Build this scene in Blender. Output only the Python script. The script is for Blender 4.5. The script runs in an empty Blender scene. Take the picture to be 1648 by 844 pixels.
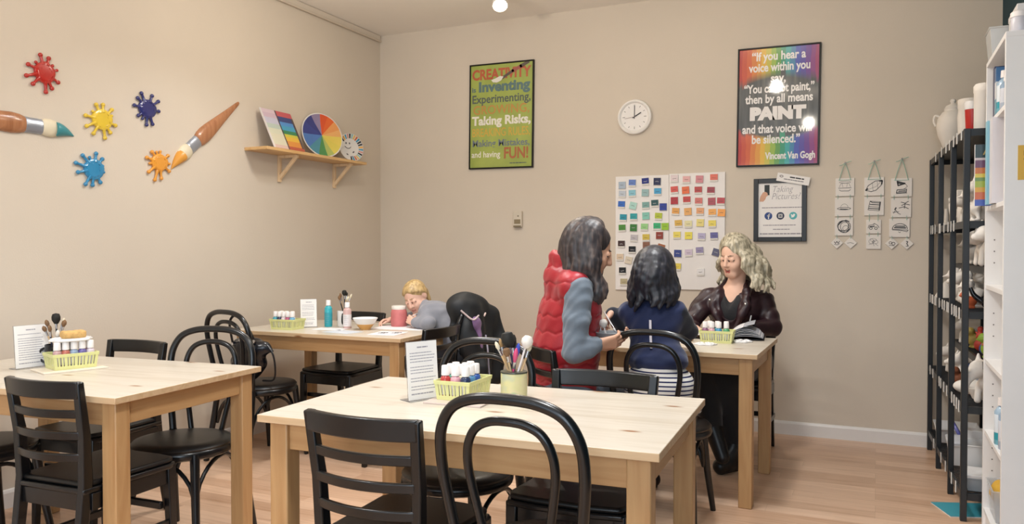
import bpy, bmesh, math, random
import numpy as np
from mathutils import Vector, Matrix
from math import pi, sin, cos, radians

random.seed(7)
SC = bpy.context.scene
COL = SC.collection

# ------------------------------------------------------------------ camera
CAM_H = 1.2258
YAW, PITCH = -0.43246, -0.01803
FOCAL_PX = 1273.25
_f = Vector((sin(YAW) * cos(PITCH), cos(YAW) * cos(PITCH), sin(PITCH)))
_r = Vector((cos(YAW), -sin(YAW), 0.0))
_u = _r.cross(_f)
cam = bpy.data.cameras.new('camera')
cam.sensor_fit = 'HORIZONTAL'
cam.sensor_width = 36.0
cam.lens = FOCAL_PX / 1648.0 * 36.0
cam.clip_start = 0.05
cam_o = bpy.data.objects.new('camera', cam)
COL.objects.link(cam_o)
cam_o.matrix_world = Matrix(((_r.x, _u.x, -_f.x, 0.0), (_r.y, _u.y, -_f.y, 0.0), (_r.z, _u.z, -_f.z, CAM_H), (0, 0, 0, 1)))
SC.camera = cam_o

# ------------------------------------------------------------------ light and exposure
SC.view_settings.view_transform = 'Standard'
SC.view_settings.look = 'None'
SC.view_settings.gamma = 1.0
SC.view_settings.use_curve_mapping = False
SC.view_settings.exposure = 0.07

W = bpy.data.worlds.new('world')
SC.world = W
W.use_nodes = True
W.node_tree.nodes['Background'].inputs[0].default_value = (0.82, 0.90, 1.0, 1)
W.node_tree.nodes['Background'].inputs[1].default_value = 0.35


def area(name, loc, target, sx, sy, power, color, shape='RECTANGLE', spread=180):
    l = bpy.data.lights.new(name, 'AREA')
    l.shape = shape
    l.size, l.size_y = sx, sy
    l.energy = power
    l.color = color
    l.spread = radians(spread)
    o = bpy.data.objects.new(name, l)
    COL.objects.link(o)
    o.location = loc
    o.rotation_euler = (Vector(target) - Vector(loc)).to_track_quat('-Z', 'Y').to_euler()
    return o


# daylight from the shop window beside and behind the camera, and the ceiling lamps of the room
area('window_daylight', (0.56, -0.9, 1.65), (-3.2, 1.9, 0.7), 2.8, 1.9, 112, (0.74, 0.87, 1.0))
area('front_daylight', (-1.6, -2.75, 1.6), (-1.8, 3.0, 1.1), 3.0, 2.0, 42, (0.80, 0.90, 1.0))
for lx, ly, lp in [(-2.4, 1.3, 13.2), (-0.7, 1.5, 14.3), (-2.5, 3.3, 13.2), (-0.8, 3.4, 15.4), (-1.7, -0.9, 5.5)]:
    area('ceiling_lamp', (lx, ly, 2.86), (lx, ly, 0), 0.30, 0.30, lp, (0.90, 0.95, 1.0), 'DISK', 130)
for lx, ly in [(-2.4, 1.3), (-0.7, 1.5), (-2.5, 3.6), (-0.8, 3.7)]:  # added warm fill without fixtures, brightens upper walls and ceiling
    pl = bpy.data.lights.new('upper_wall_fill', 'POINT')
    pl.energy, pl.color, pl.shadow_soft_size = 17.5, (1.0, 0.90, 0.76), 0.045
    po = bpy.data.objects.new('upper_wall_fill', pl)
    COL.objects.link(po)
    po.location = (lx, ly, 2.62)

# ------------------------------------------------------------------ materials
MATS = {}


def lin(h):
    if not isinstance(h, str):
        return tuple(h)
    v = [int(h[i:i + 2], 16) / 255 for i in (0, 2, 4)]
    return tuple(x / 12.92 if x <= 0.04045 else ((x + 0.055) / 1.055) ** 2.4 for x in v)


def mat(name, color, rough=0.5, metal=0.0, var=0.06, scale=9.0, bump=0.0, bscale=60.0, coat=0.0, emit=0.0, sheen=0.0, trans=0.0, alpha=1.0, spec=0.5):
    """principled surface whose colour drifts a little with a noise field"""
    if name in MATS:
        return MATS[name]
    c = lin(color)
    m = bpy.data.materials.new(name)
    m.use_nodes = True
    nt = m.node_tree
    b = nt.nodes['Principled BSDF']
    b.inputs['Roughness'].default_value = rough
    b.inputs['Metallic'].default_value = metal
    b.inputs['Coat Weight'].default_value = coat
    b.inputs['Coat Roughness'].default_value = 0.06
    b.inputs['Sheen Weight'].default_value = sheen
    b.inputs['Transmission Weight'].default_value = trans
    b.inputs['Alpha'].default_value = alpha
    b.inputs['Specular IOR Level'].default_value = spec
    tc = nt.nodes.new('ShaderNodeTexCoord')
    n = nt.nodes.new('ShaderNodeTexNoise')
    n.inputs['Scale'].default_value = scale
    n.inputs['Detail'].default_value = 3
    nt.links.new(tc.outputs['Object'], n.inputs['Vector'])
    r = nt.nodes.new('ShaderNodeValToRGB')
    r.color_ramp.elements[0].position = 0.3
    r.color_ramp.elements[1].position = 0.7
    r.color_ramp.elements[0].color = tuple(x * (1 - var) for x in c) + (1,)
    r.color_ramp.elements[1].color = tuple(min(1, x * (1 + var)) for x in c) + (1,)
    nt.links.new(n.outputs['Fac'], r.inputs['Fac'])
    nt.links.new(r.outputs['Color'], b.inputs['Base Color'])
    if emit:
        nt.links.new(r.outputs['Color'], b.inputs['Emission Color'])
        b.inputs['Emission Strength'].default_value = emit
    if bump:
        n2 = nt.nodes.new('ShaderNodeTexNoise')
        n2.inputs['Scale'].default_value = bscale
        n2.inputs['Detail'].default_value = 4
        nt.links.new(tc.outputs['Object'], n2.inputs['Vector'])
        bp = nt.nodes.new('ShaderNodeBump')
        bp.inputs['Strength'].default_value = bump
        bp.inputs['Distance'].default_value = 0.004
        nt.links.new(n2.outputs['Fac'], bp.inputs['Height'])
        nt.links.new(bp.outputs['Normal'], b.inputs['Normal'])
    MATS[name] = m
    return m


def col(h, rough=0.4, coat=0.0):
    return mat('paint_%s_%d' % (h, int(rough * 100)), h, rough, coat=coat, var=0.04)


def ramp_node(nt, stops, interp='LINEAR'):
    r = nt.nodes.new('ShaderNodeValToRGB')
    cr = r.color_ramp
    cr.interpolation = interp
    while len(cr.elements) < len(stops):
        cr.elements.new(0.5)
    for e, (p, c) in zip(cr.elements, stops):
        e.position = p
        e.color = lin(c) + (1,)
    return r


def wood(name, c0, c1, axis=0, rough=0.42, knots=True):
    """long-grained timber; axis is the grain direction in object space"""
    if name in MATS:
        return MATS[name]
    m = bpy.data.materials.new(name)
    m.use_nodes = True
    nt = m.node_tree
    b = nt.nodes['Principled BSDF']
    b.inputs['Roughness'].default_value = rough
    tc = nt.nodes.new('ShaderNodeTexCoord')
    mp = nt.nodes.new('ShaderNodeMapping')
    s = [14.0, 14.0, 14.0]
    s[axis] = 1.1
    mp.inputs['Scale'].default_value = s
    nt.links.new(tc.outputs['Object'], mp.inputs['Vector'])
    n = nt.nodes.new('ShaderNodeTexNoise')
    n.inputs['Scale'].default_value = 1.6
    n.inputs['Detail'].default_value = 6
    n.inputs['Distortion'].default_value = 0.6
    nt.links.new(mp.outputs['Vector'], n.inputs['Vector'])
    r = ramp_node(nt, [(0.28, c0), (0.5, c1), (0.72, c0)])
    nt.links.new(n.outputs['Fac'], r.inputs['Fac'])
    out = r.outputs['Color']
    if knots:
        mp2 = nt.nodes.new('ShaderNodeMapping')
        s2 = [9.0, 9.0, 9.0]
        s2[axis] = 3.0
        mp2.inputs['Scale'].default_value = s2
        nt.links.new(tc.outputs['Object'], mp2.inputs['Vector'])
        v = nt.nodes.new('ShaderNodeTexVoronoi')
        v.inputs['Scale'].default_value = 0.8
        nt.links.new(mp2.outputs['Vector'], v.inputs['Vector'])
        rk = nt.nodes.new('ShaderNodeValToRGB')
        rk.color_ramp.elements[0].position = 0.03
        rk.color_ramp.elements[0].color = (1, 1, 1, 1)
        rk.color_ramp.elements[1].position = 0.09
        rk.color_ramp.elements[1].color = (0, 0, 0, 1)
        nt.links.new(v.outputs['Distance'], rk.inputs['Fac'])
        mx = nt.nodes.new('ShaderNodeMix')
        mx.data_type = 'RGBA'
        mx.inputs[7].default_value = lin('8a5a30') + (1,)
        nt.links.new(rk.outputs['Color'], mx.inputs[0])
        nt.links.new(out, mx.inputs[6])
        out = mx.outputs[2]
    nt.links.new(out, b.inputs['Base Color'])
    MATS[name] = m
    return m


# ------------------------------------------------------------------ mesh building
class MB:
    def __init__(self):
        self.bm = bmesh.new()
        self.mi = 0
        self.M = Matrix.Identity(4)

    def _v(self, p):
        return self.bm.verts.new(self.M @ Vector(p))

    def _f(self, vs):
        try:
            f = self.bm.faces.new(vs)
            f.material_index = self.mi
            return f
        except ValueError:
            return None

    def box(self, x0, y0, z0, x1, y1, z1):
        v = [self._v(p) for p in ((x0, y0, z0), (x1, y0, z0), (x1, y1, z0), (x0, y1, z0), (x0, y0, z1), (x1, y0, z1), (x1, y1, z1), (x0, y1, z1))]
        for q in ((0, 3, 2, 1), (4, 5, 6, 7), (0, 1, 5, 4), (1, 2, 6, 5), (2, 3, 7, 6), (3, 0, 4, 7)):
            self._f([v[i] for i in q])
        return self

    def cbox(self, c, s):
        return self.box(c[0] - s[0] / 2, c[1] - s[1] / 2, c[2] - s[2] / 2, c[0] + s[0] / 2, c[1] + s[1] / 2, c[2] + s[2] / 2)

    def loft(self, rings, closed=False, cap=True):
        rv = [[self._v(p) for p in ring] for ring in rings]
        n = len(rv[0])
        m = len(rv)
        for i in range(m if closed else m - 1):
            a, b = rv[i], rv[(i + 1) % m]
            for k in range(n):
                self._f([a[k], a[(k + 1) % n], b[(k + 1) % n], b[k]])
        if cap and not closed:
            self._f(list(reversed(rv[0])))
            self._f(rv[-1])
        return self

    def tube(self, pts, r, n=10, closed=False):
        pts = [Vector(p) for p in pts]
        m = len(pts)
        rr = r if isinstance(r, (list, tuple)) else [r] * m
        tang = []
        for i in range(m):
            if closed:
                t = pts[(i + 1) % m] - pts[i - 1]
            else:
                t = pts[min(i + 1, m - 1)] - pts[max(i - 1, 0)]
            tang.append(t.normalized())
        ref = Vector((0, 0, 1)) if abs(tang[0].z) < 0.9 else Vector((1, 0, 0))
        nrm = (ref - tang[0] * ref.dot(tang[0])).normalized()
        rings = []
        for i in range(m):
            nrm = (nrm - tang[i] * nrm.dot(tang[i])).normalized()
            bi = tang[i].cross(nrm)
            rings.append([pts[i] + (nrm * cos(2 * pi * k / n) + bi * sin(2 * pi * k / n)) * rr[i] for k in range(n)])
        return self.loft(rings, closed)

    def sweep(self, pts, side, w, h):
        """rectangular section: w along 'side' (fixed), h across, swept along pts"""
        pts = [Vector(p) for p in pts]
        side = Vector(side).normalized()
        m = len(pts)
        ww = w if isinstance(w, (list, tuple)) else [w] * m
        hh = h if isinstance(h, (list, tuple)) else [h] * m
        rings = []
        for i in range(m):
            t = (pts[min(i + 1, m - 1)] - pts[max(i - 1, 0)]).normalized()
            u = t.cross(side).normalized()
            a, b = side * ww[i] / 2, u * hh[i] / 2
            rings.append([pts[i] - a - b, pts[i] + a - b, pts[i] + a + b, pts[i] - a + b])
        return self.loft(rings)

    def lathe(self, prof, n=24, c=(0, 0, 0), axis=None):
        """prof: (radius, height) from bottom to top; closed where the radius is 0"""
        A = axis.to_matrix().to_4x4() if axis is not None else Matrix.Identity(4)
        c = Vector(c)
        rings = []
        for r, z in prof:
            if r < 1e-6:
                rings.append([self._v(c + A @ Vector((0, 0, z)))])
            else:
                rings.append([self._v(c + A @ Vector((r * cos(2 * pi * k / n), r * sin(2 * pi * k / n), z))) for k in range(n)])
        for a, b in zip(rings, rings[1:]):
            for k in range(n):
                k2 = (k + 1) % n
                if len(a) == 1 and len(b) == 1:
                    continue
                if len(a) == 1:
                    self._f([a[0], b[k2], b[k]])
                elif len(b) == 1:
                    self._f([a[k], a[k2], b[0]])
                else:
                    self._f([a[k], a[k2], b[k2], b[k]])
        if len(rings[0]) > 1:
            self._f(list(reversed(rings[0])))
        if len(rings[-1]) > 1:
            self._f(rings[-1])
        return self

    def prism(self, poly, z0, z1, hole=None):
        """polygon in the local xy plane, extruded in z"""
        a = [self._v((x, y, z0)) for x, y in poly]
        b = [self._v((x, y, z1)) for x, y in poly]
        n = len(poly)
        self._f(list(reversed(a)))
        self._f(b)
        for k in range(n):
            self._f([a[k], a[(k + 1) % n], b[(k + 1) % n], b[k]])
        return self

    def ball(self, c, r, n=12, sc=(1, 1, 1)):
        c = Vector(c)
        prof = []
        for i in range(n // 2 + 1):
            a = -pi / 2 + pi * i / (n // 2)
            prof.append((max(0.0, r * cos(a)) if 0 < i < n // 2 else 0.0, r * sin(a)))
        old = self.M
        self.M = old @ Matrix.Translation(c) @ Matrix.Diagonal((sc[0], sc[1], sc[2], 1))
        self.lathe(prof, n)
        self.M = old
        return self

    def build(self, name, mats, parent=None, loc=(0, 0, 0), rot=(0, 0, 0), bevel=0.0, angle=0.7, sub=0, smooth=True, seg=2):
        me = bpy.data.meshes.new(name)
        bmesh.ops.recalc_face_normals(self.bm, faces=self.bm.faces[:])
        self.bm.to_mesh(me)
        self.bm.free()
        for m in (mats if isinstance(mats, (list, tuple)) else [mats]):
            me.materials.append(m)
        return link_mesh(name, me, parent, loc, rot, bevel, angle, sub, smooth, seg)


def link_mesh(name, me, parent=None, loc=(0, 0, 0), rot=(0, 0, 0), bevel=0.0, angle=0.7, sub=0, smooth=True, seg=2):
    if smooth:
        me.polygons.foreach_set('use_smooth', [True] * len(me.polygons))
        if not sub:
            me.set_sharp_from_angle(angle=angle)
    o = bpy.data.objects.new(name, me)
    COL.objects.link(o)
    o.location = loc
    o.rotation_euler = rot
    if parent:
        o.parent = parent
    if bevel:
        md = o.modifiers.new('bevel', 'BEVEL')
        md.width = bevel
        md.segments = seg
        md.limit_method = 'ANGLE'
        md.angle_limit = radians(40)
    if sub:
        md = o.modifiers.new('sub', 'SUBSURF')
        md.levels = md.render_levels = sub
    return o


def tag(o, label=None, cat=None, group=None, kind=None):
    if label:
        o['label'] = label
    if cat:
        o['category'] = cat
    if group:
        o['group'] = group
    if kind:
        o['kind'] = kind
    return o


def thing(name, label, cat, loc=(0, 0, 0), rz=0.0, group=None, rot=None):
    o = bpy.data.objects.new(name, None)
    o.empty_display_size = 0.1
    COL.objects.link(o)
    o.location = loc
    o.rotation_euler = rot if rot is not None else (0, 0, rz)
    return tag(o, label, cat, group)


def copy_tree(o, parent=None):
    c = o.copy()
    COL.objects.link(c)
    if parent is not None:
        c.parent = parent
    for ch in o.children:
        copy_tree(ch, c)
    return c


def place(proto, used, loc, rz, label, group=None):
    """first call moves the prototype itself, later calls copy it with its parts"""
    o = proto if not used else copy_tree(proto)
    used.append(o)
    o.location = loc
    o.rotation_euler = (0, 0, rz)
    return tag(o, label, None, group)


FONT = None


def text_mesh(s, size, mats, name='lettering', parent=None, M=None, offset=0.0, align='CENTER', width=None, depth=0.0006, shear=0.0, xs=1.0):
    """lettering in the local xy plane of M (z towards the reader), one mesh"""
    c = bpy.data.curves.new('txt', 'FONT')
    c.body = s
    c.size = size
    c.align_x = align
    c.align_y = 'CENTER'
    c.offset = offset
    c.extrude = depth
    c.shear = shear
    c.resolution_u = 3
    o = bpy.data.objects.new('txt', c)
    COL.objects.link(o)
    dg = bpy.context.evaluated_depsgraph_get()
    me = bpy.data.meshes.new_from_object(o.evaluated_get(dg))
    bpy.data.objects.remove(o)
    n = len(me.vertices)
    co = np.empty(n * 3)
    me.vertices.foreach_get('co', co)
    co = co.reshape(-1, 3)
    if width and n:
        w = co[:, 0].max() - co[:, 0].min()
        mid = (co[:, 0].max() + co[:, 0].min()) / 2
        if align == 'CENTER':
            co[:, 0] = (co[:, 0] - mid) * width / w
        else:
            co[:, 0] = (co[:, 0] - co[:, 0].min()) * width / w
    co[:, 0] *= xs
    if M is not None:
        A = np.array(M)
        co = co @ A[:3, :3].T + A[:3, 3]
    me.vertices.foreach_set('co', co.ravel())
    me.update()
    me.materials.clear()
    me.materials.append(mats)
    ob = bpy.data.objects.new(name, me)
    COL.objects.link(ob)
    if parent:
        ob.parent = parent
    return ob


def facing_camera_wall(x, y, z):
    """frame on the back wall: local x right, y up, z out of the wall towards the room"""
    return Matrix(((1, 0, 0, x), (0, 0, -1, y), (0, 1, 0, z), (0, 0, 0, 1)))


def left_wall(x, y, z):
    """frame on the left wall: local x along +Y, y up, z out of the wall (+X)"""
    return Matrix(((0, 0, 1, x), (1, 0, 0, y), (0, 1, 0, z), (0, 0, 0, 1)))

# ------------------------------------------------------------------ the room
XL, XR, YB, YF, ZC = -3.711, 0.66, 5.46, -2.9, 2.959


def wall_mat(name, c, bump=0.12):
    return mat(name, c, 0.75, var=0.025, scale=1.6, bump=bump, bscale=140, spec=0.25)


beige = wall_mat('beige_wall_paint', 'd3c7b7')
teal = wall_mat('dark_teal_wall_paint', '24424c')
white_trim = mat('white_gloss_trim', 'e2deda', 0.35, var=0.02)
ceil_m = wall_mat('ceiling_paint', 'f2ede6', 0.06)


def floor_material():
    m = bpy.data.materials.new('laminate_planks')
    m.use_nodes = True
    nt = m.node_tree
    b = nt.nodes['Principled BSDF']
    b.inputs['Roughness'].default_value = 0.32
    tc = nt.nodes.new('ShaderNodeTexCoord')
    br = nt.nodes.new('ShaderNodeTexBrick')
    br.inputs['Scale'].default_value = 1.0
    br.inputs['Brick Width'].default_value = 1.26
    br.inputs['Row Height'].default_value = 0.098
    br.inputs['Mortar Size'].default_value = 0.0006
    br.inputs['Color1'].default_value = lin('ddb99c') + (1,)
    br.inputs['Color2'].default_value = lin('ab8060') + (1,)
    br.inputs['Mortar'].default_value = lin('8d6647') + (1,)
    br.offset = 0.37
    br.offset_frequency = 3
    br.squash = 0.8
    br.squash_frequency = 2
    nt.links.new(tc.outputs['Object'], br.inputs['Vector'])
    mp = nt.nodes.new('ShaderNodeMapping')
    mp.inputs['Scale'].default_value = (1.4, 26, 1)
    nt.links.new(tc.outputs['Object'], mp.inputs['Vector'])
    n = nt.nodes.new('ShaderNodeTexNoise')
    n.inputs['Scale'].default_value = 1.5
    n.inputs['Detail'].default_value = 7
    nt.links.new(mp.outputs['Vector'], n.inputs['Vector'])
    r = ramp_node(nt, [(0.3, 'a88063'), (0.52, 'dcbda2'), (0.75, 'ba9274')])
    nt.links.new(n.outputs['Fac'], r.inputs['Fac'])
    mx = nt.nodes.new('ShaderNodeMix')
    mx.data_type = 'RGBA'
    mx.inputs[0].default_value = 0.38
    nt.links.new(br.outputs['Color'], mx.inputs[6])
    nt.links.new(r.outputs['Color'], mx.inputs[7])
    nt.links.new(mx.outputs[2], b.inputs['Base Color'])
    return m


def struct(name, mb, m, **k):
    return tag(mb.build(name, m, **k), kind='structure')


struct('floor', MB().box(XL - 0.1, YF, -0.06, XR + 0.1, YB + 0.1, 0.0), floor_material())
struct('ceiling', MB().box(XL - 0.1, YF, ZC, XR + 0.1, YB + 0.1, ZC + 0.08), ceil_m)
struct('wall_left', MB().box(XL - 0.1, YF, 0, XL, YB + 0.1, ZC), beige)
struct('wall_back', MB().box(XL, YB, 0, XR, YB + 0.1, ZC), beige)
struct('wall_right', MB().box(XR, YF, 0, XR + 0.1, YB + 0.1, ZC), teal)
t = MB()
for prof in [[(0, 0), (0.014, 0), (0.014, 0.072), (0.008, 0.084), (0, 0.088)]]:
    a = [(XL + 0.0, YB - p[0], p[1]) for p in prof]
    c = [(XR, YB - p[0], p[1]) for p in prof]
    t.loft([a, c])
struct('baseboard_back', t, white_trim, angle=0.4)
t = MB()
a = [(XL + p[0], YF, p[1]) for p in prof]
c = [(XL + p[0], YB - 0.014, p[1]) for p in prof]
t.loft([a, c])
struct('baseboard_left', t, white_trim, angle=0.4)
# thin beaded strip where the left wall meets the ceiling
t = MB()
t.box(XL, YF, ZC - 0.05, XL + 0.018, YB - 0.02, ZC - 0.002)
t.tube([(XL + 0.02, YF, ZC - 0.05), (XL + 0.02, YB - 0.02, ZC - 0.05)], 0.009, 8)
struct('trim_1', t, beige, bevel=0.003)

# ------------------------------------------------------------------ tables
pine_x = wood('pine_long_grain', 'ad8254', 'bd9566', 0)
pine_top_lit = wood('pine_tabletop_lit', 'bcb09e', 'cbc2b4', 0, 0.32)  # paler than edges and legs: overhead light painted into the pine colour
pine_edge = wood('pine_tabletop_edge', 'c2a078', 'd2b48e', 0, 0.42)
pine_y = wood('pine_cross_apron', 'ad8254', 'bd9566', 1)
pine_z = wood('pine_leg_grain', 'ad8254', 'bd9566', 2)
black = mat('black_lacquer', '0c0e11', 0.28, var=0.1, coat=0.12)
vinyl = mat('black_vinyl_pad', '0c0d0f', 0.38, var=0.12, bump=0.1, bscale=220)

TW, TD, TH = 1.2, 0.75, 0.73


def make_table(label):
    r = thing('work_table', label, 'table', group='pine work tables')
    # origin: front-right corner of the top on the floor
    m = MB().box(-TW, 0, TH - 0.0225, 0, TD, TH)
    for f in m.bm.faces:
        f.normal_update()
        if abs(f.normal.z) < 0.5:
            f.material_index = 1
    m.build('tabletop', [pine_top_lit, pine_edge], r, bevel=0.002)
    o, lw = 0.026, 0.062
    for x in (-TW + o, -o - lw):
        for y in (o, TD - o - lw):
            MB().box(x, y, 0, x + lw, y + lw, TH - 0.0235).build('leg', pine_z, r, bevel=0.004)
    a0, a1 = TH - 0.105, TH - 0.0235
    for y in (o + 0.012, TD - o - 0.034):
        MB().box(-TW + o + lw, y, a0, -o - lw, y + 0.022, a1).build('apron', pine_x, r, bevel=0.002)
    for x in (-TW + o + 0.012, -o - 0.034):
        MB().box(x, o + lw, a0, x + 0.022, TD - o - lw, a1).build('apron', pine_y, r, bevel=0.002)
    return r


used = []
proto = make_table('x')
for x, y, a, lb in [
    (-0.472, 1.869, 0.0498, 'pine table in the middle front with a brush tin and basket of paint bottles'),
    (-0.4986, 3.7811, -0.0091, 'pine table by the back wall where the blonde woman reads a book'),
    (-2.3515, 3.6447, 0.0174, 'pine table in the wall corner where the blond child paints'),
    (-2.2744, 1.8089, 0.0801, 'pine table against the left wall, black brush mug and sponge on it'),
]:
    place(proto, used, (x, y, 0), a, lb, 'pine work tables')


# ------------------------------------------------------------------ chairs
def make_ladder_chair():
    """square wooden chair, curved top rail over three slats; local +y is the way the sitter faces"""
    r = thing('ladder_back_chair', 'x', 'chair', group='black ladder-back chairs')
    H = 0.785
    for s in (-1, 1):
        x = s * 0.164
        MB().sweep([(x, -0.235, 0), (x, -0.19, 0.25), (x, -0.168, 0.44), (s * 0.170, -0.176, 0.60), (s * 0.180, -0.205, H)], (1, 0, 0), 0.032, [0.03, 0.036, 0.04, 0.034, 0.024]).build('back_post', black, r, bevel=0.005)
        MB().sweep([(s * 0.185, 0.19, 0), (s * 0.178, 0.178, 0.42)], (1, 0, 0), [0.026, 0.038], [0.026, 0.038]).build('leg', black, r, bevel=0.004)
        MB().sweep([(s * 0.18, -0.195, 0.20), (s * 0.182, 0.184, 0.20)], (1, 0, 0), 0.018, 0.028).build('stretcher', black, r, bevel=0.003)
    MB().sweep([(-0.17, 0.15, 0.27), (0.17, 0.15, 0.27)], (0, 1, 0), 0.018, 0.026).build('stretcher', black, r, bevel=0.003)

    def rail(name, z0, z1, y0, sag, th):
        m = MB()
        rings = []
        N = 16
        hw = 0.186 if name == 'top_rail' else 0.160 + 0.02 * (z0 - 0.44) / 0.345
        for i in range(N + 1):
            x = -hw + 2 * hw * i / N
            y = y0 - sag * (1 - (x / hw) ** 2)
            rings.append([(x, y - th / 2, z0), (x, y + th / 2, z0), (x, y + th / 2 - 0.003, z1), (x, y - th / 2 - 0.003, z1)])
        m.loft(rings)
        return m.build(name, black, r, bevel=0.004, angle=0.9)
    rail('top_rail', H - 0.056, H + 0.002, -0.201, 0.034, 0.022)
    for k, z in enumerate((0.676, 0.603, 0.529)):
        rail('slat', z - 0.014, z + 0.014, -0.188 + 0.004 * k, 0.034, 0.016)
    # seat frame and pad
    out = [(-0.182, -0.19), (0.182, -0.19), (0.205, 0.16), (0.19, 0.2), (0.1, 0.213), (-0.1, 0.213), (-0.19, 0.2), (-0.205, 0.16)]
    MB().prism(out, 0.405, 0.425).build('seat', black, r, bevel=0.006)
    MB().prism([(x * 0.96, y * 0.96 + 0.004) for x, y in out], 0.424, 0.445).build('seat_pad', vinyl, r, bevel=0.010, seg=3)
    for a, b, sd in [((-0.16, 0.178), (0.16, 0.178), (0, 1, 0)), ((-0.16, -0.172), (0.16, -0.172), (0, 1, 0)), ((-0.178, -0.16), (-0.178, 0.165), (1, 0, 0)), ((0.178, -0.16), (0.178, 0.165), (1, 0, 0))]:
        MB().sweep([(a[0], a[1], 0.377), (b[0], b[1], 0.377)], sd, 0.02, 0.056).build('apron', black, r, bevel=0.002)
    return r


def smooth_path(pts, n=8):
    """Catmull-Rom through pts"""
    P = [Vector(p) for p in pts]
    P = [P[0] * 2 - P[1]] + P + [P[-1] * 2 - P[-2]]
    out = []
    for i in range(1, len(P) - 2):
        for k in range(n):
            t = k / n
            a, b, c, d = P[i - 1:i + 3]
            out.append(0.5 * ((2 * b) + (c - a) * t + (2 * a - 5 * b + 4 * c - d) * t * t + (3 * b - a - 3 * c + d) * t ** 3))
    out.append(P[-2])
    return out


def make_bentwood_chair():
    r = thing('bentwood_chair', 'x', 'chair', group='black bentwood chairs')

    def yb(z):   # backward lean of the hoop
        return -0.185 - max(0, z - 0.44) * 0.15
    half = [(0.158, 0.43), (0.172, 0.52), (0.186, 0.62), (0.193, 0.70), (0.186, 0.775), (0.150, 0.833), (0.085, 0.860)]
    pts = [(-x, yb(z), z) for x, z in half] + [(0, yb(0.866), 0.866)] + [(x, yb(z), z) for x, z in reversed(half)]
    legL = [(-0.185, -0.245, 0.0), (-0.172, -0.212, 0.2), (-0.160, -0.19, 0.36)]
    legR = [(-x, y, z) for x, y, z in reversed(legL)]
    path = smooth_path(pts, 6)
    MB().tube(path, 0.0145, 12).build('back_hoop', black, r)
    for s in (-1, 1):
        MB().tube(smooth_path([(s * -p[0], p[1], p[2]) for p in legL] + [(s * 0.158, yb(0.43), 0.43)], 6), 0.0165, 12).build('leg', black, r)
        MB().tube(smooth_path([(s * 0.17, 0.185, 0.0), (s * 0.148, 0.155, 0.2), (s * 0.132, 0.132, 0.41)], 6), [0.013 + 0.006 * i / 12 for i in range(13)], 12).build('leg', black, r)
    ih = [(0.070, 0.43), (0.088, 0.52), (0.108, 0.62), (0.118, 0.69), (0.112, 0.745), (0.088, 0.786), (0.048, 0.806)]
    ipts = [(-x, yb(z) + 0.002, z) for x, z in ih] + [(0, yb(0.811), 0.811)] + [(x, yb(z) + 0.002, z) for x, z in reversed(ih)]
    MB().tube(smooth_path(ipts, 6), 0.0115, 12).build('inner_hoop', black, r)
    # round seat: bent rim under a domed pad
    MB().lathe([(0.0, 0.385), (0.185, 0.385), (0.198, 0.392), (0.202, 0.405), (0.198, 0.418), (0.19, 0.424), (0.0, 0.424)], 40).build('seat_rim', black, r)
    MB().lathe([(0.0, 0.42), (0.196, 0.42), (0.199, 0.428), (0.19, 0.438), (0.15, 0.444), (0.0, 0.447)], 40).build('seat_pad', vinyl, r)
    # bent arches bracing the legs under the seat
    for a, b in [((-0.135, 0.135), (0.135, 0.135)), ((0.135, 0.135), (0.158, -0.19)), ((-0.135, 0.135), (-0.158, -0.19)), ((-0.158, -0.19), (0.158, -0.19))]:
        A, B = Vector((a[0], a[1], 0)), Vector((b[0], b[1], 0))
        q = []
        for i in range(13):
            u = i / 12
            p = A.lerp(B, u) * (1 + 0.07 * (1 - abs(2 * u - 1)))
            q.append((p.x, p.y, 0.215 + 0.155 * sin(pi * u) ** 0.6))
        MB().tube(q, 0.0085, 8).build('brace', black, r)
    return r


LAD, BEN = make_ladder_chair(), make_bentwood_chair()
ul, ub = [], []


def ladder(x, y, th, label, sx=1.0):
    o = place(LAD, ul, (x, y, 0), radians(th - 90), label, 'black ladder-back chairs')
    o.scale = (sx, 1, 1)
    return o


def bentwood(x, y, th, label):
    return place(BEN, ub, (x, y, 0), radians(th - 90), label, 'black bentwood chairs')


ladder(-1.232, 1.925, 90, 'black ladder-back chair at the front edge of the middle table, beside the bentwood chair', 0.94)
ladder(-2.545, 1.945, 93, 'black ladder-back chair at the near edge of the table against the left wall', 0.90)
ladder(-3.16, 2.44, -87, 'black ladder-back chair behind the left wall table, only its top rail above the tabletop', 0.92)
ladder(-3.2, 4.27, -90, 'black ladder-back chair behind the corner table, its rail showing behind the white bowl')
ladder(-2.40, 3.83, 180, 'black ladder-back chair at the end of the corner table, in front of the draped jacket')
ladder(-0.873, 2.465, -90, 'black ladder-back chair behind the middle table, broad top rail in front of the striped leggings')
ladder(-1.216, 3.405, 40, 'black ladder-back chair the woman in the red vest sits on')
ladder(-0.755, 4.87, -92, 'black chair the blonde woman in the leather jacket sits on, mostly hidden by the table')
bentwood(-0.79, 1.94, 88, 'black bentwood hoop chair nearest the camera, at the front of the middle table')
bentwood(-3.29, 2.0, 90, 'black round-seated chair cut off by the edge of the photo, under the left wall table')
bentwood(-2.6, 2.385, -74, 'black bentwood chair with round seat behind the corner of the left wall table')
bentwood(-3.27, 3.585, 80, 'black bentwood chair with a shiny black handbag hanging on its hoop')
bentwood(-2.475, 4.29, 180, 'black bentwood chair with a dark jacket hanging over it, behind the blond child')
bentwood(-1.36, 2.48, -90, 'black bentwood chair behind the middle table, its hoop behind the tin of brushes')
bentwood(-0.862, 3.545, 88, 'black bentwood chair the girl in the navy jumper kneels on')

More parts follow.
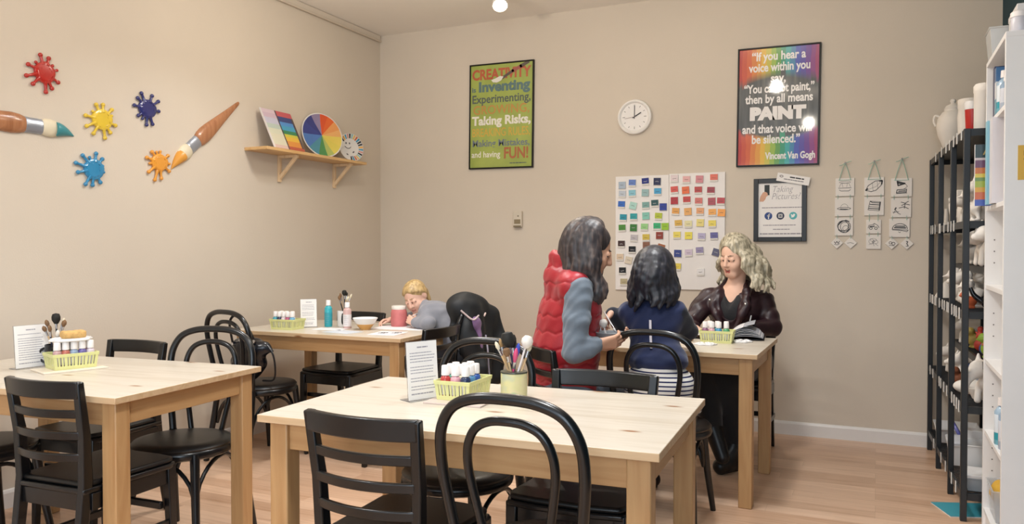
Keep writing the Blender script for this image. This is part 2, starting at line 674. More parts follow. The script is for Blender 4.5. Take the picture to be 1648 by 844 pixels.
# ------------------------------------------------------------------ things on the walls
paper = mat('white_paper', 'ece8e4', 0.6, var=0.02)
ink = mat('grey_ink', '6c6870', 0.6)
black_ink = mat('black_ink', '1d1d20', 0.5)
black_metal = mat('black_metal_frame', '101010', 0.3, metal=0.4)
steel = mat('bright_metal', 'c9c9cc', 0.25, metal=1.0)
white_plastic = mat('white_plastic', 'eeebe6', 0.35, var=0.02)
bisque = mat('white_bisque_clay', 'e6dfd6', 0.7, var=0.04, bump=0.05)


def stroke(m, pts, w, z=0.0006):
    """flat pen line in the local xy plane of m.M"""
    P = [Vector((p[0], p[1])) for p in pts]
    for a, b in zip(P, P[1:]):
        d = b - a
        if d.length < 1e-7:
            continue
        n = Vector((-d.y, d.x)).normalized() * w / 2
        e = d.normalized() * w * 0.25
        q = [a - e + n, a - e - n, b + e - n, b + e + n]
        vs = [m._v((p.x, p.y, z)) for p in q]
        m._f(list(reversed(vs)))


def scribble_lines(m, x0, x1, ys, h, rng):
    """rows of little word-like marks, too small to read"""
    for y in ys:
        x = x0
        end = x1 - rng.random() * (x1 - x0) * 0.18
        while x < end:
            w = (0.6 + rng.random() * 2.2) * h * 1.6
            stroke(m, [(x, y), (min(x + w, end), y)], h)
            x += w + h * 0.9


# --- poster with green ground
def green_ground():
    m = bpy.data.materials.new('mottled_green_print')
    m.use_nodes = True
    nt = m.node_tree
    b = nt.nodes['Principled BSDF']
    b.inputs['Roughness'].default_value = 0.5
    b.inputs['Coat Weight'].default_value = 1.0
    b.inputs['Coat Roughness'].default_value = 0.07
    tc = nt.nodes.new('ShaderNodeTexCoord')
    n = nt.nodes.new('ShaderNodeTexNoise')
    n.inputs['Scale'].default_value = 5
    n.inputs['Detail'].default_value = 5
    nt.links.new(tc.outputs['Object'], n.inputs['Vector'])
    r = ramp_node(nt, [(0.3, '8c9c40'), (0.7, 'a5b34e')])
    nt.links.new(n.outputs['Fac'], r.inputs['Fac'])
    nt.links.new(r.outputs['Color'], b.inputs['Base Color'])
    return m


def glossy(h):
    return mat('print_' + h, h, 0.5, coat=1.0, var=0.03)


def framed_poster(name, label, x0, x1, z0, z1, ground, tilt=0.0):
    cx, cz = (x0 + x1) / 2, (z0 + z1) / 2
    w, h = x1 - x0, z1 - z0
    r = thing(name, label, 'poster', (cx, YB - 0.001, cz), rot=(0, tilt, 0))
    P = facing_camera_wall(0, 0, 0)
    m = MB()
    m.M = P
    m.box(-w / 2 + 0.004, -h / 2 + 0.004, 0.002, w / 2 - 0.004, h / 2 - 0.004, 0.014)
    m.build('print', ground, r)
    m = MB()
    m.M = P
    f = 0.011
    for a in ((-w / 2, -h / 2, -w / 2 + f, h / 2), (w / 2 - f, -h / 2, w / 2, h / 2), (-w / 2 + f, -h / 2, w / 2 - f, -h / 2 + f), (-w / 2 + f, h / 2 - f, w / 2 - f, h / 2)):
        m.box(a[0], a[1], 0, a[2], a[3], 0.02)
    m.build('frame', black_metal, r, bevel=0.002)
    return r, P


r, P = framed_poster('wall_poster', 'green framed word poster about creativity with coloured lettering', -2.877, -2.336, 1.830, 2.634, green_ground(), 0.012)
T = Matrix.Translation


def line(r, P, s, x, z, w, size, h, off=0.0, al='CENTER', sh=0.0, lab=None):
    o = text_mesh(s, size, glossy(h), 'lettering', r, P @ T((x, z, 0.0144)), off, al, w, 0.0004, sh)
    o['label'] = lab or 'line of lettering reading "%s"' % s
    return o


zt = 0.402
line(r, P, 'CREATIVITY', 0.0, zt - 0.086, 0.495, 0.107, 'b5512a', 0.004)
line(r, P, 'is', -0.232, zt - 0.196, 0.034, 0.052, '4f6a68', 0.0015)
line(r, P, 'Inventing', 0.025, zt - 0.180, 0.43, 0.105, '4c6e70', 0.0045)
line(r, P, 'Experimenting,', 0.0, zt - 0.272, 0.49, 0.088, '44524f', 0.0015)
line(r, P, 'GROWING,', 0.0, zt - 0.356, 0.47, 0.096, 'c08438', 0.0005)
line(r, P, 'Taking Risks,', 0.0, zt - 0.438, 0.495, 0.092, 'e6e2d2', 0.0035)
line(r, P, 'BREAKING RULES,', 0.0, zt - 0.528, 0.485, 0.090, 'd0a637', 0.0005)
line(r, P, 'Making Mistakes,', 0.0, zt - 0.610, 0.48, 0.072, '65727a', 0.0014)
line(r, P, 'and having', -0.125, zt - 0.695, 0.245, 0.066, 'e6e2d2', 0.001)
line(r, P, 'FUN!', 0.130, zt - 0.692, 0.20, 0.118, 'a85a2c', 0.003)
m = MB()
m.M = P @ T((0, 0, 0.0141))
scribble_lines(m, 0.08, 0.22, [zt - 0.765], 0.007, random.Random(3))
m.build('small_print', glossy('44524f'), r)
# the brush drawn across the first line
m = MB()
m.M = P @ T((0, 0, 0.0152))
m.mi = 0
stroke(m, [(0.01, zt - 0.118), (0.10, zt - 0.068)], 0.02)
stroke(m, [(0.16, zt - 0.042), (0.225, zt - 0.012)], 0.024)
m.mi = 1
stroke(m, [(0.095, zt - 0.072), (0.165, zt - 0.040)], 0.026)
m.mi = 2
a = [(-0.085, -0.128), (-0.05, -0.118), (-0.01, -0.102), (0.02, -0.108), (0.0, -0.136), (-0.035, -0.15), (-0.07, -0.145)]
vs = [m._v((x, zt + y, 0.0007)) for x, y in reversed(a)]
m._f(vs)
m.build('printed_brush', [glossy('51423c'), glossy('9c4e44'), glossy('e4e0d6')], r)['label'] = 'printed brush with a white tip lying across the first line'


# --- poster with rainbow paint runs
def paint_runs(w, h):
    m = bpy.data.materials.new('rainbow_paint_runs_print')
    m.use_nodes = True
    nt = m.node_tree
    L = nt.links
    b = nt.nodes['Principled BSDF']
    b.inputs['Roughness'].default_value = 0.5
    b.inputs['Coat Weight'].default_value = 1.0
    b.inputs['Coat Roughness'].default_value = 0.05
    tc = nt.nodes.new('ShaderNodeTexCoord')
    sp = nt.nodes.new('ShaderNodeSeparateXYZ')
    L.new(tc.outputs['Object'], sp.inputs[0])

    def M(op, a, b_=None, c=None):
        n = nt.nodes.new('ShaderNodeMath')
        n.operation = op
        for i, v in enumerate((a, b_, c)):
            if v is None:
                continue
            if isinstance(v, (int, float)):
                n.inputs[i].default_value = v
            else:
                L.new(v, n.inputs[i])
        return n.outputs[0]

    u = M('ADD', M('DIVIDE', sp.outputs['X'], w), 0.5)
    v = M('ADD', M('DIVIDE', sp.outputs['Z'], h), 0.5)
    # wobble the columns
    n1 = nt.nodes.new('ShaderNodeTexNoise')
    n1.inputs['Scale'].default_value = 9
    L.new(tc.outputs['Object'], n1.inputs['Vector'])
    uw = M('ADD', u, M('MULTIPLY', M('SUBTRACT', n1.outputs['Fac'], 0.5), 0.05))
    us = M('DIVIDE', M('FLOOR', M('MULTIPLY', uw, 17)), 16.0)
    rb = ramp_node(nt, [(0.0, 'b8322a'), (0.12, 'cf5a2c'), (0.22, 'dd8a34'), (0.33, 'e2bb3a'), (0.43, '9cba44'), (0.53, '2f8f4c'), (0.63, '3aa7a8'), (0.74, '4458b4'), (0.85, '5d3d9a'), (1.0, 'a23c6c')])
    L.new(us, rb.inputs['Fac'])
    comb = nt.nodes.new('ShaderNodeCombineXYZ')
    L.new(M('MULTIPLY', us, 40.0), comb.inputs[0])
    wn = nt.nodes.new('ShaderNodeTexNoise')
    wn.inputs['Scale'].default_value = 1.0
    wn.inputs['Detail'].default_value = 3
    L.new(comb.outputs[0], wn.inputs['Vector'])
    jag = M('MULTIPLY', M('SUBTRACT', wn.outputs['Fac'], 0.5), 0.40)
    edge = M('MULTIPLY', M('POWER', M('ABSOLUTE', M('SUBTRACT', u, 0.5)), 2.0), 0.35)
    low = M('ADD', M('ADD', 0.25, jag), edge)
    high = M('SUBTRACT', M('ADD', 0.74, jag), edge)
    m1 = M('SMOOTH_MIN', M('MAXIMUM', M('MULTIPLY', M('SUBTRACT', low, v), 28), 0.0), 1.0, 0.1)
    m2 = M('SMOOTH_MIN', M('MAXIMUM', M('MULTIPLY', M('SUBTRACT', v, high), 14), 0.0), 1.0, 0.1)
    mask = M('MINIMUM', M('ADD', m1, m2), 1.0)
    mp = nt.nodes.new('ShaderNodeMapping')
    mp.inputs['Scale'].default_value = (30, 1, 2.5)
    L.new(tc.outputs['Object'], mp.inputs['Vector'])
    gn = nt.nodes.new('ShaderNodeTexNoise')
    gn.inputs['Scale'].default_value = 1
    L.new(mp.outputs['Vector'], gn.inputs['Vector'])
    dk = ramp_node(nt, [(0.3, '34383a'), (0.55, '4d5152'), (0.8, '6d6f68')])
    L.new(gn.outputs['Fac'], dk.inputs['Fac'])
    mx = nt.nodes.new('ShaderNodeMix')
    mx.data_type = 'RGBA'
    L.new(mask, mx.inputs[0])
    L.new(dk.outputs['Color'], mx.inputs[6])
    L.new(rb.outputs['Color'], mx.inputs[7])
    L.new(mx.outputs[2], b.inputs['Base Color'])
    return m


r, P = framed_poster('wall_poster', 'rainbow framed poster with a white quotation about painting', -0.857, -0.339, 1.762, 2.546, paint_runs(0.518, 0.784), 0.012)


def q(px0, px1, py):
    s = 0.518 / 132.5
    return ((px0 + px1) / 2 - 1254) * s, (171.5 - py) * 0.00405, (px1 - px0) * s


for s, a, b_, y, size, off in [
    ('\u201cIf you hear a', 1211, 1297, 90.6, 0.078, 0.0022), ('voice within you', 1206, 1304, 108.5, 0.078, 0.0022), ('say,', 1242, 1266, 126.5, 0.078, 0.0022),
    ('\u201cYou cannot paint,\u201d', 1199, 1311, 142.7, 0.078, 0.0022), ('then by all means', 1201, 1309, 159.5, 0.078, 0.0022), ('PAINT', 1209, 1299, 183.5, 0.105, 0.009),
    ('and that voice will', 1197, 1308, 208.0, 0.078, 0.0022), ('be silenced.\u201d', 1213, 1290, 225.0, 0.078, 0.0022), ('Vincent Van Gogh', 1235, 1314, 252.0, 0.062, 0.0022)]:
    x, z, w = q(a, b_, y)
    line(r, P, s, x, z, w, size, 'ebe7e4', off)

# --- round clock
r = thing('wall_clock', 'round white wall clock showing two o\'clock', 'clock', (-1.560, YB, 2.148))
P = facing_camera_wall(0, 0, 0)
m = MB()
m.M = P
m.lathe([(0, 0.001), (0.122, 0.001), (0.124, 0.012), (0.120, 0.03), (0.108, 0.036), (0.100, 0.030), (0.097, 0.022), (0, 0.022)], 48)
m.build('case', white_plastic, r)
m = MB()
m.M = P
m.lathe([(0, 0.0222), (0.096, 0.0222), (0.096, 0.0228), (0, 0.0228)], 48)
m.build('dial', paper, r)
m = MB()
m.M = P @ T((0, 0, 0.0226))
for k in range(12):
    a = pi / 6 * k
    l = 0.016 if k % 3 == 0 else 0.010
    stroke(m, [(sin(a) * 0.085, cos(a) * 0.085), (sin(a) * (0.085 - l), cos(a) * (0.085 - l))], 0.0045)
m.build('hour_marks', mat('clock_grey', '8a8782', 0.5), r)
for nm, ang, l, w, z, mm in [('minute_hand', 0.02, 0.078, 0.005, 0.025, black_ink), ('hour_hand', pi / 3, 0.056, 0.007, 0.0265, black_ink), ('second_hand', radians(262), 0.07, 0.002, 0.028, mat('clock_red_grey', '8c7a76', 0.5))]:
    m = MB()
    m.M = P @ Matrix.Rotation(-ang, 4, 'Z')
    m.box(-w / 2, -0.014, z, w / 2, l, z + 0.001)
    m.build(nm, mm, r)

# --- thermostat
r = thing('thermostat', 'small beige thermostat box on the back wall below the green poster', 'thermostat', (-2.465, YB, 1.44))
m = MB()
m.M = P
m.box(-0.036, -0.058, 0, 0.036, 0.062, 0.026)
m.build('housing', mat('thermostat_beige', 'cfc4b2', 0.5), r, bevel=0.004)
m = MB()
m.M = P
m.box(-0.026, -0.034, 0.025, 0.026, 0.0, 0.0275)
m.build('window', mat('thermostat_window', '86775c', 0.3), r, bevel=0.001)
m = MB()
m.M = P
m.box(-0.032, -0.060, 0.004, 0.030, -0.046, 0.0285)
m.build('lever_cover', mat('thermostat_dark', '7d7058', 0.5), r, bevel=0.001)
m = MB()
m.M = P
m.lathe([(0, 0.026), (0.006, 0.026), (0.005, 0.029), (0, 0.029)], 14, (0.006, 0.025, 0))
m.build('dot', mat('thermostat_dark', '7d7058', 0.5), r)

# --- two white sample boards and their glaze tiles
board_m = mat('white_sample_board', 'e9e4e0', 0.55, var=0.015)
for x0, x1, z0, z1, lb in [(-1.700, -1.316, 0.926, 1.733, 'white sample board of blue, green and brown tiles, next to its twin of warm tiles'), (-1.314, -0.934, 0.937, 1.738, 'white sample board of red, orange and yellow tiles behind the blonde woman')]:
    o = MB()
    o.M = facing_camera_wall((x0 + x1) / 2, YB - 0.0005, (z0 + z1) / 2)
    o.box(-(x1 - x0) / 2, -(z1 - z0) / 2, 0, (x1 - x0) / 2, (z1 - z0) / 2, 0.012)
    o = tag(o.build('sample_board', board_m, bevel=0.0015), lb, 'board', 'white sample boards')
TILES = [(-1.65, 1.67, 'a9b8c8', 'pale grey-blue'), (-1.576, 1.682, '6a86c8', 'cornflower blue'), (-1.481, 1.69, '23307e', 'deep blue'), (-1.397, 1.688, '2a2f52', 'midnight blue'),
 (-1.649, 1.606, 'c0c8d2', 'whitish blue'), (-1.576, 1.609, '8cc4d4', 'pale aqua'), (-1.482, 1.612, '9ab8b8', 'grey-green'), (-1.393, 1.616, '4fa3cf', 'sky blue'),
 (-1.654, 1.532, '3a6cc0', 'bright blue'), (-1.57, 1.523, 'aed6cc', 'pale mint'), (-1.478, 1.522, '7fa8a2', 'sage grey'), (-1.413, 1.535, '34585a', 'dark spruce'), (-1.354, 1.51, '2f3f94', 'royal blue'),
 (-1.641, 1.439, '2f93a8', 'turquoise'), (-1.565, 1.443, '35a0a5', 'teal'), (-1.477, 1.449, '86c4b4', 'seafoam'), (-1.387, 1.444, 'b5c23c', 'chartreuse'),
 (-1.649, 1.365, '4f8c3e', 'leaf green'), (-1.566, 1.367, '3d7a3c', 'forest green'), (-1.487, 1.37, '9acf8a', 'light green'), (-1.397, 1.374, '3fae74', 'emerald green'), (-1.34, 1.373, '97c22e', 'lime green'),
 (-1.562, 1.293, 'bfb9bd', 'light grey'), (-1.475, 1.296, 'd0b850', 'mustard'), (-1.379, 1.311, '8e3a2c', 'brick red'),
 (-1.654, 1.251, '3f2a2a', 'dark brown'), (-1.575, 1.211, '17191f', 'upper black'), (-1.473, 1.241, '8a5f4a', 'cocoa brown'), (-1.369, 1.226, 'a5623c', 'rust brown'),
 (-1.664, 1.157, 'dcc6ac', 'cream'), (-1.601, 1.137, 'd8ccb8', 'ivory'), (-1.646, 1.061, '151b22', 'lower black'), (-1.636, 0.981, 'b8ac8a', 'khaki'), (-1.339, 1.162, '4a5068', 'slate'),
 (-1.276, 1.703, 'e4d2d2', 'very pale pink'), (-1.193, 1.692, 'e0aca8', 'light pink'), (-1.104, 1.693, 'cf8488', 'rose pink'), (-1.007, 1.699, 'dc6a50', 'coral'),
 (-1.276, 1.625, 'd85a4c', 'salmon red'), (-1.198, 1.621, 'e0682e', 'red-orange'), (-1.112, 1.618, 'b83c30', 'brick'), (-1.027, 1.613, '9a2a30', 'crimson'),
 (-1.276, 1.551, 'ae2c30', 'cherry red'), (-1.19, 1.553, 'c23a2e', 'scarlet'), (-1.109, 1.542, 'cc6a5c', 'faded red'), (-1.021, 1.54, 'a83c40', 'raspberry'), (-0.96, 1.539, 'b82c2c', 'bright red'),
 (-1.267, 1.476, 'e2a24e', 'sand orange'), (-1.182, 1.474, 'e0a456', 'apricot'), (-1.099, 1.473, 'e09c62', 'peach'), (-1.017, 1.464, 'e8a038', 'golden orange'), (-0.956, 1.462, 'ee9a28', 'bright orange'),
 (-1.247, 1.392, 'd8ac44', 'ochre'), (-1.179, 1.387, 'e0d6a0', 'pale cream-yellow'), (-1.098, 1.396, 'e2cf72', 'soft yellow'), (-1.017, 1.387, 'e2cc42', 'sunny yellow'),
 (-1.257, 1.311, 'e6d25a', 'butter yellow'), (-1.177, 1.309, 'e4d23c', 'lemon yellow'), (-1.088, 1.301, 'b0a6c2', 'lavender'), (-1.004, 1.305, '5c5490', 'violet'),
 (-1.251, 1.186, '2f3a80', 'indigo'), (-1.176, 1.19, 'cdbcca', 'pale mauve'), (-1.101, 1.205, '8f82a4', 'dusty purple'), (-0.99, 1.194, '55546e', 'dark grey-purple'), (-1.254, 1.093, 'dfc84a', 'lowest yellow'), (-1.094, 1.059, 'e4e0dd', 'blank white')]
rng = random.Random(11)
s = 0.0525
tile_side = mat('tile_white_edge', 'd9d4cc', 0.5)
for i, (x, z, h, cn) in enumerate(TILES):
    sw = [p for p in TILES if abs(p[1] - z) < 0.05]
    r = thing('glaze_tile', '%s glaze sample tile %s' % (cn, 'on the board of warm colours' if x > -1.31 else 'on the board of blues and greens'), 'tile', (x, YB - 0.0125, z), rot=(0, rng.uniform(-0.07, 0.07) + (0.22 if cn in ('rust brown', 'pale mint', 'dark grey-purple', 'ivory') else 0), 0), group='glaze sample tiles on the white boards')
    m = MB()
    m.M = P
    m.box(-s / 2, -s / 2, 0, s / 2, s / 2, 0.007)
    m.build('body', [tile_side], r, bevel=0.0015)
    m = MB()
    m.M = P
    lo = -s / 2 + (0.012 if i % 3 else 0.002)
    m.box(-s / 2 + 0.001, lo, 0.0066, s / 2 - 0.001, s / 2 - 0.001, 0.0082)
    m.build('glaze', col(h, 0.18), r, bevel=0.001)
    m = MB()
    m.M = P @ T((0, 0, 0.0079))
    xx = -0.012
    while xx < 0.010:
        w = rng.uniform(0.002, 0.006)
        y = rng.uniform(-0.001, 0.002)
        stroke(m, [(xx, y), (xx + w, y + rng.uniform(-0.002, 0.002))], 0.0035)
        xx += w + 0.002
    dark = sum(lin(h)) < 0.35
    m.build('name_mark', mat('tile_mark_light', 'a9a6a6', 0.5) if dark else mat('tile_mark_dark', '5b5048', 0.5, alpha=0.55), r)

# --- framed notice and the card stuck on it
r = thing('framed_notice', 'black framed notice reading Taking Pictures with three round icons', 'picture', (-0.5815, YB, 1.474))
w, h = 0.331, 0.415
m = MB()
m.M = P
f = 0.030
for a in ((-w / 2, -h / 2, -w / 2 + f, h / 2), (w / 2 - f, -h / 2, w / 2, h / 2), (-w / 2 + f, -h / 2, w / 2 - f, -h / 2 + f), (-w / 2 + f, h / 2 - f, w / 2 - f, h / 2)):
    m.box(a[0], a[1], 0.0, a[2], a[3], 0.022)
m.build('frame', mat('black_painted_frame', '16181a', 0.4), r, bevel=0.002)
m = MB()
m.M = P
m.box(-w / 2 + f - 0.002, -h / 2 + f - 0.002, 0.001, w / 2 - f + 0.002, h / 2 - f + 0.002, 0.010)
m.build('notice_sheet', paper, r)
script = mat('pale_script_ink', 'a39ea2', 0.6)
k = 0.585e-3
PZ = P @ T((0, 0, 0.0103))


def fu(x, y):   # offsets on the notice, in metres from its centre
    return (x - 361) * k * 1.0, (445 - y) * k * 1.06


for s_, x, y, w_, sz in [('Taking', 395, 228, 0.125, 0.06), ('Pictures?', 428, 303, 0.180, 0.06)]:
    X, Z = fu(x, y)
    o = text_mesh(s_, sz, script, 'lettering', r, PZ @ T((X, Z, 0)), -0.0006, 'CENTER', w_, 0.0003, 0.3)
    o['label'] = 'pale slanted lettering reading "%s"' % s_
m = MB()
m.M = PZ
for y, a, b_ in [(420, 170, 560), (606, 185, 545), (650, 290, 440), (697, 150, 570)]:
    X0, Z = fu(a, y)
    X1, _ = fu(b_, y)
    scribble_lines(m, X0, X1 + 0.02, [Z], 0.0055 if y < 690 else 0.008, random.Random(y))
m.build('small_print', mat('grey_print', '9a949a', 0.6), r)
for x, h_, nm in [(238, '21407f', 'f'), (367, '232c48', 'c'), (502, '52aeb2', 'b')]:
    X, Z = fu(x, 508)
    m = MB()
    m.M = PZ
    m.lathe([(0, 0), (0.0245, 0), (0.0245, 0.0008), (0, 0.0008)], 28, (X, Z, 0))
    ic = m.build('round_icon', col(h_, 0.5), r)
    m = MB()
    m.M = PZ @ T((X, Z, 0.0004))
    if nm == 'f':
        ic['label'] = 'dark blue round icon with a white letter f'
        stroke(m, [(0.001, -0.019), (0.001, 0.008), (0.004, 0.012), (0.009, 0.012)], 0.0062)
        stroke(m, [(-0.006, 0.001), (0.008, 0.001)], 0.0055)
    elif nm == 'c':
        ic['label'] = 'dark navy round icon with a white camera outline'
        stroke(m, [(-0.0105, -0.0105), (0.0105, -0.0105), (0.0105, 0.0105), (-0.0105, 0.0105), (-0.0105, -0.0105)], 0.004)
        stroke(m, [(0.0055 * cos(a), 0.0055 * sin(a)) for a in [pi / 6 * j for j in range(13)]], 0.003)
    else:
        ic['label'] = 'teal round icon with a white bird'
        pl = [(-0.015, -0.010), (-0.006, -0.012), (0.004, -0.009), (0.010, -0.001), (0.011, 0.006), (0.015, 0.010), (0.010, 0.010), (0.006, 0.013), (0.001, 0.011), (-0.001, 0.005), (-0.008, 0.007), (-0.013, 0.012), (-0.014, 0.005), (-0.012, -0.001), (-0.009, -0.006)]
        m._f([m._v((a, b_, 0.0007)) for a, b_ in reversed(pl)])
    m.build('icon_mark', white_plastic, ic)
m = MB()
m.M = PZ
X, Z = fu(221, 232)
m.box(X - 0.0155, Z - 0.034, 0, X + 0.0165, Z + 0.034, 0.0007)
m.build('printed_phone', mat('printed_black', '17201f', 0.5), r)
m = MB()
m.M = PZ
pl = [fu(*p) for p in [(139, 352), (150, 300), (178, 255), (205, 250), (226, 262), (232, 290), (214, 302), (204, 330), (182, 354)]]
m._f([m._v((a, b_, 0.0009)) for a, b_ in pl])
m.build('printed_hand', mat('printed_skin', 'd3a184', 0.5), r)

r = thing('paper_card', 'small white card stuck askew over the top corner of the black framed notice', 'card', (-0.499, YB - 0.0225, 1.672), rot=(0, 0.20, 0))
m = MB()
m.M = P
m.box(-0.102, -0.027, 0, 0.102, 0.027, 0.002)
m.build('card', paper, r)
m = MB()
m.M = P @ T((0, 0, 0.0017))
scribble_lines(m, -0.02, 0.075, [0.009], 0.008, random.Random(5))
m.build('bold_print', black_ink, r)
m = MB()
m.M = P @ T((0, 0, 0.0017))
scribble_lines(m, -0.055, 0.085, [-0.008], 0.005, random.Random(6))
stroke(m, [(-0.075 + 0.01 * cos(a), 0.007 + 0.006 * sin(a)) for a in [pi / 5 * j for j in range(11)]], 0.004)
m.build('fine_print', ink, r)

# --- three hangings of printed clay tiles
ribbon = mat('pale_green_ribbon', '8fb8a8', 0.6)
clay = mat('white_clay_tile', 'e3dcd4', 0.55, var=0.02)
hanger = mat('nail_steel', '77706a', 0.35, metal=0.8)


def circle(cx, cy, a, b_=None, n=14, t0=0, t1=2 * pi):
    b_ = b_ or a
    return [(cx + a * cos(t0 + (t1 - t0) * i / n), cy + b_ * sin(t0 + (t1 - t0) * i / n)) for i in range(n + 1)]


def sketch(kind):
    """pen lines in a unit square, list of (points, weight)"""
    if kind == 'cake':
        return [(circle(0, 0.28, 0.3, 0.05), 1), ([(-0.3, 0.0), (-0.2, 0.22), (0.2, 0.22), (0.3, 0.0)], 1), ([(-0.34, -0.05), (0.34, -0.05)], 2), ([(-0.3, -0.15), (-0.2, -0.22), (0.2, -0.22), (0.3, -0.15)], 2), ([(-0.15, 0.2), (-0.1, 0)], 1), ([(0.12, 0.2), (0.1, 0)], 1)]
    if kind == 'hat':
        return [(circle(0, -0.1, 0.36, 0.07), 2), (circle(0.02, -0.05, 0.2, 0.22, 12, 0, pi), 1), ([(-0.2, -0.12), (0.2, -0.14)], 3)]
    if kind == 'nest':
        return [(circle(0.02, 0.0, 0.34, 0.36), 2.5), (circle(0.05, 0.0, 0.24, 0.27), 2), (circle(-0.05, 0.05, 0.3, 0.3), 2), (circle(0.1, -0.1, 0.16), 1.5), ([(-0.3, -0.2), (0.1, -0.36), (0.34, -0.1)], 2), ([(-0.2, 0.25), (0.1, 0.38), (0.3, 0.3)], 2.5), ([(-0.3, 0.1), (-0.1, 0.3)], 3)]
    if kind == 'wing':
        return [([(-0.42, -0.2), (-0.3, 0.06), (0.05, 0.3), (0.4, 0.34), (0.34, 0.05), (0.1, -0.2), (-0.15, -0.28), (-0.42, -0.2)], 2.5), ([(-0.42, -0.2), (0.1, 0.0), (0.4, 0.34)], 1), ([(-0.1, 0.18), (-0.05, -0.25)], 1), ([(0.15, 0.28), (0.18, -0.1)], 1), ([(0.25, 0.3), (0.4, 0.3), (0.37, 0.12)], 5), ([(-0.42, -0.2), (-0.33, -0.12)], 6)]
    if kind == 'book':
        return [([(-0.3, -0.2), (-0.2, 0.28), (0.33, 0.22), (0.26, -0.26), (-0.3, -0.2)], 2), ([(-0.2, 0.1), (0.26, 0.06)], 3.5), ([(-0.24, -0.02), (0.26, -0.06)], 2), ([(-0.26, -0.12), (0.24, -0.16)], 3.5), ([(-0.2, 0.28), (-0.1, 0.2), (0.3, 0.16)], 3), ([(0.3, 0.2), (0.26, -0.22)], 4)]
    if kind == 'car':
        return [(circle(-0.18, -0.12, 0.09), 2), (circle(0.16, -0.12, 0.09), 2), ([(-0.36, -0.1), (-0.3, 0.1), (-0.05, 0.14), (0.05, 0.24), (0.26, 0.1), (0.36, -0.08)], 2), ([(-0.25, 0.0), (0.05, 0.02)], 4), ([(0.05, 0.24), (0.02, 0.04)], 1)]
    if kind == 'rose':
        return [(circle(-0.14, 0.04, 0.16, 0.2), 1), (circle(0.12, 0.0, 0.18, 0.14), 1), (circle(0.0, 0.14, 0.2, 0.12), 1), ([(-0.3, -0.2), (-0.05, -0.05), (0.05, -0.3)], 1), ([(0.1, -0.1), (0.3, -0.28)], 1), (circle(0.0, 0.02, 0.07), 1)]
    if kind == 'horn':
        return [([(-0.2, 0.32), (-0.16, 0.1), (0.16, 0.2), (-0.2, 0.32)], 5), ([(-0.18, 0.24), (0.05, 0.18)], 5), ([(0.16, 0.2), (0.28, 0.05), (0.1, -0.1)], 1.5), ([(-0.2, -0.12), (0.24, -0.1), (0.22, -0.26), (-0.24, -0.28), (-0.2, -0.12)], 3), ([(-0.14, -0.2), (0.18, -0.19)], 4), ([(-0.24, -0.32), (0.26, -0.3)], 2)]
    if kind == 'bird':
        return [([(0.0, 0.3), (0.2, 0.24), (0.36, 0.34)], 2.5), ([(0.02, 0.12), (0.2, 0.2), (0.42, 0.14)], 2.5), ([(-0.1, -0.02), (0.15, 0.05), (0.36, -0.06)], 2.5), ([(0.2, 0.24), (0.16, -0.04)], 2.5), ([(-0.36, -0.3), (-0.26, -0.12), (-0.14, -0.3), (-0.02, -0.36)], 2), ([(-0.3, -0.1), (-0.24, 0.0)], 5), ([(-0.4, -0.24), (-0.1, -0.22)], 2)]
    if kind == 'cap':
        return [(circle(0.02, -0.05, 0.36, 0.28, 14, 0, pi), 2.5), ([(-0.36, -0.06), (0.42, -0.12), (0.36, -0.2), (0.0, -0.12), (-0.34, -0.1)], 2), ([(-0.24, 0.02), (0.3, 0.0)], 5), ([(-0.2, 0.1), (0.26, 0.09)], 4), ([(-0.05, -0.2), (0.02, -0.26), (0.06, -0.2)], 1.5)]
    if kind == 'crown':
        return [([(-0.2, 0.1), (-0.1, -0.05), (0.0, 0.14), (0.1, -0.04), (0.22, 0.16)], 3), ([(-0.2, -0.12), (0.05, -0.16), (0.22, -0.05)], 2.5)]
    if kind == 'line':
        return [([(-0.25, -0.02), (0.0, 0.03), (0.25, -0.06)], 2)]
    if kind == 'cherries':
        return [(circle(-0.1, 0.05, 0.1), 2), (circle(0.12, -0.02, 0.12), 2.5), ([(-0.2, -0.16), (0.2, -0.2)], 2)]
    return [([(-0.04, 0.2), (0.06, 0.16), (0.0, 0.0), (0.08, -0.16)], 4), ([(-0.06, -0.2), (0.12, -0.2)], 2.5)]


def U(u, v):
    return -0.194 + (u - 193.6) * 0.000713, 1.760 - (v - 69.5) * 0.000795


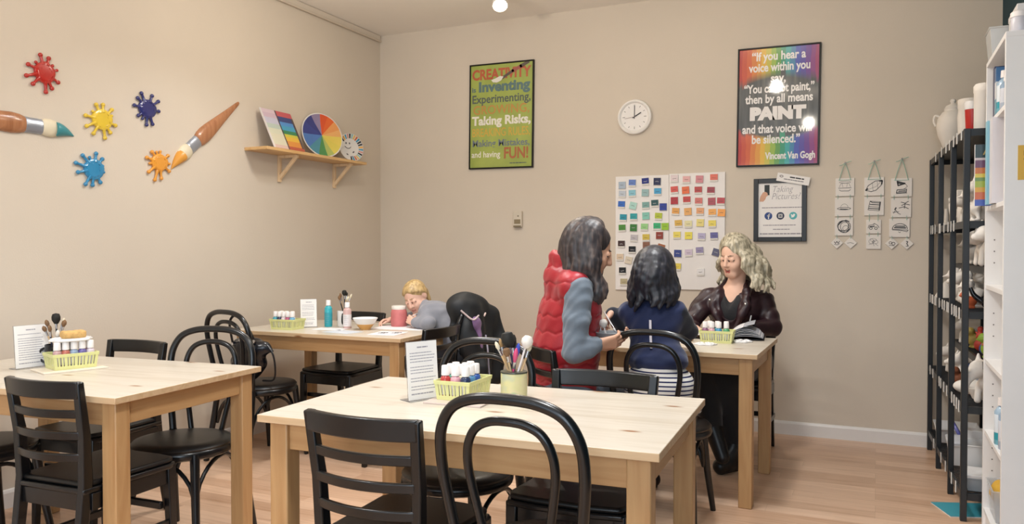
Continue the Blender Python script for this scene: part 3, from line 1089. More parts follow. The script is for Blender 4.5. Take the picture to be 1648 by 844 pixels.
hangings = [
    ('printed clay tile hanging of a wreath and two small diamonds, next to the framed notice', (202, 65), [((122, 185, 278, 330), 'cake'), ((118, 340, 270, 490), 'hat'), ((118, 500, 270, 645), 'nest')], [((137, 703), 'crown'), ((250, 703), 'line')]),
    ('printed clay tile hanging with the butterfly wing on top and two smaller tiles below', (437, 62), [((358, 187, 517, 332), 'wing'), ((358, 340, 517, 487), 'book'), ((375, 520, 495, 630), 'car'), ((375, 640, 495, 752), 'rose')], []),
    ('printed clay tile hanging with the gramophone on top, nearest the black rack', (655, 52), [((570, 200, 735, 345), 'horn'), ((570, 355, 730, 505), 'bird'), ((558, 515, 720, 660), 'cap')], [((580, 708), 'cherries'), ((698, 710), 'seven')])]
for lb, hk, sq, dm in hangings:
    hx, hz = U(*hk)
    r = thing('tile_hanging', lb, 'wall hanging', (hx, YB, hz), group='printed clay tile hangings')

    def L(u, v):
        x, z = U(u, v)
        return x - hx, z - hz
    m = MB()
    m.M = P
    m.lathe([(0, 0), (0.003, 0), (0.003, 0.018), (0.006, 0.019), (0.006, 0.021), (0, 0.022)], 10)
    m.build('nail', hanger, r)
    prev = None
    for (a, b_, c_, d_), kd in sq:
        x0, z1 = L(a, b_)
        x1, z0 = L(c_, d_)
        if prev is None:
            m = MB()
            m.M = P
            for xx in (x0 + 0.022, x1 - 0.022):
                m.tube([(0, 0, 0.014), (xx * 0.5, z1 * 0.5, 0.012), (xx, z1 - 0.012, 0.0115)], 0.0022, 6)
            m.tube([(0, 0, 0.016), (-0.020, -0.014, 0.02), (-0.034, -0.016, 0.018)], 0.002, 6)
            m.tube([(0, 0, 0.016), (0.018, 0.004, 0.02), (0.036, 0.010, 0.018)], 0.002, 6)
            m.tube([(x0 + 0.018, z1 - 0.013, 0.0115), (x1 - 0.018, z1 - 0.013, 0.0115)], 0.0016, 6)
            m.build('ribbon', ribbon, r)
        else:
            for xx in (x0 + 0.018, x1 - 0.018):
                m = MB()
                m.M = P
                m.tube([(xx, z1 - 0.010, 0.0115), (xx, prev + 0.010, 0.0115)], 0.0018, 6)
                m.build('ribbon_link', ribbon, r)
        prev = z0
    for (a, b_), kd in dm:
        x, z = L(a, b_)
        m = MB()
        m.M = P
        m.tube([(x, z + 0.026, 0.0115), (x, prev + 0.008, 0.0115)], 0.0016, 6)
        m.build('ribbon_link', ribbon, r)
    for (a, b_, c_, d_), kd in sq:
        x0, z1 = L(a, b_)
        x1, z0 = L(c_, d_)
        m = MB()
        m.M = P
        m.box(x0, z0, 0.002, x1, z1, 0.010)
        t = m.build('tile', clay, r, bevel=0.002)
        m = MB()
        m.M = P @ T(((x0 + x1) / 2, (z0 + z1) / 2, 0.0099))
        S = x1 - x0
        for pts, w_ in sketch(kd):
            stroke(m, [(p[0] * S, p[1] * S) for p in pts], 0.0016 * w_)
        m.build('printed_drawing', mat('tile_print', '3a3a3c', 0.5), t)
    for (a, b_), kd in dm:
        x, z = L(a, b_)
        m = MB()
        m.M = P @ T((x, z, 0)) @ Matrix.Rotation(pi / 4, 4, 'Z')
        m.box(-0.027, -0.027, 0.002, 0.027, 0.027, 0.009)
        t = m.build('tile', clay, r, bevel=0.002)
        m = MB()
        m.M = P @ T((x, z, 0.0089))
        for pts, w_ in sketch(kd):
            stroke(m, [(p[0] * 0.075, p[1] * 0.075) for p in pts], 0.0013 * w_)
        m.build('printed_drawing', mat('tile_print', '3a3a3c', 0.5), t)

# --- paint splats on the left wall
SPL = {
 'red': (2.570, 2.083, 0.056, 0.054, [(-0.022, 0.084), (0.022, 0.076), (-0.046, 0.043), (-0.085, 0.024), (0.042, 0.043), (0.065, 0.024), (-0.095, -0.033), (-0.062, -0.068), (0.071, -0.036), (0.005, -0.097), (0.037, -0.073)]),
 'yellow': (2.884, 1.900, 0.063, 0.055, [(-0.035, 0.075), (0.006, 0.081), (-0.056, 0.036), (0.060, 0.062), (-0.098, 0.008), (0.059, 0.029), (-0.093, -0.048), (0.082, -0.021), (-0.053, -0.082), (0.049, -0.064), (0.016, -0.098)]),
 'navy': (3.169, 2.001, 0.062, 0.052, [(-0.040, 0.083), (0.033, 0.080), (-0.065, 0.052), (-0.088, 0.007), (0.076, 0.055), (0.078, -0.002), (-0.062, -0.047), (-0.035, -0.062), (-0.007, -0.092), (0.035, -0.083)]),
 'blue': (2.833, 1.634, 0.061, 0.055, [(-0.065, 0.068), (0.014, 0.086), (-0.025, 0.062), (-0.105, 0.025), (0.051, 0.060), (0.053, 0.023), (-0.093, -0.023), (0.059, -0.010), (-0.050, -0.083), (-0.009, -0.085), (0.038, -0.067)]),
 'orange': (3.248, 1.710, 0.060, 0.049, [(-0.052, 0.056), (-0.020, 0.059), (0.006, 0.065), (-0.088, 0.020), (0.061, 0.046), (-0.069, -0.012), (0.070, -0.001), (-0.076, -0.061), (0.069, -0.045), (-0.034, -0.104), (0.012, -0.092)])}
HEX = {'red': 'b3271f', 'yellow': 'e0c03c', 'navy': '2b2f6b', 'blue': '2f86b4', 'orange': 'e39a38'}
PL = left_wall(0, 0, 0)
for nm, (y, z, rx, rz_, arms) in SPL.items():
    m = MB()
    m.M = PL
    rx, rz_ = rx * 0.93, rz_ * 0.96
    N = 40
    prof = [(1.0, 0.0), (1.03, 0.007), (1.0, 0.0135), (0.92, 0.0165), (0.7, 0.0172), (0.0, 0.0172)]
    rings = []
    for f_, hgt in prof[:-1]:
        rings.append([(rx * f_ * cos(2 * pi * k / N) * (1 + 0.03 * sin(5 * 2 * pi * k / N)), rz_ * f_ * sin(2 * pi * k / N) * (1 + 0.03 * cos(4 * 2 * pi * k / N)), hgt) for k in range(N)])
    m.loft(rings)
    for ax, az in arms:
        L_ = math.hypot(ax, az)
        short = L_ < 0.075
        rt = 0.0065 if short else 0.0078
        m.tube([(ax * 0.45, az * 0.45, 0.008), (ax * 0.62, az * 0.62, 0.008), (ax * 0.80, az * 0.80, 0.008), (ax * 0.97, az * 0.97, 0.008)], [rt * 1.7, rt * 1.0, rt * 0.85, rt], 10)
        m.ball((ax * 0.97, az * 0.97, 0.008), rt * (1.25 if short else 1.45), 12, (1, 1, 0.9))
    tag(m.build('paint_splat', mat('splat_' + nm, HEX[nm], 0.18, coat=0.6, var=0.04), None, (XL, y, z)), {'red': 'red ceramic paint splat, highest on the left wall', 'yellow': 'yellow ceramic paint splat on the left wall', 'navy': 'navy blue ceramic paint splat on the left wall', 'blue': 'turquoise blue ceramic paint splat, lowest on the left wall', 'orange': 'orange ceramic paint splat below the slanting brush'}[nm], 'paint splat', 'paint splats on the left wall')

# --- two giant paintbrushes
brush_wood = wood('brush_handle_wood', '94603f', 'b07a56', 2, 0.22, False)
ferrule_m = mat('brush_ferrule', 'a6acb8', 0.3, metal=0.6)
hair_m = mat('cream_bristle', 'dbcfb4', 0.55, var=0.1)


def giant_brush(label, base, direction, tip_mat, tip_bend):
    """axis runs from the handle end to the tip, half sunk against the wall"""
    d = Vector(direction).normalized()
    r = thing('giant_paintbrush', label, 'decoration', base, group='giant paintbrushes on the left wall')
    q_ = d.to_track_quat('Z', 'X').to_matrix().to_4x4()
    F = Matrix.Diagonal((0.55, 1, 1, 1)) @ q_

    def seg(name, prof, mm, n=28):
        m = MB()
        m.M = F
        m.lathe(prof, n)
        return m.build(name, mm, r)
    seg('handle', [(0, 0), (0.008, 0.004), (0.012, 0.02), (0.022, 0.12), (0.036, 0.24), (0.047, 0.33), (0.050, 0.38), (0.046, 0.42), (0.038, 0.445), (0.03, 0.452), (0, 0.452)], brush_wood)
    seg('ferrule', [(0, 0.445), (0.037, 0.446), (0.039, 0.452), (0.037, 0.47), (0.038, 0.50), (0.036, 0.522), (0.038, 0.528), (0.036, 0.532), (0, 0.532)], ferrule_m)
    seg('bristles', [(0, 0.528), (0.034, 0.528), (0.043, 0.55), (0.045, 0.575), (0.040, 0.60), (0.030, 0.625), (0.0, 0.64)], hair_m)
    m = MB()
    side = Vector((0, 0, -1)) if tip_bend else Vector((0, 0, 1))
    pts = []
    for i in range(9):
        u = i / 8
        p = d * (0.600 + 0.105 * u) + side * (0.022 * u * u)
        pts.append((p.x * 0.55, p.y, p.z))
    m.tube(pts, [0.036, 0.036, 0.033, 0.029, 0.024, 0.019, 0.013, 0.007, 0.001], 16)
    o = m.build('paint_tip', tip_mat, r)
    return r


giant_brush('giant wooden paintbrush with an orange tip, slanting down the left wall', (XL + 0.004, 3.872, 2.154), (0, 3.44 - 3.872, 1.792 - 2.154), mat('tip_orange', 'd9983f', 0.35), True)
giant_brush('giant wooden paintbrush with a teal tip, cut off by the edge of the photo', (XL + 0.004, 2.02, 1.822), (0, 1, -0.012), mat('tip_teal', '3f8f98', 0.35), True)

# --- wooden wall shelf and what stands on it
shelf_w = wood('shelf_pine', 'c99a60', 'd8b07a', 1, 0.4, False)
SZ = 1.874
r = thing('wall_shelf', 'small wooden shelf on two brackets on the left wall', 'shelf', (XL, 4.46, SZ))
MB().box(0, -0.54, -0.02, 0.19, 0.54, 0).build('shelf_board', shelf_w, r, bevel=0.002)
bw_ = wood('bracket_pine', 'd7b489', 'e4c8a2', 2, 0.45, False)
for y in (-0.22, 0.38):
    b = thing('bracket', None, None)
    b.parent = r
    b.location = (0, y, 0)
    MB().box(0, -0.012, -0.20, 0.018, 0.012, -0.02).build('upright', bw_, b, bevel=0.002)
    MB().box(0.018, -0.012, -0.04, 0.165, 0.012, -0.0205).build('arm', bw_, b, bevel=0.002)
    MB().sweep([(0.012, 0, -0.175), (0.155, 0, -0.032)], (0, 1, 0), 0.018, 0.022).build('strut', bw_, b, bevel=0.002)


def banded(name, stops, axis='Z', rough=0.3, coat=0.5, interp='CONSTANT'):
    """painted stripes over generated coordinates"""
    m = bpy.data.materials.new(name)
    m.use_nodes = True
    nt = m.node_tree
    b = nt.nodes['Principled BSDF']
    b.inputs['Roughness'].default_value = rough
    b.inputs['Coat Weight'].default_value = coat
    tc = nt.nodes.new('ShaderNodeTexCoord')
    sp = nt.nodes.new('ShaderNodeSeparateXYZ')
    nt.links.new(tc.outputs['Generated'], sp.inputs[0])
    r_ = ramp_node(nt, stops, interp)
    nt.links.new(sp.outputs[axis], r_.inputs['Fac'])
    nt.links.new(r_.outputs['Color'], b.inputs['Base Color'])
    return m


lean = math.atan2(0.13, 0.27)
for y0, y1, lb, st, h_ in [
    (4.022, 4.150, 'pale pastel striped paint chart leaning on the wooden wall shelf', [(0, 'd9b9ae'), (0.08, 'd8d2b8'), (0.36, 'd3d3bb'), (0.5, 'b9c6bb'), (0.62, 'c4c2d4'), (0.78, 'cdb4c4'), (0.9, 'd8c2cc')], 0.295),
    (4.160, 4.312, 'rainbow striped paint chart leaning on the wooden wall shelf', [(0, 'b4523a'), (0.08, 'd98c38'), (0.22, 'e0b33c'), (0.33, 'c8c040'), (0.4, '2f7f50'), (0.5, '3f9cc0'), (0.62, '4b8ccc'), (0.72, '2f3f7c'), (0.86, 'c4545c')], 0.295)]:
    r = thing('paint_chart', lb, 'paint chart', (XL + 0.165, (y0 + y1) / 2, SZ + 0.002), rot=(0, -lean, 0), group='paint charts on the shelf')
    w = y1 - y0
    MB().box(0, -w / 2, 0, 0.006, w / 2, h_).build('chart', banded('chart_' + lb[:4], st), r)
    m = MB()
    m.box(-0.002, -w / 2 - 0.008, 0, 0.007, -w / 2, h_)
    m.box(-0.002, w / 2 - 0.018 if y0 > 4.1 else w / 2, 0.02, 0.007, w / 2, h_ * 0.86)
    m.build('edge', mat('chart_white_edge', 'ddd6d2', 0.4) if y0 < 4.1 else mat('chart_dark_edge', '55484c', 0.4), r)


def standing_disc(name, label, y, x, R, yaw, back):
    """a disc on its rim, leaning back; local frame x right, y up, z to the reader, origin at the rim"""
    r = thing(name, label, 'plate', (x, y, SZ + 0.001))
    M = Matrix.Rotation(-yaw, 4, 'Z') @ Matrix.Rotation(-back, 4, 'Y') @ left_wall(0, 0, 0) @ T((0, R, 0))
    return r, M


R_ = 0.166
r, M = standing_disc('colour_wheel_plate', 'round plate painted as a colour wheel on the wall shelf', 4.605, XL + 0.105, R_, radians(20), radians(13))
m = MB()
m.M = M
m.lathe([(0, -0.006), (0.10, -0.006), (R_ - 0.002, 0.004), (R_, 0.008), (R_ - 0.004, 0.0095), (0.10, 0.0), (0, 0.0)], 48)
m.build('plate', mat('plate_white_glaze', 'd9d6d2', 0.2), r)
wheel = ['d2542c', 'd8622f', 'dd9455', 'e0a765', 'dcc55a', 'd6c458', 'a9b464', '4f8a52', '4d8a9c', '4f78b8', '3a4486', '383f7c', '8c7f9e']
ang = [90, 67, 45, 20, 0, -28, -60, -82, -108, -140, -180, -215, -242, -270]
for i, h_ in enumerate(wheel):
    a0, a1 = radians(ang[i]), radians(ang[i + 1])
    m = MB()
    m.M = M
    n = 6
    pts = [(0, 0)] + [((R_ - 0.008) * cos(a0 + (a1 - a0) * k_ / n), (R_ - 0.008) * sin(a0 + (a1 - a0) * k_ / n)) for k_ in range(n + 1)]
    vs = []
    for px_, py_ in reversed(pts):
        rr_ = math.hypot(px_, py_)
        vs.append((px_, py_, 0.0006 + max(0, rr_ - 0.10) / 0.062 * 0.0092))
    a = [m._v(p_) for p_ in vs]
    # fan in two rings so the sector follows the rim
    inner = [m._v((0.1 / (R_ - 0.008) * p_[0], 0.1 / (R_ - 0.008) * p_[1], 0.0007)) for p_ in vs[:-1]]
    for k_ in range(len(inner) - 1):
        m._f([a[k_], a[k_ + 1], inner[k_ + 1], inner[k_]])
        m._f([inner[k_], inner[k_ + 1], a[-1]])
    m.build('colour_sector', col(h_, 0.25), r)

R_ = 0.108
r, M = standing_disc('face_plate', 'small plate with a smiling face and striped rim at the end of the wall shelf', 4.905, XL + 0.125, R_, radians(20), radians(10))
m = MB()
m.M = M
m.lathe([(0, -0.005), (0.07, -0.005), (R_ - 0.002, 0.006), (R_, 0.009), (R_ - 0.003, 0.0105), (0.068, 0.0), (0, 0.0)], 40)
m.build('plate', mat('plate_white_glaze', 'd9d6d2', 0.2), r)
rng = random.Random(4)
pal = ['23262c', '3f87a8', 'c46a4a', 'd8b060', '8fb7b2', '2c2d33', 'c89088', '4d93b0', 'd9a24a', '30323a']
for k_ in range(20):
    a0 = radians(-100 + 12.5 * k_)
    m = MB()
    m.M = M
    pts = [(0.070, a0), (0.103, a0), (0.103, a0 + 0.15), (0.070, a0 + 0.15)]
    vs = [m._v((p_[0] * cos(p_[1]), p_[0] * sin(p_[1]), 0.0012 if p_[0] < 0.08 else 0.0112)) for p_ in pts]
    m._f(vs)
    m.build('rim_stripe', col(pal[k_ % len(pal)], 0.25), r)
m = MB()
m.M = M @ T((-0.025, 0.018, 0.0014))
stroke(m, circle(-0.014, 0.012, 0.003, 0.005), 0.004)
stroke(m, circle(0.016, 0.012, 0.003, 0.005), 0.004)
stroke(m, circle(0.0, -0.006, 0.026, 0.022, 12, pi * 1.1, pi * 1.9), 0.004)
m.build('painted_face', col('3a3238', 0.3), r)
m = MB()
m.M = M @ T((-0.03, -0.05, 0.0012))
for k_ in range(7):
    a0, b0 = rng.uniform(-0.03, 0.05), rng.uniform(-0.03, 0.02)
    stroke(m, [(a0, b0), (a0 + 0.01, b0 + rng.uniform(-0.012, 0.012))], 0.008)
m.build('painted_patches', col('4a4650', 0.3), r)

# --- ceiling spot
r = thing('spot_light', 'white ceiling spotlight with a glowing lens at the top of the photo', 'lamp', (-2.34, 4.87, ZC))
MB().lathe([(0, -0.012), (0.06, -0.012), (0.06, 0.0), (0, 0.0)], 24).build('ceiling_plate', white_plastic, r, bevel=0.002)
MB().tube([(0, 0, -0.01), (0, 0, -0.05)], 0.008, 10).build('stem', white_plastic, r)
ax = Vector((0.30, -0.52, -0.85)).normalized()
qa = ax.to_track_quat('Z', 'Y')
c0 = Vector((0, 0, -0.05)) - ax * 0.04
MB().lathe([(0, 0), (0.03, 0), (0.045, 0.01), (0.052, 0.10), (0.050, 0.102), (0.046, 0.085), (0, 0.085)], 28, c0, qa).build('housing', white_plastic, r)
MB().lathe([(0, 0.0855), (0.044, 0.0855), (0.04, 0.096), (0.02, 0.104), (0, 0.106)], 24, c0, qa).build('lens', mat('spot_glow', 'fff2de', 0.3, emit=9.0), r)
sp = bpy.data.lights.new('spot_beam', 'SPOT')
sp.energy = 45
sp.color = (1.0, 0.88, 0.74)
sp.spot_size = radians(110)
sp.spot_blend = 0.9
sp.shadow_soft_size = 0.05
so = bpy.data.objects.new('spot_beam', sp)
COL.objects.link(so)
so.location = Vector((-2.34, 4.87, ZC)) + c0 + ax * 0.13
so.rotation_euler = ax.to_track_quat('-Z', 'Y').to_euler()

# ------------------------------------------------------------------ soft bodies: distance fields turned into one skin
class Soft:
    """smooth union of rounded shapes sampled on a grid and skinned with surface nets"""

    def __init__(self, vox):
        self.h = vox
        self.P = []
        self.k = 0.02
        self.c = 0

    def cone(self, a, b, ra, rb=None, k=None, c=None, sub=False):
        rb = ra if rb is None else rb
        self.P.append(('c', np.array(a, float), np.array(b, float), ra, rb, self.k if k is None else k, self.c if c is None else c, sub))
        return self

    def chain(self, pts, rs, k=None, c=None):
        if not isinstance(rs, (list, tuple)):
            rs = [rs] * len(pts)
        for i in range(len(pts) - 1):
            self.cone(pts[i], pts[i + 1], rs[i], rs[i + 1], k, c)
        return self

    def ell(self, ctr, rad, R=None, k=None, c=None, sub=False):
        R = np.eye(3) if R is None else np.array(R, float)
        self.P.append(('e', np.array(ctr, float), np.array(rad, float), R, None, self.k if k is None else k, self.c if c is None else c, sub))
        return self

    def rbox(self, ctr, half, r, R=None, k=None, c=None, sub=False):
        R = np.eye(3) if R is None else np.array(R, float)
        self.P.append(('b', np.array(ctr, float), np.array(half, float), R, r, self.k if k is None else k, self.c if c is None else c, sub))
        return self

    def _bounds(self, p):
        if p[0] == 'c':
            r = np.array([p[3]] * 3), np.array([p[4]] * 3)
            return np.minimum(p[1] - r[0], p[2] - r[1]), np.maximum(p[1] + r[0], p[2] + r[1])
        if p[0] == 'e':
            e = np.sqrt(((p[3] * p[2][None, :]) ** 2).sum(1))
            return p[1] - e, p[1] + e
        e = (np.abs(p[3]) * (p[2] + p[4])[None, :]).sum(1)
        return p[1] - e, p[1] + e

    def _dist(self, p, X):
        if p[0] == 'c':
            a, b, ra, rb = p[1], p[2], p[3], p[4]
            ba = b - a
            l2 = max(1e-12, ba @ ba)
            t = np.clip(((X - a) @ ba.astype(np.float32)) / l2, 0, 1)
            q = X - a.astype(np.float32) - t[..., None] * ba.astype(np.float32)
            return np.sqrt((q * q).sum(-1)) - (ra + (rb - ra) * t)
        Y = (X - p[1].astype(np.float32)) @ p[3].astype(np.float32)
        if p[0] == 'e':
            r = p[2].astype(np.float32)
            k0 = np.sqrt(((Y / r) ** 2).sum(-1))
            k1 = np.sqrt(((Y / (r * r)) ** 2).sum(-1))
            return k0 * (k0 - 1) / np.maximum(k1, 1e-9)
        q = np.abs(Y) - p[2].astype(np.float32)
        return np.sqrt((np.maximum(q, 0) ** 2).sum(-1)) + np.minimum(q.max(-1), 0) - p[4]

    def mesh(self, name, mats, parent=None, smooth_it=0, wobble=None, loc=(0, 0, 0)):
        h = self.h
        B = [self._bounds(p) for p in self.P if not p[7]]
        lo = np.min([b[0] for b in B], 0) - 4 * h
        hi = np.max([b[1] for b in B], 0) + 4 * h
        n = np.ceil((hi - lo) / h).astype(int) + 1
        D = np.full(n, 9.0, np.float32)
        ID = np.zeros(n, np.int8)
        DM = np.full(n, 9.0, np.float32)
        for p in self.P:
            b0, b1 = self._bounds(p)
            mrg = p[5] + 3 * h
            i0 = np.clip(np.floor((b0 - mrg - lo) / h).astype(int), 0, n - 1)
            i1 = np.clip(np.ceil((b1 + mrg - lo) / h).astype(int) + 1, 1, n)
            if (i1 <= i0).any():
                continue
            ax = [(lo[d] + h * np.arange(i0[d], i1[d])).astype(np.float32) for d in range(3)]
            X = np.stack(np.meshgrid(*ax, indexing='ij'), -1)
            d = self._dist(p, X)
            s = tuple(slice(i0[q], i1[q]) for q in range(3))
            o = D[s]
            k = max(p[5], 1e-5)
            if p[7]:
                hh = np.maximum(k - np.abs(-d - o), 0) / k
                D[s] = np.maximum(o, -d) + hh * hh * k / 4
                if p[6] >= 0:
                    m = (-d > o - h)
                    ID[s] = np.where(m, p[6], ID[s])
                continue
            hh = np.maximum(k - np.abs(d - o), 0) / k
            D[s] = np.minimum(o, d) - hh * hh * k / 4
            if p[6] >= 0:
                m = d < DM[s]
                ID[s] = np.where(m, p[6], ID[s])
                DM[s] = np.where(m, d, DM[s])
        return self._skin(D, ID, lo, name, mats, parent, smooth_it, wobble, loc)

    def _skin(self, D, ID, lo, name, mats, parent, smooth_it, wobble, loc):
        h = self.h
        S = D < 0
        c = [S[i:S.shape[0] - 1 + i, j:S.shape[1] - 1 + j, k:S.shape[2] - 1 + k] for i in (0, 1) for j in (0, 1) for k in (0, 1)]
        anyc = c[0].copy()
        allc = c[0].copy()
        for q in c[1:]:
            anyc |= q
            allc &= q
        act = anyc & ~allc
        I = np.argwhere(act)
        idx = np.full(act.shape, -1, np.int32)
        idx[act] = np.arange(len(I))
        acc = np.zeros((len(I), 3), np.float64)
        cnt = np.zeros(len(I))
        off = [np.array(o) for o in ((0, 0, 0), (0, 0, 1), (0, 1, 0), (0, 1, 1), (1, 0, 0), (1, 0, 1), (1, 1, 0), (1, 1, 1))]
        val = [D[tuple((I + o).T)] for o in off]
        for a in range(8):
            for b in range(a + 1, 8):
                dd = off[b] - off[a]
                if np.abs(dd).sum() != 1 or dd.min() < 0:
                    continue
                va, vb = val[a], val[b]
                m = (va < 0) != (vb < 0)
                t = np.where(m, va / np.where(m, va - vb, 1), 0)
                acc += np.where(m[:, None], off[a] + t[:, None] * dd, 0)
                cnt += m
        V = (I + acc / cnt[:, None]) * h + lo
        vid = ID[tuple(np.clip(np.round((V - lo) / h).astype(int), 0, np.array(D.shape) - 1).T)]
        Q = []
        for ax in range(3):
            e = [slice(1, -1)] * 3
            e0, e1 = list(e), list(e)
            e0[ax] = slice(0, -1)
            e1[ax] = slice(1, None)
            s0, s1 = S[tuple(e0)], S[tuple(e1)]
            E = np.argwhere(s0 != s1)
            if not len(E):
                continue
            flip = s0[tuple(E.T)]
            base = E.copy()
            u, v = [(1, 2), (2, 0), (0, 1)][ax]
            base[:, [q for q in range(3) if q != ax]] += 1
            quad = []
            for du, dv in ((-1, -1), (0, -1), (0, 0), (-1, 0)):
                q = base.copy()
                q[:, u] += du
                q[:, v] += dv
                quad.append(idx[tuple(q.T)])
            quad = np.stack(quad, 1)
            quad[~flip] = quad[~flip][:, ::-1]
            Q.append(quad)
        Q = np.concatenate(Q)
        Q = Q[(Q >= 0).all(1)]
        if smooth_it:
            nb = np.concatenate([Q[:, [0, 1]], Q[:, [1, 2]], Q[:, [2, 3]], Q[:, [3, 0]]])
            for _ in range(smooth_it):
                A = np.zeros_like(V)
                w = np.zeros(len(V))
                np.add.at(A, nb[:, 0], V[nb[:, 1]])
                np.add.at(w, nb[:, 0], 1)
                V = 0.5 * V + 0.5 * A / np.maximum(w, 1)[:, None]
        me = bpy.data.meshes.new(name)
        me.vertices.add(len(V))
        me.vertices.foreach_set('co', V.ravel())
        me.loops.add(len(Q) * 4)
        me.loops.foreach_set('vertex_index', Q.ravel().astype(np.int32))
        me.polygons.add(len(Q))
        me.polygons.foreach_set('loop_start', np.arange(0, len(Q) * 4, 4, dtype=np.int32))
        me.polygons.foreach_set('material_index', vid[Q[:, 0]].astype(np.int32))
        me.update(calc_edges=True)
        me.validate()
        for m in (mats if isinstance(mats, (list, tuple)) else [mats]):
            me.materials.append(m)
        me.polygons.foreach_set('use_smooth', [True] * len(me.polygons))
        if wobble:
            nv = len(me.vertices)
            co = np.empty(nv * 3)
            no = np.empty(nv * 3)
            me.vertices.foreach_get('co', co)
            me.vertex_normals.foreach_get('vector', no)
            co, no = co.reshape(-1, 3), no.reshape(-1, 3)
            co = co + no * wobble(co)[:, None]
            me.vertices.foreach_set('co', co.ravel())
            me.update()
        o = bpy.data.objects.new(name, me)
        COL.objects.link(o)
        o.location = loc
        if parent:
            o.parent = parent
        return o


def nz(v):
    v = np.array(v, float)
    return v / np.linalg.norm(v)


def frame(F, U):
    """columns: side (x), forward (y), up (z)"""
    F = nz(F)
    Rr = nz(np.cross(F, U))
    U = np.cross(Rr, F)
    return np.stack([Rr, F, U], 1)


def wrinkle(amp, f=26.0, seed=0.0):
    def w(co):
        x, y, z = co[:, 0], co[:, 1], co[:, 2]
        return amp * (np.sin(f * (z + 0.35 * x) + 2.3 * np.sin(9 * x + seed) + 1.7 * np.sin(11 * y)) * 0.6 + np.sin(f * 1.9 * (z * 0.6 - x + y * 0.8) + seed * 2 + 2 * np.sin(13 * z)) * 0.4)
    return w


# material slots of a body: 0 skin, 1 lips, 2 brow, 3 eye line, 4 nails or cheeks
def add_head(S, C, F, U, s, jaw=1.0, lids=True, open_mouth=False):
    A = frame(F, U)
    C = np.array(C, float)

    def p(x, y, z):
        return C + A @ (np.array([x, y, z]) * s)

    def e(x, y, z, rx, ry, rz, k, c=0, sub=False):
        S.ell(p(x, y, z), np.array([rx, ry, rz]) * s, A, k * s, c, sub)
    e(0, -0.014, 0.028, 0.076, 0.096, 0.088, 0.01)
    e(0, 0.026, -0.030, 0.060 * jaw, 0.066, 0.080, 0.03)
    e(0, 0.050, -0.072, 0.040 * jaw, 0.038, 0.036, 0.03)
    S.cone(p(-0.02, 0.070, -0.092), p(0.02, 0.070, -0.092), 0.019 * s, 0.019 * s, 0.025 * s, 0)
    for q in (-1, 1):
        S.ell(p(q * 0.034, 0.105, 0.014), np.array([0.018, 0.016, 0.012]) * s, A, 0.020 * s, -1, True)
        S.ell(p(q * 0.033, 0.076, 0.009), np.array([0.0165, 0.0165, 0.0150]) * s, A, 0.006 * s, 0)
        S.cone(p(q * 0.040, 0.062, -0.03), p(q * 0.034, 0.068, -0.034), 0.022 * s, 0.022 * s, 0.03 * s, 0)
    # nose
    S.cone(p(0, 0.090, 0.020), p(0, 0.109, -0.022), 0.0085 * s, 0.0115 * s, 0.014 * s, 0)
    S.cone(p(-0.010, 0.098, -0.027), p(0.010, 0.098, -0.027), 0.0078 * s, 0.0078 * s, 0.008 * s, 0)
    # ears
    for q in (-1, 1):
        S.ell(p(q * 0.077, -0.012, -0.004), np.array([0.009, 0.021, 0.031]) * s, A, 0.010 * s, 0)
    # mouth
    S.cone(p(-0.012, 0.0835, -0.0545), p(0.012, 0.0835, -0.0545), 0.0045 * s, 0.0045 * s, 0.006 * s, 1)
    lo_ = 0.005 if open_mouth else 0.0
    if open_mouth:
        S.cone(p(-0.006, 0.0850, -0.0605), p(0.006, 0.0850, -0.0605), 0.0034 * s, 0.0034 * s, 0.004 * s, 3)
    S.cone(p(-0.008, 0.0830, -0.0640 - lo_), p(0.008, 0.0830, -0.0640 - lo_), 0.0056 * s, 0.0056 * s, 0.006 * s, 1)
    # brows and lash lines
    for q in (-1, 1):
        S.cone(p(q * 0.018, 0.090, 0.030), p(q * 0.048, 0.076, 0.032), 0.0030 * s, 0.0022 * s, 0.003 * s, 2)
        S.cone(p(q * 0.019, 0.0885, 0.003), p(q * 0.046, 0.082, 0.003), 0.0034 * s, 0.0030 * s, 0.002 * s, 3)
    return p


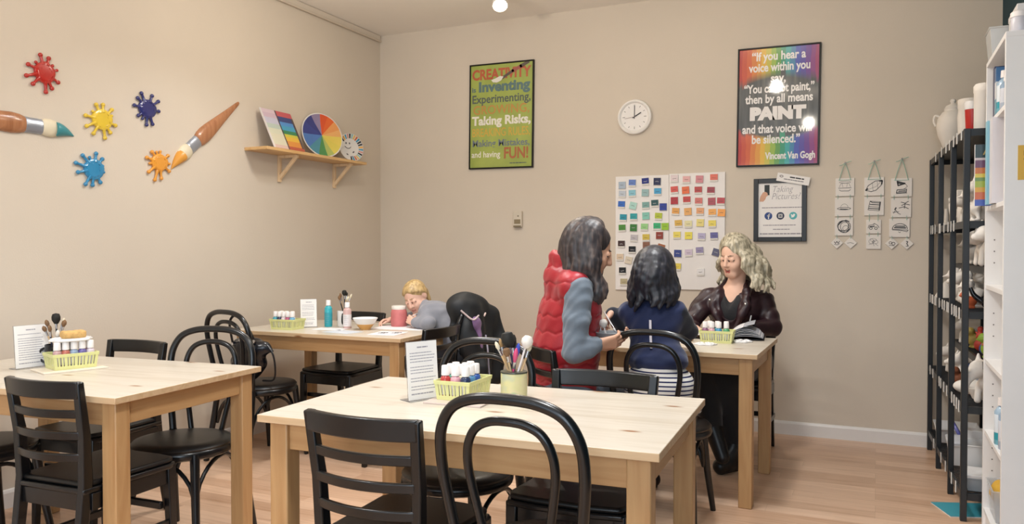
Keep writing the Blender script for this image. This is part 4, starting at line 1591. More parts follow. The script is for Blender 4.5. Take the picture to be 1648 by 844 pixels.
def add_hand(S, wr, D, N, side, s=1.0, curl=(0.35, 0.5, 0.35), spread=0.10, thumb=0.6, c=0):
    """wr wrist, D towards the fingers, N out of the palm, side +1/-1 puts the thumb"""
    D = nz(D)
    N = nz(np.array(N, float) - D * np.dot(N, D))
    T_ = np.cross(D, N) * side          # towards the thumb side
    wr = np.array(wr, float)
    offs = [0.027, 0.009, -0.009, -0.026]
    lens = [0.072, 0.080, 0.074, 0.058]
    for i, (o, L_) in enumerate(zip(offs, lens)):
        kn = wr + (D * (0.088 - 0.004 * abs(i - 1)) + T_ * o) * s
        S.cone(wr + (D * 0.008 + T_ * o * 0.55) * s, kn, 0.0145 * s, 0.0105 * s, 0.014 * s, c)
        a = 0.0
        q = kn
        r = [0.0095, 0.0085, 0.0078, 0.0066]
        dT = T_ * spread * (1.5 - i) / 1.5
        for j, f in enumerate((0.45, 0.30, 0.25)):
            a += curl[j]
            d = nz((D + dT) * cos(a) + N * sin(a))
            q2 = q + d * L_ * f * s
            S.cone(q, q2, r[j] * s, r[j + 1] * s, 0.003 * s, c)
            q = q2
    b0 = wr + (D * 0.022 + T_ * 0.020 + N * 0.004) * s
    b1 = wr + (D * 0.052 + T_ * 0.046 + N * 0.014 * (1 + thumb)) * s
    b2 = b1 + nz(D * 0.9 + T_ * (0.55 - thumb * 0.7) + N * 0.5 * thumb) * 0.034 * s
    b3 = b2 + nz(D * 0.95 + T_ * (0.2 - thumb * 0.8) + N * 0.5 * thumb) * 0.026 * s
    S.chain([b0, b1, b2, b3], [0.0165 * s, 0.0115 * s, 0.0098 * s, 0.0074 * s], 0.006 * s, c)


def hair_mat(name, stops, rough=0.38):
    if name in MATS:
        return MATS[name]
    m = bpy.data.materials.new(name)
    m.use_nodes = True
    nt = m.node_tree
    b = nt.nodes['Principled BSDF']
    b.inputs['Roughness'].default_value = rough
    tc = nt.nodes.new('ShaderNodeTexCoord')
    mp = nt.nodes.new('ShaderNodeMapping')
    mp.inputs['Scale'].default_value = (70, 70, 7)
    nt.links.new(tc.outputs['Object'], mp.inputs['Vector'])
    n = nt.nodes.new('ShaderNodeTexNoise')
    n.inputs['Scale'].default_value = 1.0
    n.inputs['Detail'].default_value = 4
    nt.links.new(mp.outputs['Vector'], n.inputs['Vector'])
    r = ramp_node(nt, stops)
    nt.links.new(n.outputs['Fac'], r.inputs['Fac'])
    nt.links.new(r.outputs['Color'], b.inputs['Base Color'])
    bp = nt.nodes.new('ShaderNodeBump')
    bp.inputs['Strength'].default_value = 0.28
    bp.inputs['Distance'].default_value = 0.004
    nt.links.new(n.outputs['Fac'], bp.inputs['Height'])
    nt.links.new(bp.outputs['Normal'], b.inputs['Normal'])
    MATS[name] = m
    return m


def skin_set(tag_, skin, lip, brow, lash):
    return [mat('skin_' + tag_, skin, 0.5, var=0.04, scale=20), mat('lips_' + tag_, lip, 0.4, var=0.02), mat('brow_' + tag_, brow, 0.6, var=0.02), mat('lash_' + tag_, lash, 0.5, var=0.02)]


def locks(S, p, rng, spec, rad=(0.080, 0.100, 0.092), ctr=(0, -0.014, 0.028), s=1.0, k=0.007, part=0.0):
    """hair locks: each goes from near the crown over the skull and then hangs.
    spec rows: (azimuth deg, polar end deg, hang length, outward drift, wave amplitude, radius, sideways drift vector)"""
    for az, pe, hang, out, wav, r, drift in spec:
        a = radians(az)
        dirn = np.array([sin(a), cos(a)])     # azimuth 0 = face
        pts, rs = [], []
        ph0 = 3.2 * sin(a * 1.5) + rng.uniform(-0.45, 0.45)
        n1 = 6
        for i in range(n1 + 1):
            ph = radians(8 + (pe - 8) * i / n1)
            x = ctr[0] + part + (rad[0] + r * 0.4) * sin(ph) * dirn[0]
            y = ctr[1] + (rad[1] + r * 0.4) * sin(ph) * dirn[1]
            z = ctr[2] + (rad[2] + r * 0.4) * cos(ph)
            pts.append(p(x, y, z))
            rs.append(r * s * (0.75 + 0.25 * i / n1))
        q = np.array(pts[-1])
        tang = nz(np.array(pts[-1]) - np.array(pts[-2]))
        outw = nz(q - p(ctr[0], ctr[1], ctr[2]))
        sid = nz(np.cross(outw, [0, 0, 1.0]))
        n2 = max(3, int(hang / 0.028))
        for i in range(1, n2 + 1):
            t = i / n2
            step = hang * s / n2
            g = min(1.0, t * 2.2)
            d = nz(tang * (1 - g) + np.array([0, 0, -1.0]) * g + outw * out * (1 - t) * 0.8 + np.array(drift))
            q = q + d * step
            wv = wav * s * sin(ph0 + t * hang * 42)
            wv2 = wav * s * 0.7 * cos(ph0 + t * hang * 42)
            pts.append(q + sid * wv * min(1, t * 2) + outw * wv2 * min(1, t * 2))
            rs.append(r * s * (1.0 - 0.55 * t ** 2))
        S.chain(pts, rs, k * s, 0)


CLOTH = {}


def fabric(name, h, rough=0.8, bump=0.25, bs=320, sheen=0.2, var=0.08):
    return mat(name, h, rough, var=var, scale=14, bump=bump, bscale=bs, sheen=sheen)

# ------------------------------------------------------------------ the people
def person(label, base):
    return thing('person', label, 'person', base)


def V3(*a):
    return np.array(a, float)


# === woman in the red vest =========================================
r = person('dark-haired woman in a red quilted vest and grey sleeves holding a bowl', (-1.286, 3.383, 0))
o = V3(-1.25, 3.40, 0)


def w(x, y, z):
    return V3(x, y, z) - o


F_t = nz([0.80, 0.60, 0])                       # the way the chest faces
R_t = V3(F_t[1], -F_t[0], 0)                    # her right side, towards the camera
hip = w(-1.27, 3.385, 0.555)
waist = w(-1.265, 3.375, 0.74)
chest = w(-1.232, 3.375, 0.955)
neck0 = w(-1.205, 3.365, 1.115)
neck1 = w(-1.165, 3.345, 1.18)
head = w(-1.118, 3.335, 1.218)
rsh, rel, rwr = w(-1.125, 3.215, 1.045), w(-1.125, 3.16, 0.785), w(-1.045, 3.235, 0.812)
lsh, lel, lwr = w(-1.305, 3.475, 1.045), w(-1.175, 3.57, 0.800), w(-1.075, 3.475, 0.815)
kneeR, ankR = w(-1.02, 3.72, 0.50), w(-1.03, 3.84, 0.09)
kneeL, ankL = w(-1.20, 3.80, 0.50), w(-1.22, 3.92, 0.09)
hipR, hipL = hip + R_t * 0.085, hip - R_t * 0.085
face = nz([0.86, 0.40, -0.42])
headup = nz([0.42, 0.18, 0.88])
SK = skin_set('warm', 'd0a084', 'a8605a', '3a2c28', '2a2224')
S = Soft(0.0032)
S.k = 0.03
S.cone(hip, waist, 0.125, 0.105, 0.05)
S.cone(waist, chest, 0.10, 0.095, 0.05)
S.cone(chest + R_t * 0.06 - V3(0, 0, 0.02), chest - R_t * 0.06 - V3(0, 0, 0.02), 0.078, 0.078, 0.05)
S.cone(rsh, lsh, 0.05, 0.05, 0.05)
S.cone(neck0, head - face * 0.03 - headup * 0.03, 0.052, 0.048, 0.03)
for sh, el, wr in ((rsh, rel, rwr), (lsh, lel, lwr)):
    S.chain([sh, el], [0.046, 0.036], 0.02)
    S.chain([el, wr], [0.036, 0.024], 0.015)
for hp, kn, an, toe in ((hipR, kneeR, ankR, V3(0.03, 0.13, -0.05)), (hipL, kneeL, ankL, V3(0.0, 0.13, -0.05))):
    S.chain([hp, kn, an], [0.085, 0.056, 0.04], 0.03)
    S.cone(an + V3(0, 0, -0.045), an + toe, 0.038, 0.032, 0.02)
hp_ = add_head(S, head, face, headup, 0.98)
add_hand(S, rwr, [0.75, 0.55, 0.12], [-0.45, 0.65, 0.4], -1, 0.92, (0.45, 0.6, 0.4), 0.05, 0.5)
add_hand(S, lwr, [0.80, -0.25, 0.05], [0.1, -0.5, 0.6], 1, 0.92, (0.5, 0.6, 0.4), 0.05, 0.5)
S.mesh('body', SK, r, 1)
# grey long-sleeved top
S = Soft(0.0045)
S.k = 0.03
for sh, el, wr in ((rsh, rel, rwr), (lsh, lel, lwr)):
    e2 = el + (wr - el) * 0.92
    S.chain([sh, sh + (el - sh) * 0.5, el], [0.064, 0.056, 0.048], 0.02)
    S.chain([el, el + (wr - el) * 0.5, e2], [0.048, 0.043, 0.034], 0.02)
S.cone(chest + R_t * 0.06 - V3(0, 0, 0.02), chest - R_t * 0.06 - V3(0, 0, 0.02), 0.088, 0.088, 0.05)
S.cone(chest, waist, 0.10, 0.10, 0.05)
S.mesh('grey_sweater', fabric('heather_grey_knit', '727d89', 0.85), r, 2, wrinkle(0.0036, 78, 1.0))
# quilted vest, open arm holes, padded collar
S = Soft(0.0045)
S.k = 0.05
for zz, rr, off in ((0.0, 0.150, 0.0), (0.10, 0.142, 0.0), (0.20, 0.138, 0.0)):
    c0 = hip + (waist - hip) * (zz / 0.2) * 1.0
    S.ell(c0 + V3(0, 0, 0.02) + F_t * 0.014, (0.136, 0.182, 0.11), np.stack([F_t, R_t, V3(0, 0, 1)], 1), 0.06)
S.ell(waist + F_t * 0.014, (0.132, 0.176, 0.12), np.stack([F_t, R_t, V3(0, 0, 1)], 1), 0.06)
S.ell((waist + chest) / 2 + F_t * 0.012, (0.134, 0.176, 0.12), np.stack([F_t, R_t, V3(0, 0, 1)], 1), 0.06)
S.cone(neck0 - F_t * 0.03 - V3(0, 0, 0.02), rsh + V3(-0.03, 0.01, 0.005), 0.075, 0.058, 0.04)
S.cone(neck0 - F_t * 0.03 - V3(0, 0, 0.02), lsh + V3(0.01, -0.03, 0.005), 0.075, 0.058, 0.04)
S.ell(chest - V3(0, 0, 0.01) + F_t * 0.008, (0.134, 0.180, 0.125), np.stack([F_t, R_t, V3(0, 0, 1)], 1), 0.06)
S.cone(rsh + V3(-0.02, 0.02, 0.012), lsh + V3(0.02, -0.02, 0.012), 0.062, 0.062, 0.06)
S.cone(neck0 - F_t * 0.045 + V3(0, 0, -0.02), neck0 - F_t * 0.01 + V3(0, 0, -0.02), 0.075, 0.07, 0.06)
for sh, el in ((rsh, rel), (lsh, lel)):     # arm holes
    d = nz(el - sh)
    side = 1 if sh is rsh else -1
    S.cone(sh + R_t * side * 0.045 + d * 0.045, sh + R_t * side * 0.06 + d * 0.2, 0.060, 0.056, 0.012, 0, True)
# collar ring
for k_ in range(14):
    a0, a1 = 2 * pi * k_ / 14, 2 * pi * (k_ + 1) / 14
    A0 = neck0 - F_t * 0.012 + F_t * (0.070 * cos(a0)) + R_t * 0.076 * sin(a0) + V3(0, 0, 0.020 - 0.030 * cos(a0))
    A1 = neck0 - F_t * 0.012 + F_t * (0.070 * cos(a1)) + R_t * 0.076 * sin(a1) + V3(0, 0, 0.020 - 0.030 * cos(a1))
    S.cone(A0, A1, 0.023, 0.023, 0.015)
    S.cone(A0 + V3(0, 0, 0.026) - F_t * 0.003, A1 + V3(0, 0, 0.026) - F_t * 0.003, 0.024, 0.024, 0.02)


def quilt(co):
    # zig-zag quilting seams around the body
    u = np.arctan2(co @ R_t, -(co @ F_t)) * 0.15
    v = co[:, 2]
    sp = 0.072
    tri = np.abs(((u / 0.075) % 1) - 0.5) * 2
    ph = (v + 0.015 * tri + 0.004 * np.sin(19 * u)) / sp
    d = np.abs((ph % 1) - 0.5) * 2
    return 0.0062 * (0.6 - d ** 6) - 0.0022 + wrinkle(0.0032, 36, 3)(co)


vest = S.mesh('red_vest', mat('red_quilted_nylon', 'a8202c', 0.42, var=0.08, scale=10, bump=0.25, bscale=90, sheen=0.1), r, 2, quilt)
# jeans
S = Soft(0.0055)
S.k = 0.04
S.cone(hipR, hipL, 0.125, 0.125, 0.05)
for hp, kn, an in ((hipR, kneeR, ankR), (hipL, kneeL, ankL)):
    S.chain([hp, kn, an + V3(0, 0, 0.03)], [0.098, 0.07, 0.055], 0.04)
S.mesh('blue_jeans', fabric('grey_blue_denim', '59636f', 0.85), r, 2, wrinkle(0.003, 36, 2))
S = Soft(0.005)
for an, toe in ((ankR, V3(0.03, 0.14, -0.05)), (ankL, V3(0.0, 0.14, -0.05))):
    S.cone(an + V3(0, -0.01, -0.045), an + toe, 0.046, 0.04, 0.02)
    S.cone(an + V3(0, 0, 0.02), an + V3(0, 0, -0.045), 0.05, 0.046, 0.02)
    S.rbox(an + V3(0.01, 0.06, -0.09), (0.03, 0.10, 0.0), 0.012, None, 0.01)
S.mesh('dark_shoes', mat('dark_shoe_leather', '201d1e', 0.5), r, 1)
# long wavy dark hair falling forward
rng = random.Random(21)
S = Soft(0.0036)
S.ell(hp_(0, -0.018, 0.034), V3(0.082, 0.102, 0.092) * 0.98, frame(face, headup), 0.01)
S.ell(hp_(0, 0.075, -0.012), V3(0.058, 0.05, 0.095) * 0.98, frame(face, headup), 0.004, -1, True)
spec = []
for az in range(78, 303, 9):
    back = abs(az - 180) < 60
    for rep in range(2):
        spec.append((az + rng.uniform(-5, 5), 88 + rng.uniform(-8, 14), (0.30 if back else 0.25) * rng.uniform(0.75, 1.05), 0.12, 0.011, 0.0165, (0.12, 0.03, 0)))
# the long front pieces hanging beside the face
for az in (76, 82, 88, 94, 286, 292):
    spec.append((az + rng.uniform(-3, 3), 82, 0.30 * rng.uniform(0.85, 1.1), 0.22, 0.014, 0.014, (0.13, 0.05, 0)))
locks(S, hp_, rng, spec, s=0.98, k=0.012)
for az, hg in ((78, 0.25),):      # loose wisps
    locks(S, hp_, rng, [(az, 84, hg, 0.25, 0.014, 0.008, (0.2, 0.06, 0))], s=0.98)
S.mesh('long_dark_hair', hair_mat('dark_brown_hair', [(0.25, '191719'), (0.5, '332c2e'), (0.68, '5a4c46'), (0.85, '443a3a')], 0.45), r, 2)

# === girl in the navy jumper, seen from behind ======================
r = person('young girl seen from behind in a navy jumper and striped leggings, kneeling on a chair', (-0.890, 3.465, 0))
o = V3(-0.875, 3.47, 0)
F_t = nz([0.10, 1, 0])
R_t = V3(F_t[1], -F_t[0], 0)
bum = w(-0.865, 3.45, 0.600)
hipR, hipL = bum + R_t * 0.062 + F_t * 0.02, bum - R_t * 0.062 + F_t * 0.02
waist = w(-0.885, 3.50, 0.72)
chest = w(-0.905, 3.53, 0.87)
neck0 = w(-0.912, 3.545, 0.985)
head = w(-0.908, 3.555, 1.105)
rsh, rel, rwr = w(-0.808, 3.55, 0.930), w(-0.775, 3.66, 0.845), w(-0.83, 3.83, 0.785)
lsh, lel, lwr = w(-1.012, 3.52, 0.925), w(-1.065, 3.60, 0.855), w(-1.095, 3.50, 0.925)
kneeR, kneeL = hipR + F_t * 0.20 + V3(0.015, 0, -0.105), hipL + F_t * 0.20 + V3(-0.015, 0, -0.105)
footR, footL = hipR - F_t * 0.09 + V3(0.01, 0, -0.115), hipL - F_t * 0.09 + V3(-0.01, 0, -0.115)
face = nz([-0.05, 0.93, -0.35])
headup = nz([0.0, 0.34, 0.94])
SK = skin_set('child', 'dcae94', 'b8706a', '3a2c28', '2a2224')
S = Soft(0.0032)
S.k = 0.03
S.cone(bum, waist, 0.085, 0.075, 0.05)
S.cone(waist, chest, 0.075, 0.085, 0.05)
S.cone(rsh, lsh, 0.036, 0.036, 0.04)
S.cone(neck0, head, 0.036, 0.036, 0.02)
for sh, el, wr in ((rsh, rel, rwr), (lsh, lel, lwr)):
    S.chain([sh, el, wr], [0.034, 0.027, 0.019], 0.02)
for hp, kn, ft in ((hipR, kneeR, footR), (hipL, kneeL, footL)):
    S.chain([hp, kn], [0.062, 0.044], 0.03)
    S.chain([kn, ft], [0.040, 0.026], 0.02)
    S.cone(ft, ft - F_t * 0.10 + V3(0, 0, -0.01), 0.026, 0.022, 0.02)
hp_ = add_head(S, head, face, headup, 0.88)
add_hand(S, rwr, [-0.5, 0.8, -0.05], [-0.1, 0, -1], -1, 0.70, (0.25, 0.3, 0.2), 0.1, 0.3)
add_hand(S, lwr, [-0.25, -0.55, -0.55], [0.6, 0.2, -0.5], -1, 0.74, (0.5, 0.7, 0.5), 0.05, 0.7)
S.mesh('body', SK, r, 1)
S = Soft(0.0045)
S.k = 0.04
SH = np.stack([F_t, R_t, V3(0, 0, 1)], 1)
S.ell(bum + V3(0, 0, 0.125) + F_t * 0.015, (0.106, 0.130, 0.060), SH, 0.05)
S.ell(waist + V3(0, 0, 0.03), (0.100, 0.122, 0.09), SH, 0.05)
S.ell(chest, (0.098, 0.118, 0.11), SH, 0.05)
S.cone(rsh - R_t * 0.005, lsh + R_t * 0.005, 0.052, 0.052, 0.05)
S.cone(neck0 - V3(0, 0, 0.02), neck0 + V3(0, 0, 0.02), 0.055, 0.047, 0.03)
for sh, el, wr in ((rsh, rel, rwr), (lsh, lel, lwr)):
    e2 = el + (wr - el) * 0.9
    S.chain([sh, sh + (el - sh) * .5, el], [0.048, 0.045, 0.040], 0.025, 1)
    S.chain([el, e2], [0.040, 0.031], 0.02, 1)
S.mesh('navy_jumper', [fabric('navy_blue_fleece', '18244a', 0.85), fabric('dark_navy_sleeve', '0f1526', 0.85)], r, 2, wrinkle(0.0045, 44, 5))
# short white zip down the back
m = MB()
zt_, zb = chest + V3(0.012, -0.098, 0.035), waist + V3(0.006, -0.104, 0.065)
m.sweep([tuple(zt_), tuple((zt_ + zb) / 2 + V3(0, -0.004, 0)), tuple(zb)], (1, 0, 0), 0.010, 0.008)
m.build('zip', mat('zip_pale', 'cfc9d0', 0.5), r)['label'] = 'white zip down the back of the jumper'


def striped(name, a, b, scale):
    m = bpy.data.materials.new(name)
    m.use_nodes = True
    nt = m.node_tree
    bs = nt.nodes['Principled BSDF']
    bs.inputs['Roughness'].default_value = 0.85
    tc = nt.nodes.new('ShaderNodeTexCoord')
    wv = nt.nodes.new('ShaderNodeTexWave')
    wv.bands_direction = 'Z'
    wv.inputs['Scale'].default_value = scale
    wv.inputs['Distortion'].default_value = 0.5
    wv.inputs['Detail'].default_value = 0
    wv.inputs['Detail Scale'].default_value = 0.2
    nt.links.new(tc.outputs['Object'], wv.inputs['Vector'])
    rr = ramp_node(nt, [(0.0, a), (0.26, b)], 'CONSTANT')
    nt.links.new(wv.outputs['Fac'], rr.inputs['Fac'])
    nt.links.new(rr.outputs['Color'], bs.inputs['Base Color'])
    return m


S = Soft(0.0045)
S.k = 0.035
S.cone(hipR + V3(0, 0, 0.01), hipL + V3(0, 0, 0.01), 0.098, 0.098, 0.05)
S.cone(bum + V3(0, 0, 0.08), bum, 0.088, 0.10, 0.05)
for hp, kn, ft in ((hipR, kneeR, footR), (hipL, kneeL, footL)):
    S.chain([hp, kn], [0.078, 0.054], 0.03)
    S.chain([kn, ft], [0.050, 0.034], 0.02)
S.mesh('striped_leggings', striped('navy_white_stripes', '1c2450', 'e6e2dc', 17.0), r, 1)
S = Soft(0.0036)
rng = random.Random(5)
S.ell(hp_(0, -0.018, 0.034), V3(0.083, 0.104, 0.094) * 0.88, frame(face, headup), 0.01)
S.ell(hp_(0, 0.085, -0.012), V3(0.058, 0.05, 0.095) * 0.88, frame(face, headup), 0.004, -1, True)
spec = []
for az in range(55, 306, 8):
    for rep in range(2):
        spec.append((az + rng.uniform(-5, 5), 92 + rng.uniform(-8, 12), rng.uniform(0.13, 0.235), 0.42, 0.013, 0.0170, (0.0, 0.02, 0)))
locks(S, hp_, rng, spec, s=0.92, k=0.011)
S.mesh('long_wavy_hair', hair_mat('blue_black_hair', [(0.25, '131418'), (0.5, '23242b'), (0.72, '3c3a42'), (0.9, '2c2a30')], 0.45), r, 2)

# === blonde woman in the leather jacket ============================
r = person('blonde woman in a dark burgundy leather jacket reading at the table', (-0.755, 4.80, 0))
o = V3(-0.755, 4.80, 0)
F_t = nz([-0.12, -1, 0])
R_t = V3(F_t[1], -F_t[0], 0)                  # her right = viewer's left
hip = w(-0.755, 4.85, 0.555)
waist = w(-0.758, 4.83, 0.72)
chest = w(-0.760, 4.79, 0.885)
neck0 = w(-0.757, 4.775, 0.985)
head = w(-0.752, 4.735, 1.175)
rsh, rel, rwr = w(-0.915, 4.745, 0.925), w(-0.995, 4.62, 0.772), w(-0.935, 4.475, 0.772)
lsh, lel, lwr = w(-0.600, 4.815, 0.915), w(-0.545, 4.76, 0.765), w(-0.640, 4.60, 0.770)
face = nz([-0.42, -0.80, -0.30])
headup = nz([-0.10, -0.26, 0.95])
hipR, hipL = hip + R_t * 0.085, hip - R_t * 0.085
kneeR, ankR = w(-0.86, 4.42, 0.54), w(-0.805, 4.31, 0.275)     # crossed over, foot in the air
kneeL, ankL = w(-0.735, 4.43, 0.49), w(-0.705, 4.455, 0.09)
SK = skin_set('fair', 'dfb49c', 'b0504c', '6a5240', '4a3630')
S = Soft(0.0027)
S.k = 0.03
S.cone(hip, waist, 0.12, 0.10, 0.05)
S.cone(waist, chest, 0.095, 0.092, 0.05)
S.cone(chest + R_t * 0.06 - V3(0, 0, 0.015), chest - R_t * 0.06 - V3(0, 0, 0.015), 0.08, 0.08, 0.05)
S.cone(rsh, lsh, 0.040, 0.040, 0.04)
S.ell(chest + F_t * 0.030 + V3(0, 0, 0.05), (0.055, 0.09, 0.08), np.stack([F_t, R_t, V3(0, 0, 1)], 1), 0.03)
S.cone(neck0 - V3(0, 0, 0.01), head - face * 0.035 - headup * 0.03, 0.052, 0.047, 0.035)
for sh, el, wr in ((rsh, rel, rwr), (lsh, lel, lwr)):
    S.chain([sh, el, wr], [0.044, 0.035, 0.023], 0.02)
for hp, kn, an in ((hipR, kneeR, ankR), (hipL, kneeL, ankL)):
    S.chain([hp, kn, an], [0.085, 0.055, 0.038], 0.03)
S.cone(ankL + V3(0, 0.01, -0.045), ankL + V3(-0.055, -0.11, -0.05), 0.034, 0.026, 0.02)
S.cone(ankR, ankR + V3(0.065, -0.05, -0.15), 0.036, 0.028, 0.02)
hp_ = add_head(S, head, face, headup, 0.95, 0.95, True, True)
add_hand(S, rwr, [0.35, -0.75, -0.08], [0.2, 0, -1], 1, 0.88, (0.3, 0.4, 0.3), 0.06, 0.4)
add_hand(S, lwr, [-0.85, -0.35, -0.02], [0.1, -0.2, -1], -1, 0.88, (0.3, 0.4, 0.3), 0.06, 0.4)
S.mesh('body', SK, r, 1)
# black top with a V neck
S = Soft(0.0045)
S.k = 0.04
SH = np.stack([F_t, R_t, V3(0, 0, 1)], 1)
S.ell(chest - V3(0, 0, 0.020), (0.122, 0.15, 0.130), SH, 0.04)
S.ell(waist, (0.124, 0.145, 0.13), SH, 0.05)
S.cone(chest + F_t * 0.100 + V3(0, 0, 0.15), chest + F_t * 0.128 + V3(0, 0, -0.005), 0.080, 0.010, 0.006, 0, True)
S.mesh('black_top', fabric('black_jersey', '17171b', 0.8), r, 1, wrinkle(0.002, 30, 2))
# leather jacket, open at the front
S = Soft(0.0042)
S.k = 0.04
S.ell(hip + V3(0, 0, 0.05), (0.145, 0.185, 0.10), SH, 0.05)
S.ell(waist, (0.140, 0.172, 0.12), SH, 0.05)
S.ell(chest - V3(0, 0, 0.015), (0.137, 0.168, 0.115), SH, 0.05)
S.cone(rsh - R_t * 0.01, lsh + R_t * 0.01, 0.056, 0.056, 0.06)
for sh, el, wr in ((rsh, rel, rwr), (lsh, lel, lwr)):
    e2 = el + (wr - el) * 0.86
    S.chain([sh, sh + (el - sh) * .5, el], [0.055, 0.054, 0.050], 0.025)
    S.chain([el, e2], [0.050, 0.041], 0.02)
# opening: wedge cut down the front
S.cone(chest + F_t * 0.155 + V3(0.004, 0, 0.14), chest + F_t * 0.140 + V3(0.004, 0, -0.13), 0.100, 0.022, 0.006, 0, True)
S.cone(chest + F_t * 0.140 + V3(0.004, 0, -0.12), chest + F_t * 0.135 + V3(0.004, 0, -0.30), 0.022, 0.016, 0.006, 0, True)
S.cone(neck0 + V3(0, 0, 0.09) + F_t * 0.01, neck0 + V3(0, 0, 0.03) + F_t * 0.02, 0.062, 0.058, 0.006, 0, True)
# lapels and collar
for q_ in (-1, 1):
    side = R_t * q_
    S.chain([neck0 + side * 0.062 - F_t * 0.025 + V3(0, 0, 0.030), neck0 + side * 0.082 + F_t * 0.055 + V3(0, 0, -0.012), chest + side * 0.095 + F_t * 0.112 + V3(0, 0, 0.025)], [0.022, 0.021, 0.024], 0.012)
    S.chain([chest + side * 0.100 + F_t * 0.112 + V3(0, 0, 0.015), chest + side * 0.072 + F_t * 0.128 + V3(0, 0, -0.045), chest + side * 0.038 + F_t * 0.136 + V3(0, 0, -0.13)], [0.025, 0.022, 0.012], 0.012)
S.cone(neck0 + R_t * 0.062 - F_t * 0.035 + V3(0, 0, 0.03), neck0 - R_t * 0.062 - F_t * 0.035 + V3(0, 0, 0.03), 0.024, 0.024, 0.015)
jk = S.mesh('leather_jacket', mat('burgundy_leather', '2e1b20', 0.40, var=0.18, scale=12, bump=0.2, bscale=160), r, 2, wrinkle(0.0055, 44, 7))
m = MB()
for p_ in (chest + R_t * 0.112 + F_t * 0.126 + V3(0, 0, 0.035), chest - R_t * 0.098 + F_t * 0.135 + V3(0, 0, 0.020)):
    m.ball(tuple(p_), 0.0085, 10)
m.build('snap_button', mat('silver_snap', 'cfccc6', 0.25, metal=0.9), jk)
m = MB()
p_ = chest - R_t * 0.120 + F_t * 0.118 + V3(0, 0, -0.075)
m.sweep([tuple(p_ + V3(0.006, 0, 0.03)), tuple(p_ + V3(-0.006, -0.004, -0.03))], (0.9, 0, 0.3), 0.008, 0.006)
m.build('pocket_zip', mat('silver_snap', 'cfccc6', 0.25, metal=0.9), jk)
# trousers and boots
S = Soft(0.0055)
S.k = 0.04
S.cone(hipR, hipL, 0.12, 0.12, 0.05)
for hp, kn, an in ((hipR, kneeR, ankR), (hipL, kneeL, ankL)):
    S.chain([hp, kn, an], [0.100, 0.076, 0.058], 0.04)
S.mesh('black_trousers', fabric('black_trouser_cloth', '141518', 0.8), r, 2, wrinkle(0.003, 26, 4))
S = Soft(0.005)
S.k = 0.02
S.chain([ankL + V3(0, 0, 0.16), ankL + V3(0, 0.005, -0.035)], [0.066, 0.054])
S.cone(ankL + V3(0, 0.0, -0.040), ankL + V3(-0.058, -0.115, -0.046), 0.050, 0.040)
S.cone(ankL + V3(0.004, 0.012, -0.075), ankL + V3(-0.055, -0.115, -0.077), 0.013, 0.013, 0.03)
S.cone(ankL + V3(-0.01, -0.03, 0.03), ankL + V3(-0.035, -0.07, -0.03), 0.045, 0.040, 0.03)
S.rbox(ankL + V3(0, 0.035, -0.07), (0.025, 0.02, 0.01), 0.01)
S.chain([ankR + (kneeR - ankR) * 0.25, ankR], [0.062, 0.050])
S.cone(ankR, ankR + V3(0.068, -0.052, -0.16), 0.052, 0.038)
S.cone(ankR + V3(0.0, 0.03, -0.02), ankR + V3(0.03, 0.035, -0.07), 0.028, 0.020)
S.mesh('black_boots', mat('black_boot_leather', '0f0f11', 0.38, var=0.1), r, 1)
# big wavy blonde hair, parted on her right, swept to her left
rng = random.Random(9)
S = Soft(0.0036)
S.ell(hp_(0.004, -0.020, 0.036), V3(0.084, 0.102, 0.094) * 0.95, frame(face, headup), 0.01)
S.ell(hp_(0.012, 0.082, -0.014), V3(0.060, 0.062, 0.105) * 0.95, frame(face, headup), 0.004, -1, True)
spec = []
left = R_t * -1
for az in range(-78, -256, -7):        # her left side and the back: voluminous
    azm = az % 360
    for rep in range(2):
        front = azm > 268
        spec.append((azm + rng.uniform(-5, 5), 84 + rng.uniform(-8, 14), rng.uniform(0.20, 0.31), 0.75 if azm > 200 else 0.5, 0.020, 0.0165, tuple(left * (0.22 if azm > 200 else 0.0))))
for az in (-60, -64, -70, -76):       # swept across from the parting
    spec.append((az + 360, 74, rng.uniform(0.24, 0.32), 0.55, 0.018, 0.016, tuple(left * 0.30)))
for az in (84, 90, 96, 102, 110):          # her right side: tucked, curling out at the neck
    spec.append((az, 96, rng.uniform(0.10, 0.15), 0.35, 0.016, 0.014, tuple(R_t * 0.12)))
locks(S, hp_, rng, spec, s=0.95, part=0.012, k=0.009)
S.mesh('wavy_blonde_hair', hair_mat('ash_blonde_hair', [(0.22, '595446'), (0.42, '8c846f'), (0.6, 'c8bda4'), (0.8, '99907a')], 0.45), r, 2)

# === blond child leaning over the corner table =======================
r = person('blond child in a grey top leaning over the corner table to paint a pink jar', (-2.45, 4.27, 0))
o = V3(-2.45, 4.27, 0)
bum = w(-2.345, 4.28, 0.54)
waist = w(-2.335, 4.28, 0.70)
chest = w(-2.495, 4.285, 0.798)
neck0 = w(-2.59, 4.30, 0.843)
head = w(-2.655, 4.295, 0.914)
F_t = nz([-0.92, -0.12, 0])
R_t = V3(F_t[1], -F_t[0], 0)                    # her right: away from the camera
rsh, rel, rwr = w(-2.60, 4.41, 0.822), w(-2.735, 4.43, 0.768), w(-2.835, 4.285, 0.762)
lsh, lel, lwr = w(-2.515, 4.195, 0.815), w(-2.475, 4.115, 0.768), w(-2.575, 4.150, 0.765)
lel = w(-2.47, 4.13, 0.768)
face = nz([0.02, -0.84, -0.50])
headup = nz([-0.25, -0.40, 0.85])
hipR, hipL = bum + R_t * 0.06, bum - R_t * 0.06
SK = skin_set('pale_child', 'e0b49e', 'c07a72', 'a98a64', '6a4a40')
S = Soft(0.0026)
S.k = 0.03
S.cone(bum, waist, 0.085, 0.075, 0.05)
S.cone(waist, chest, 0.075, 0.08, 0.05)
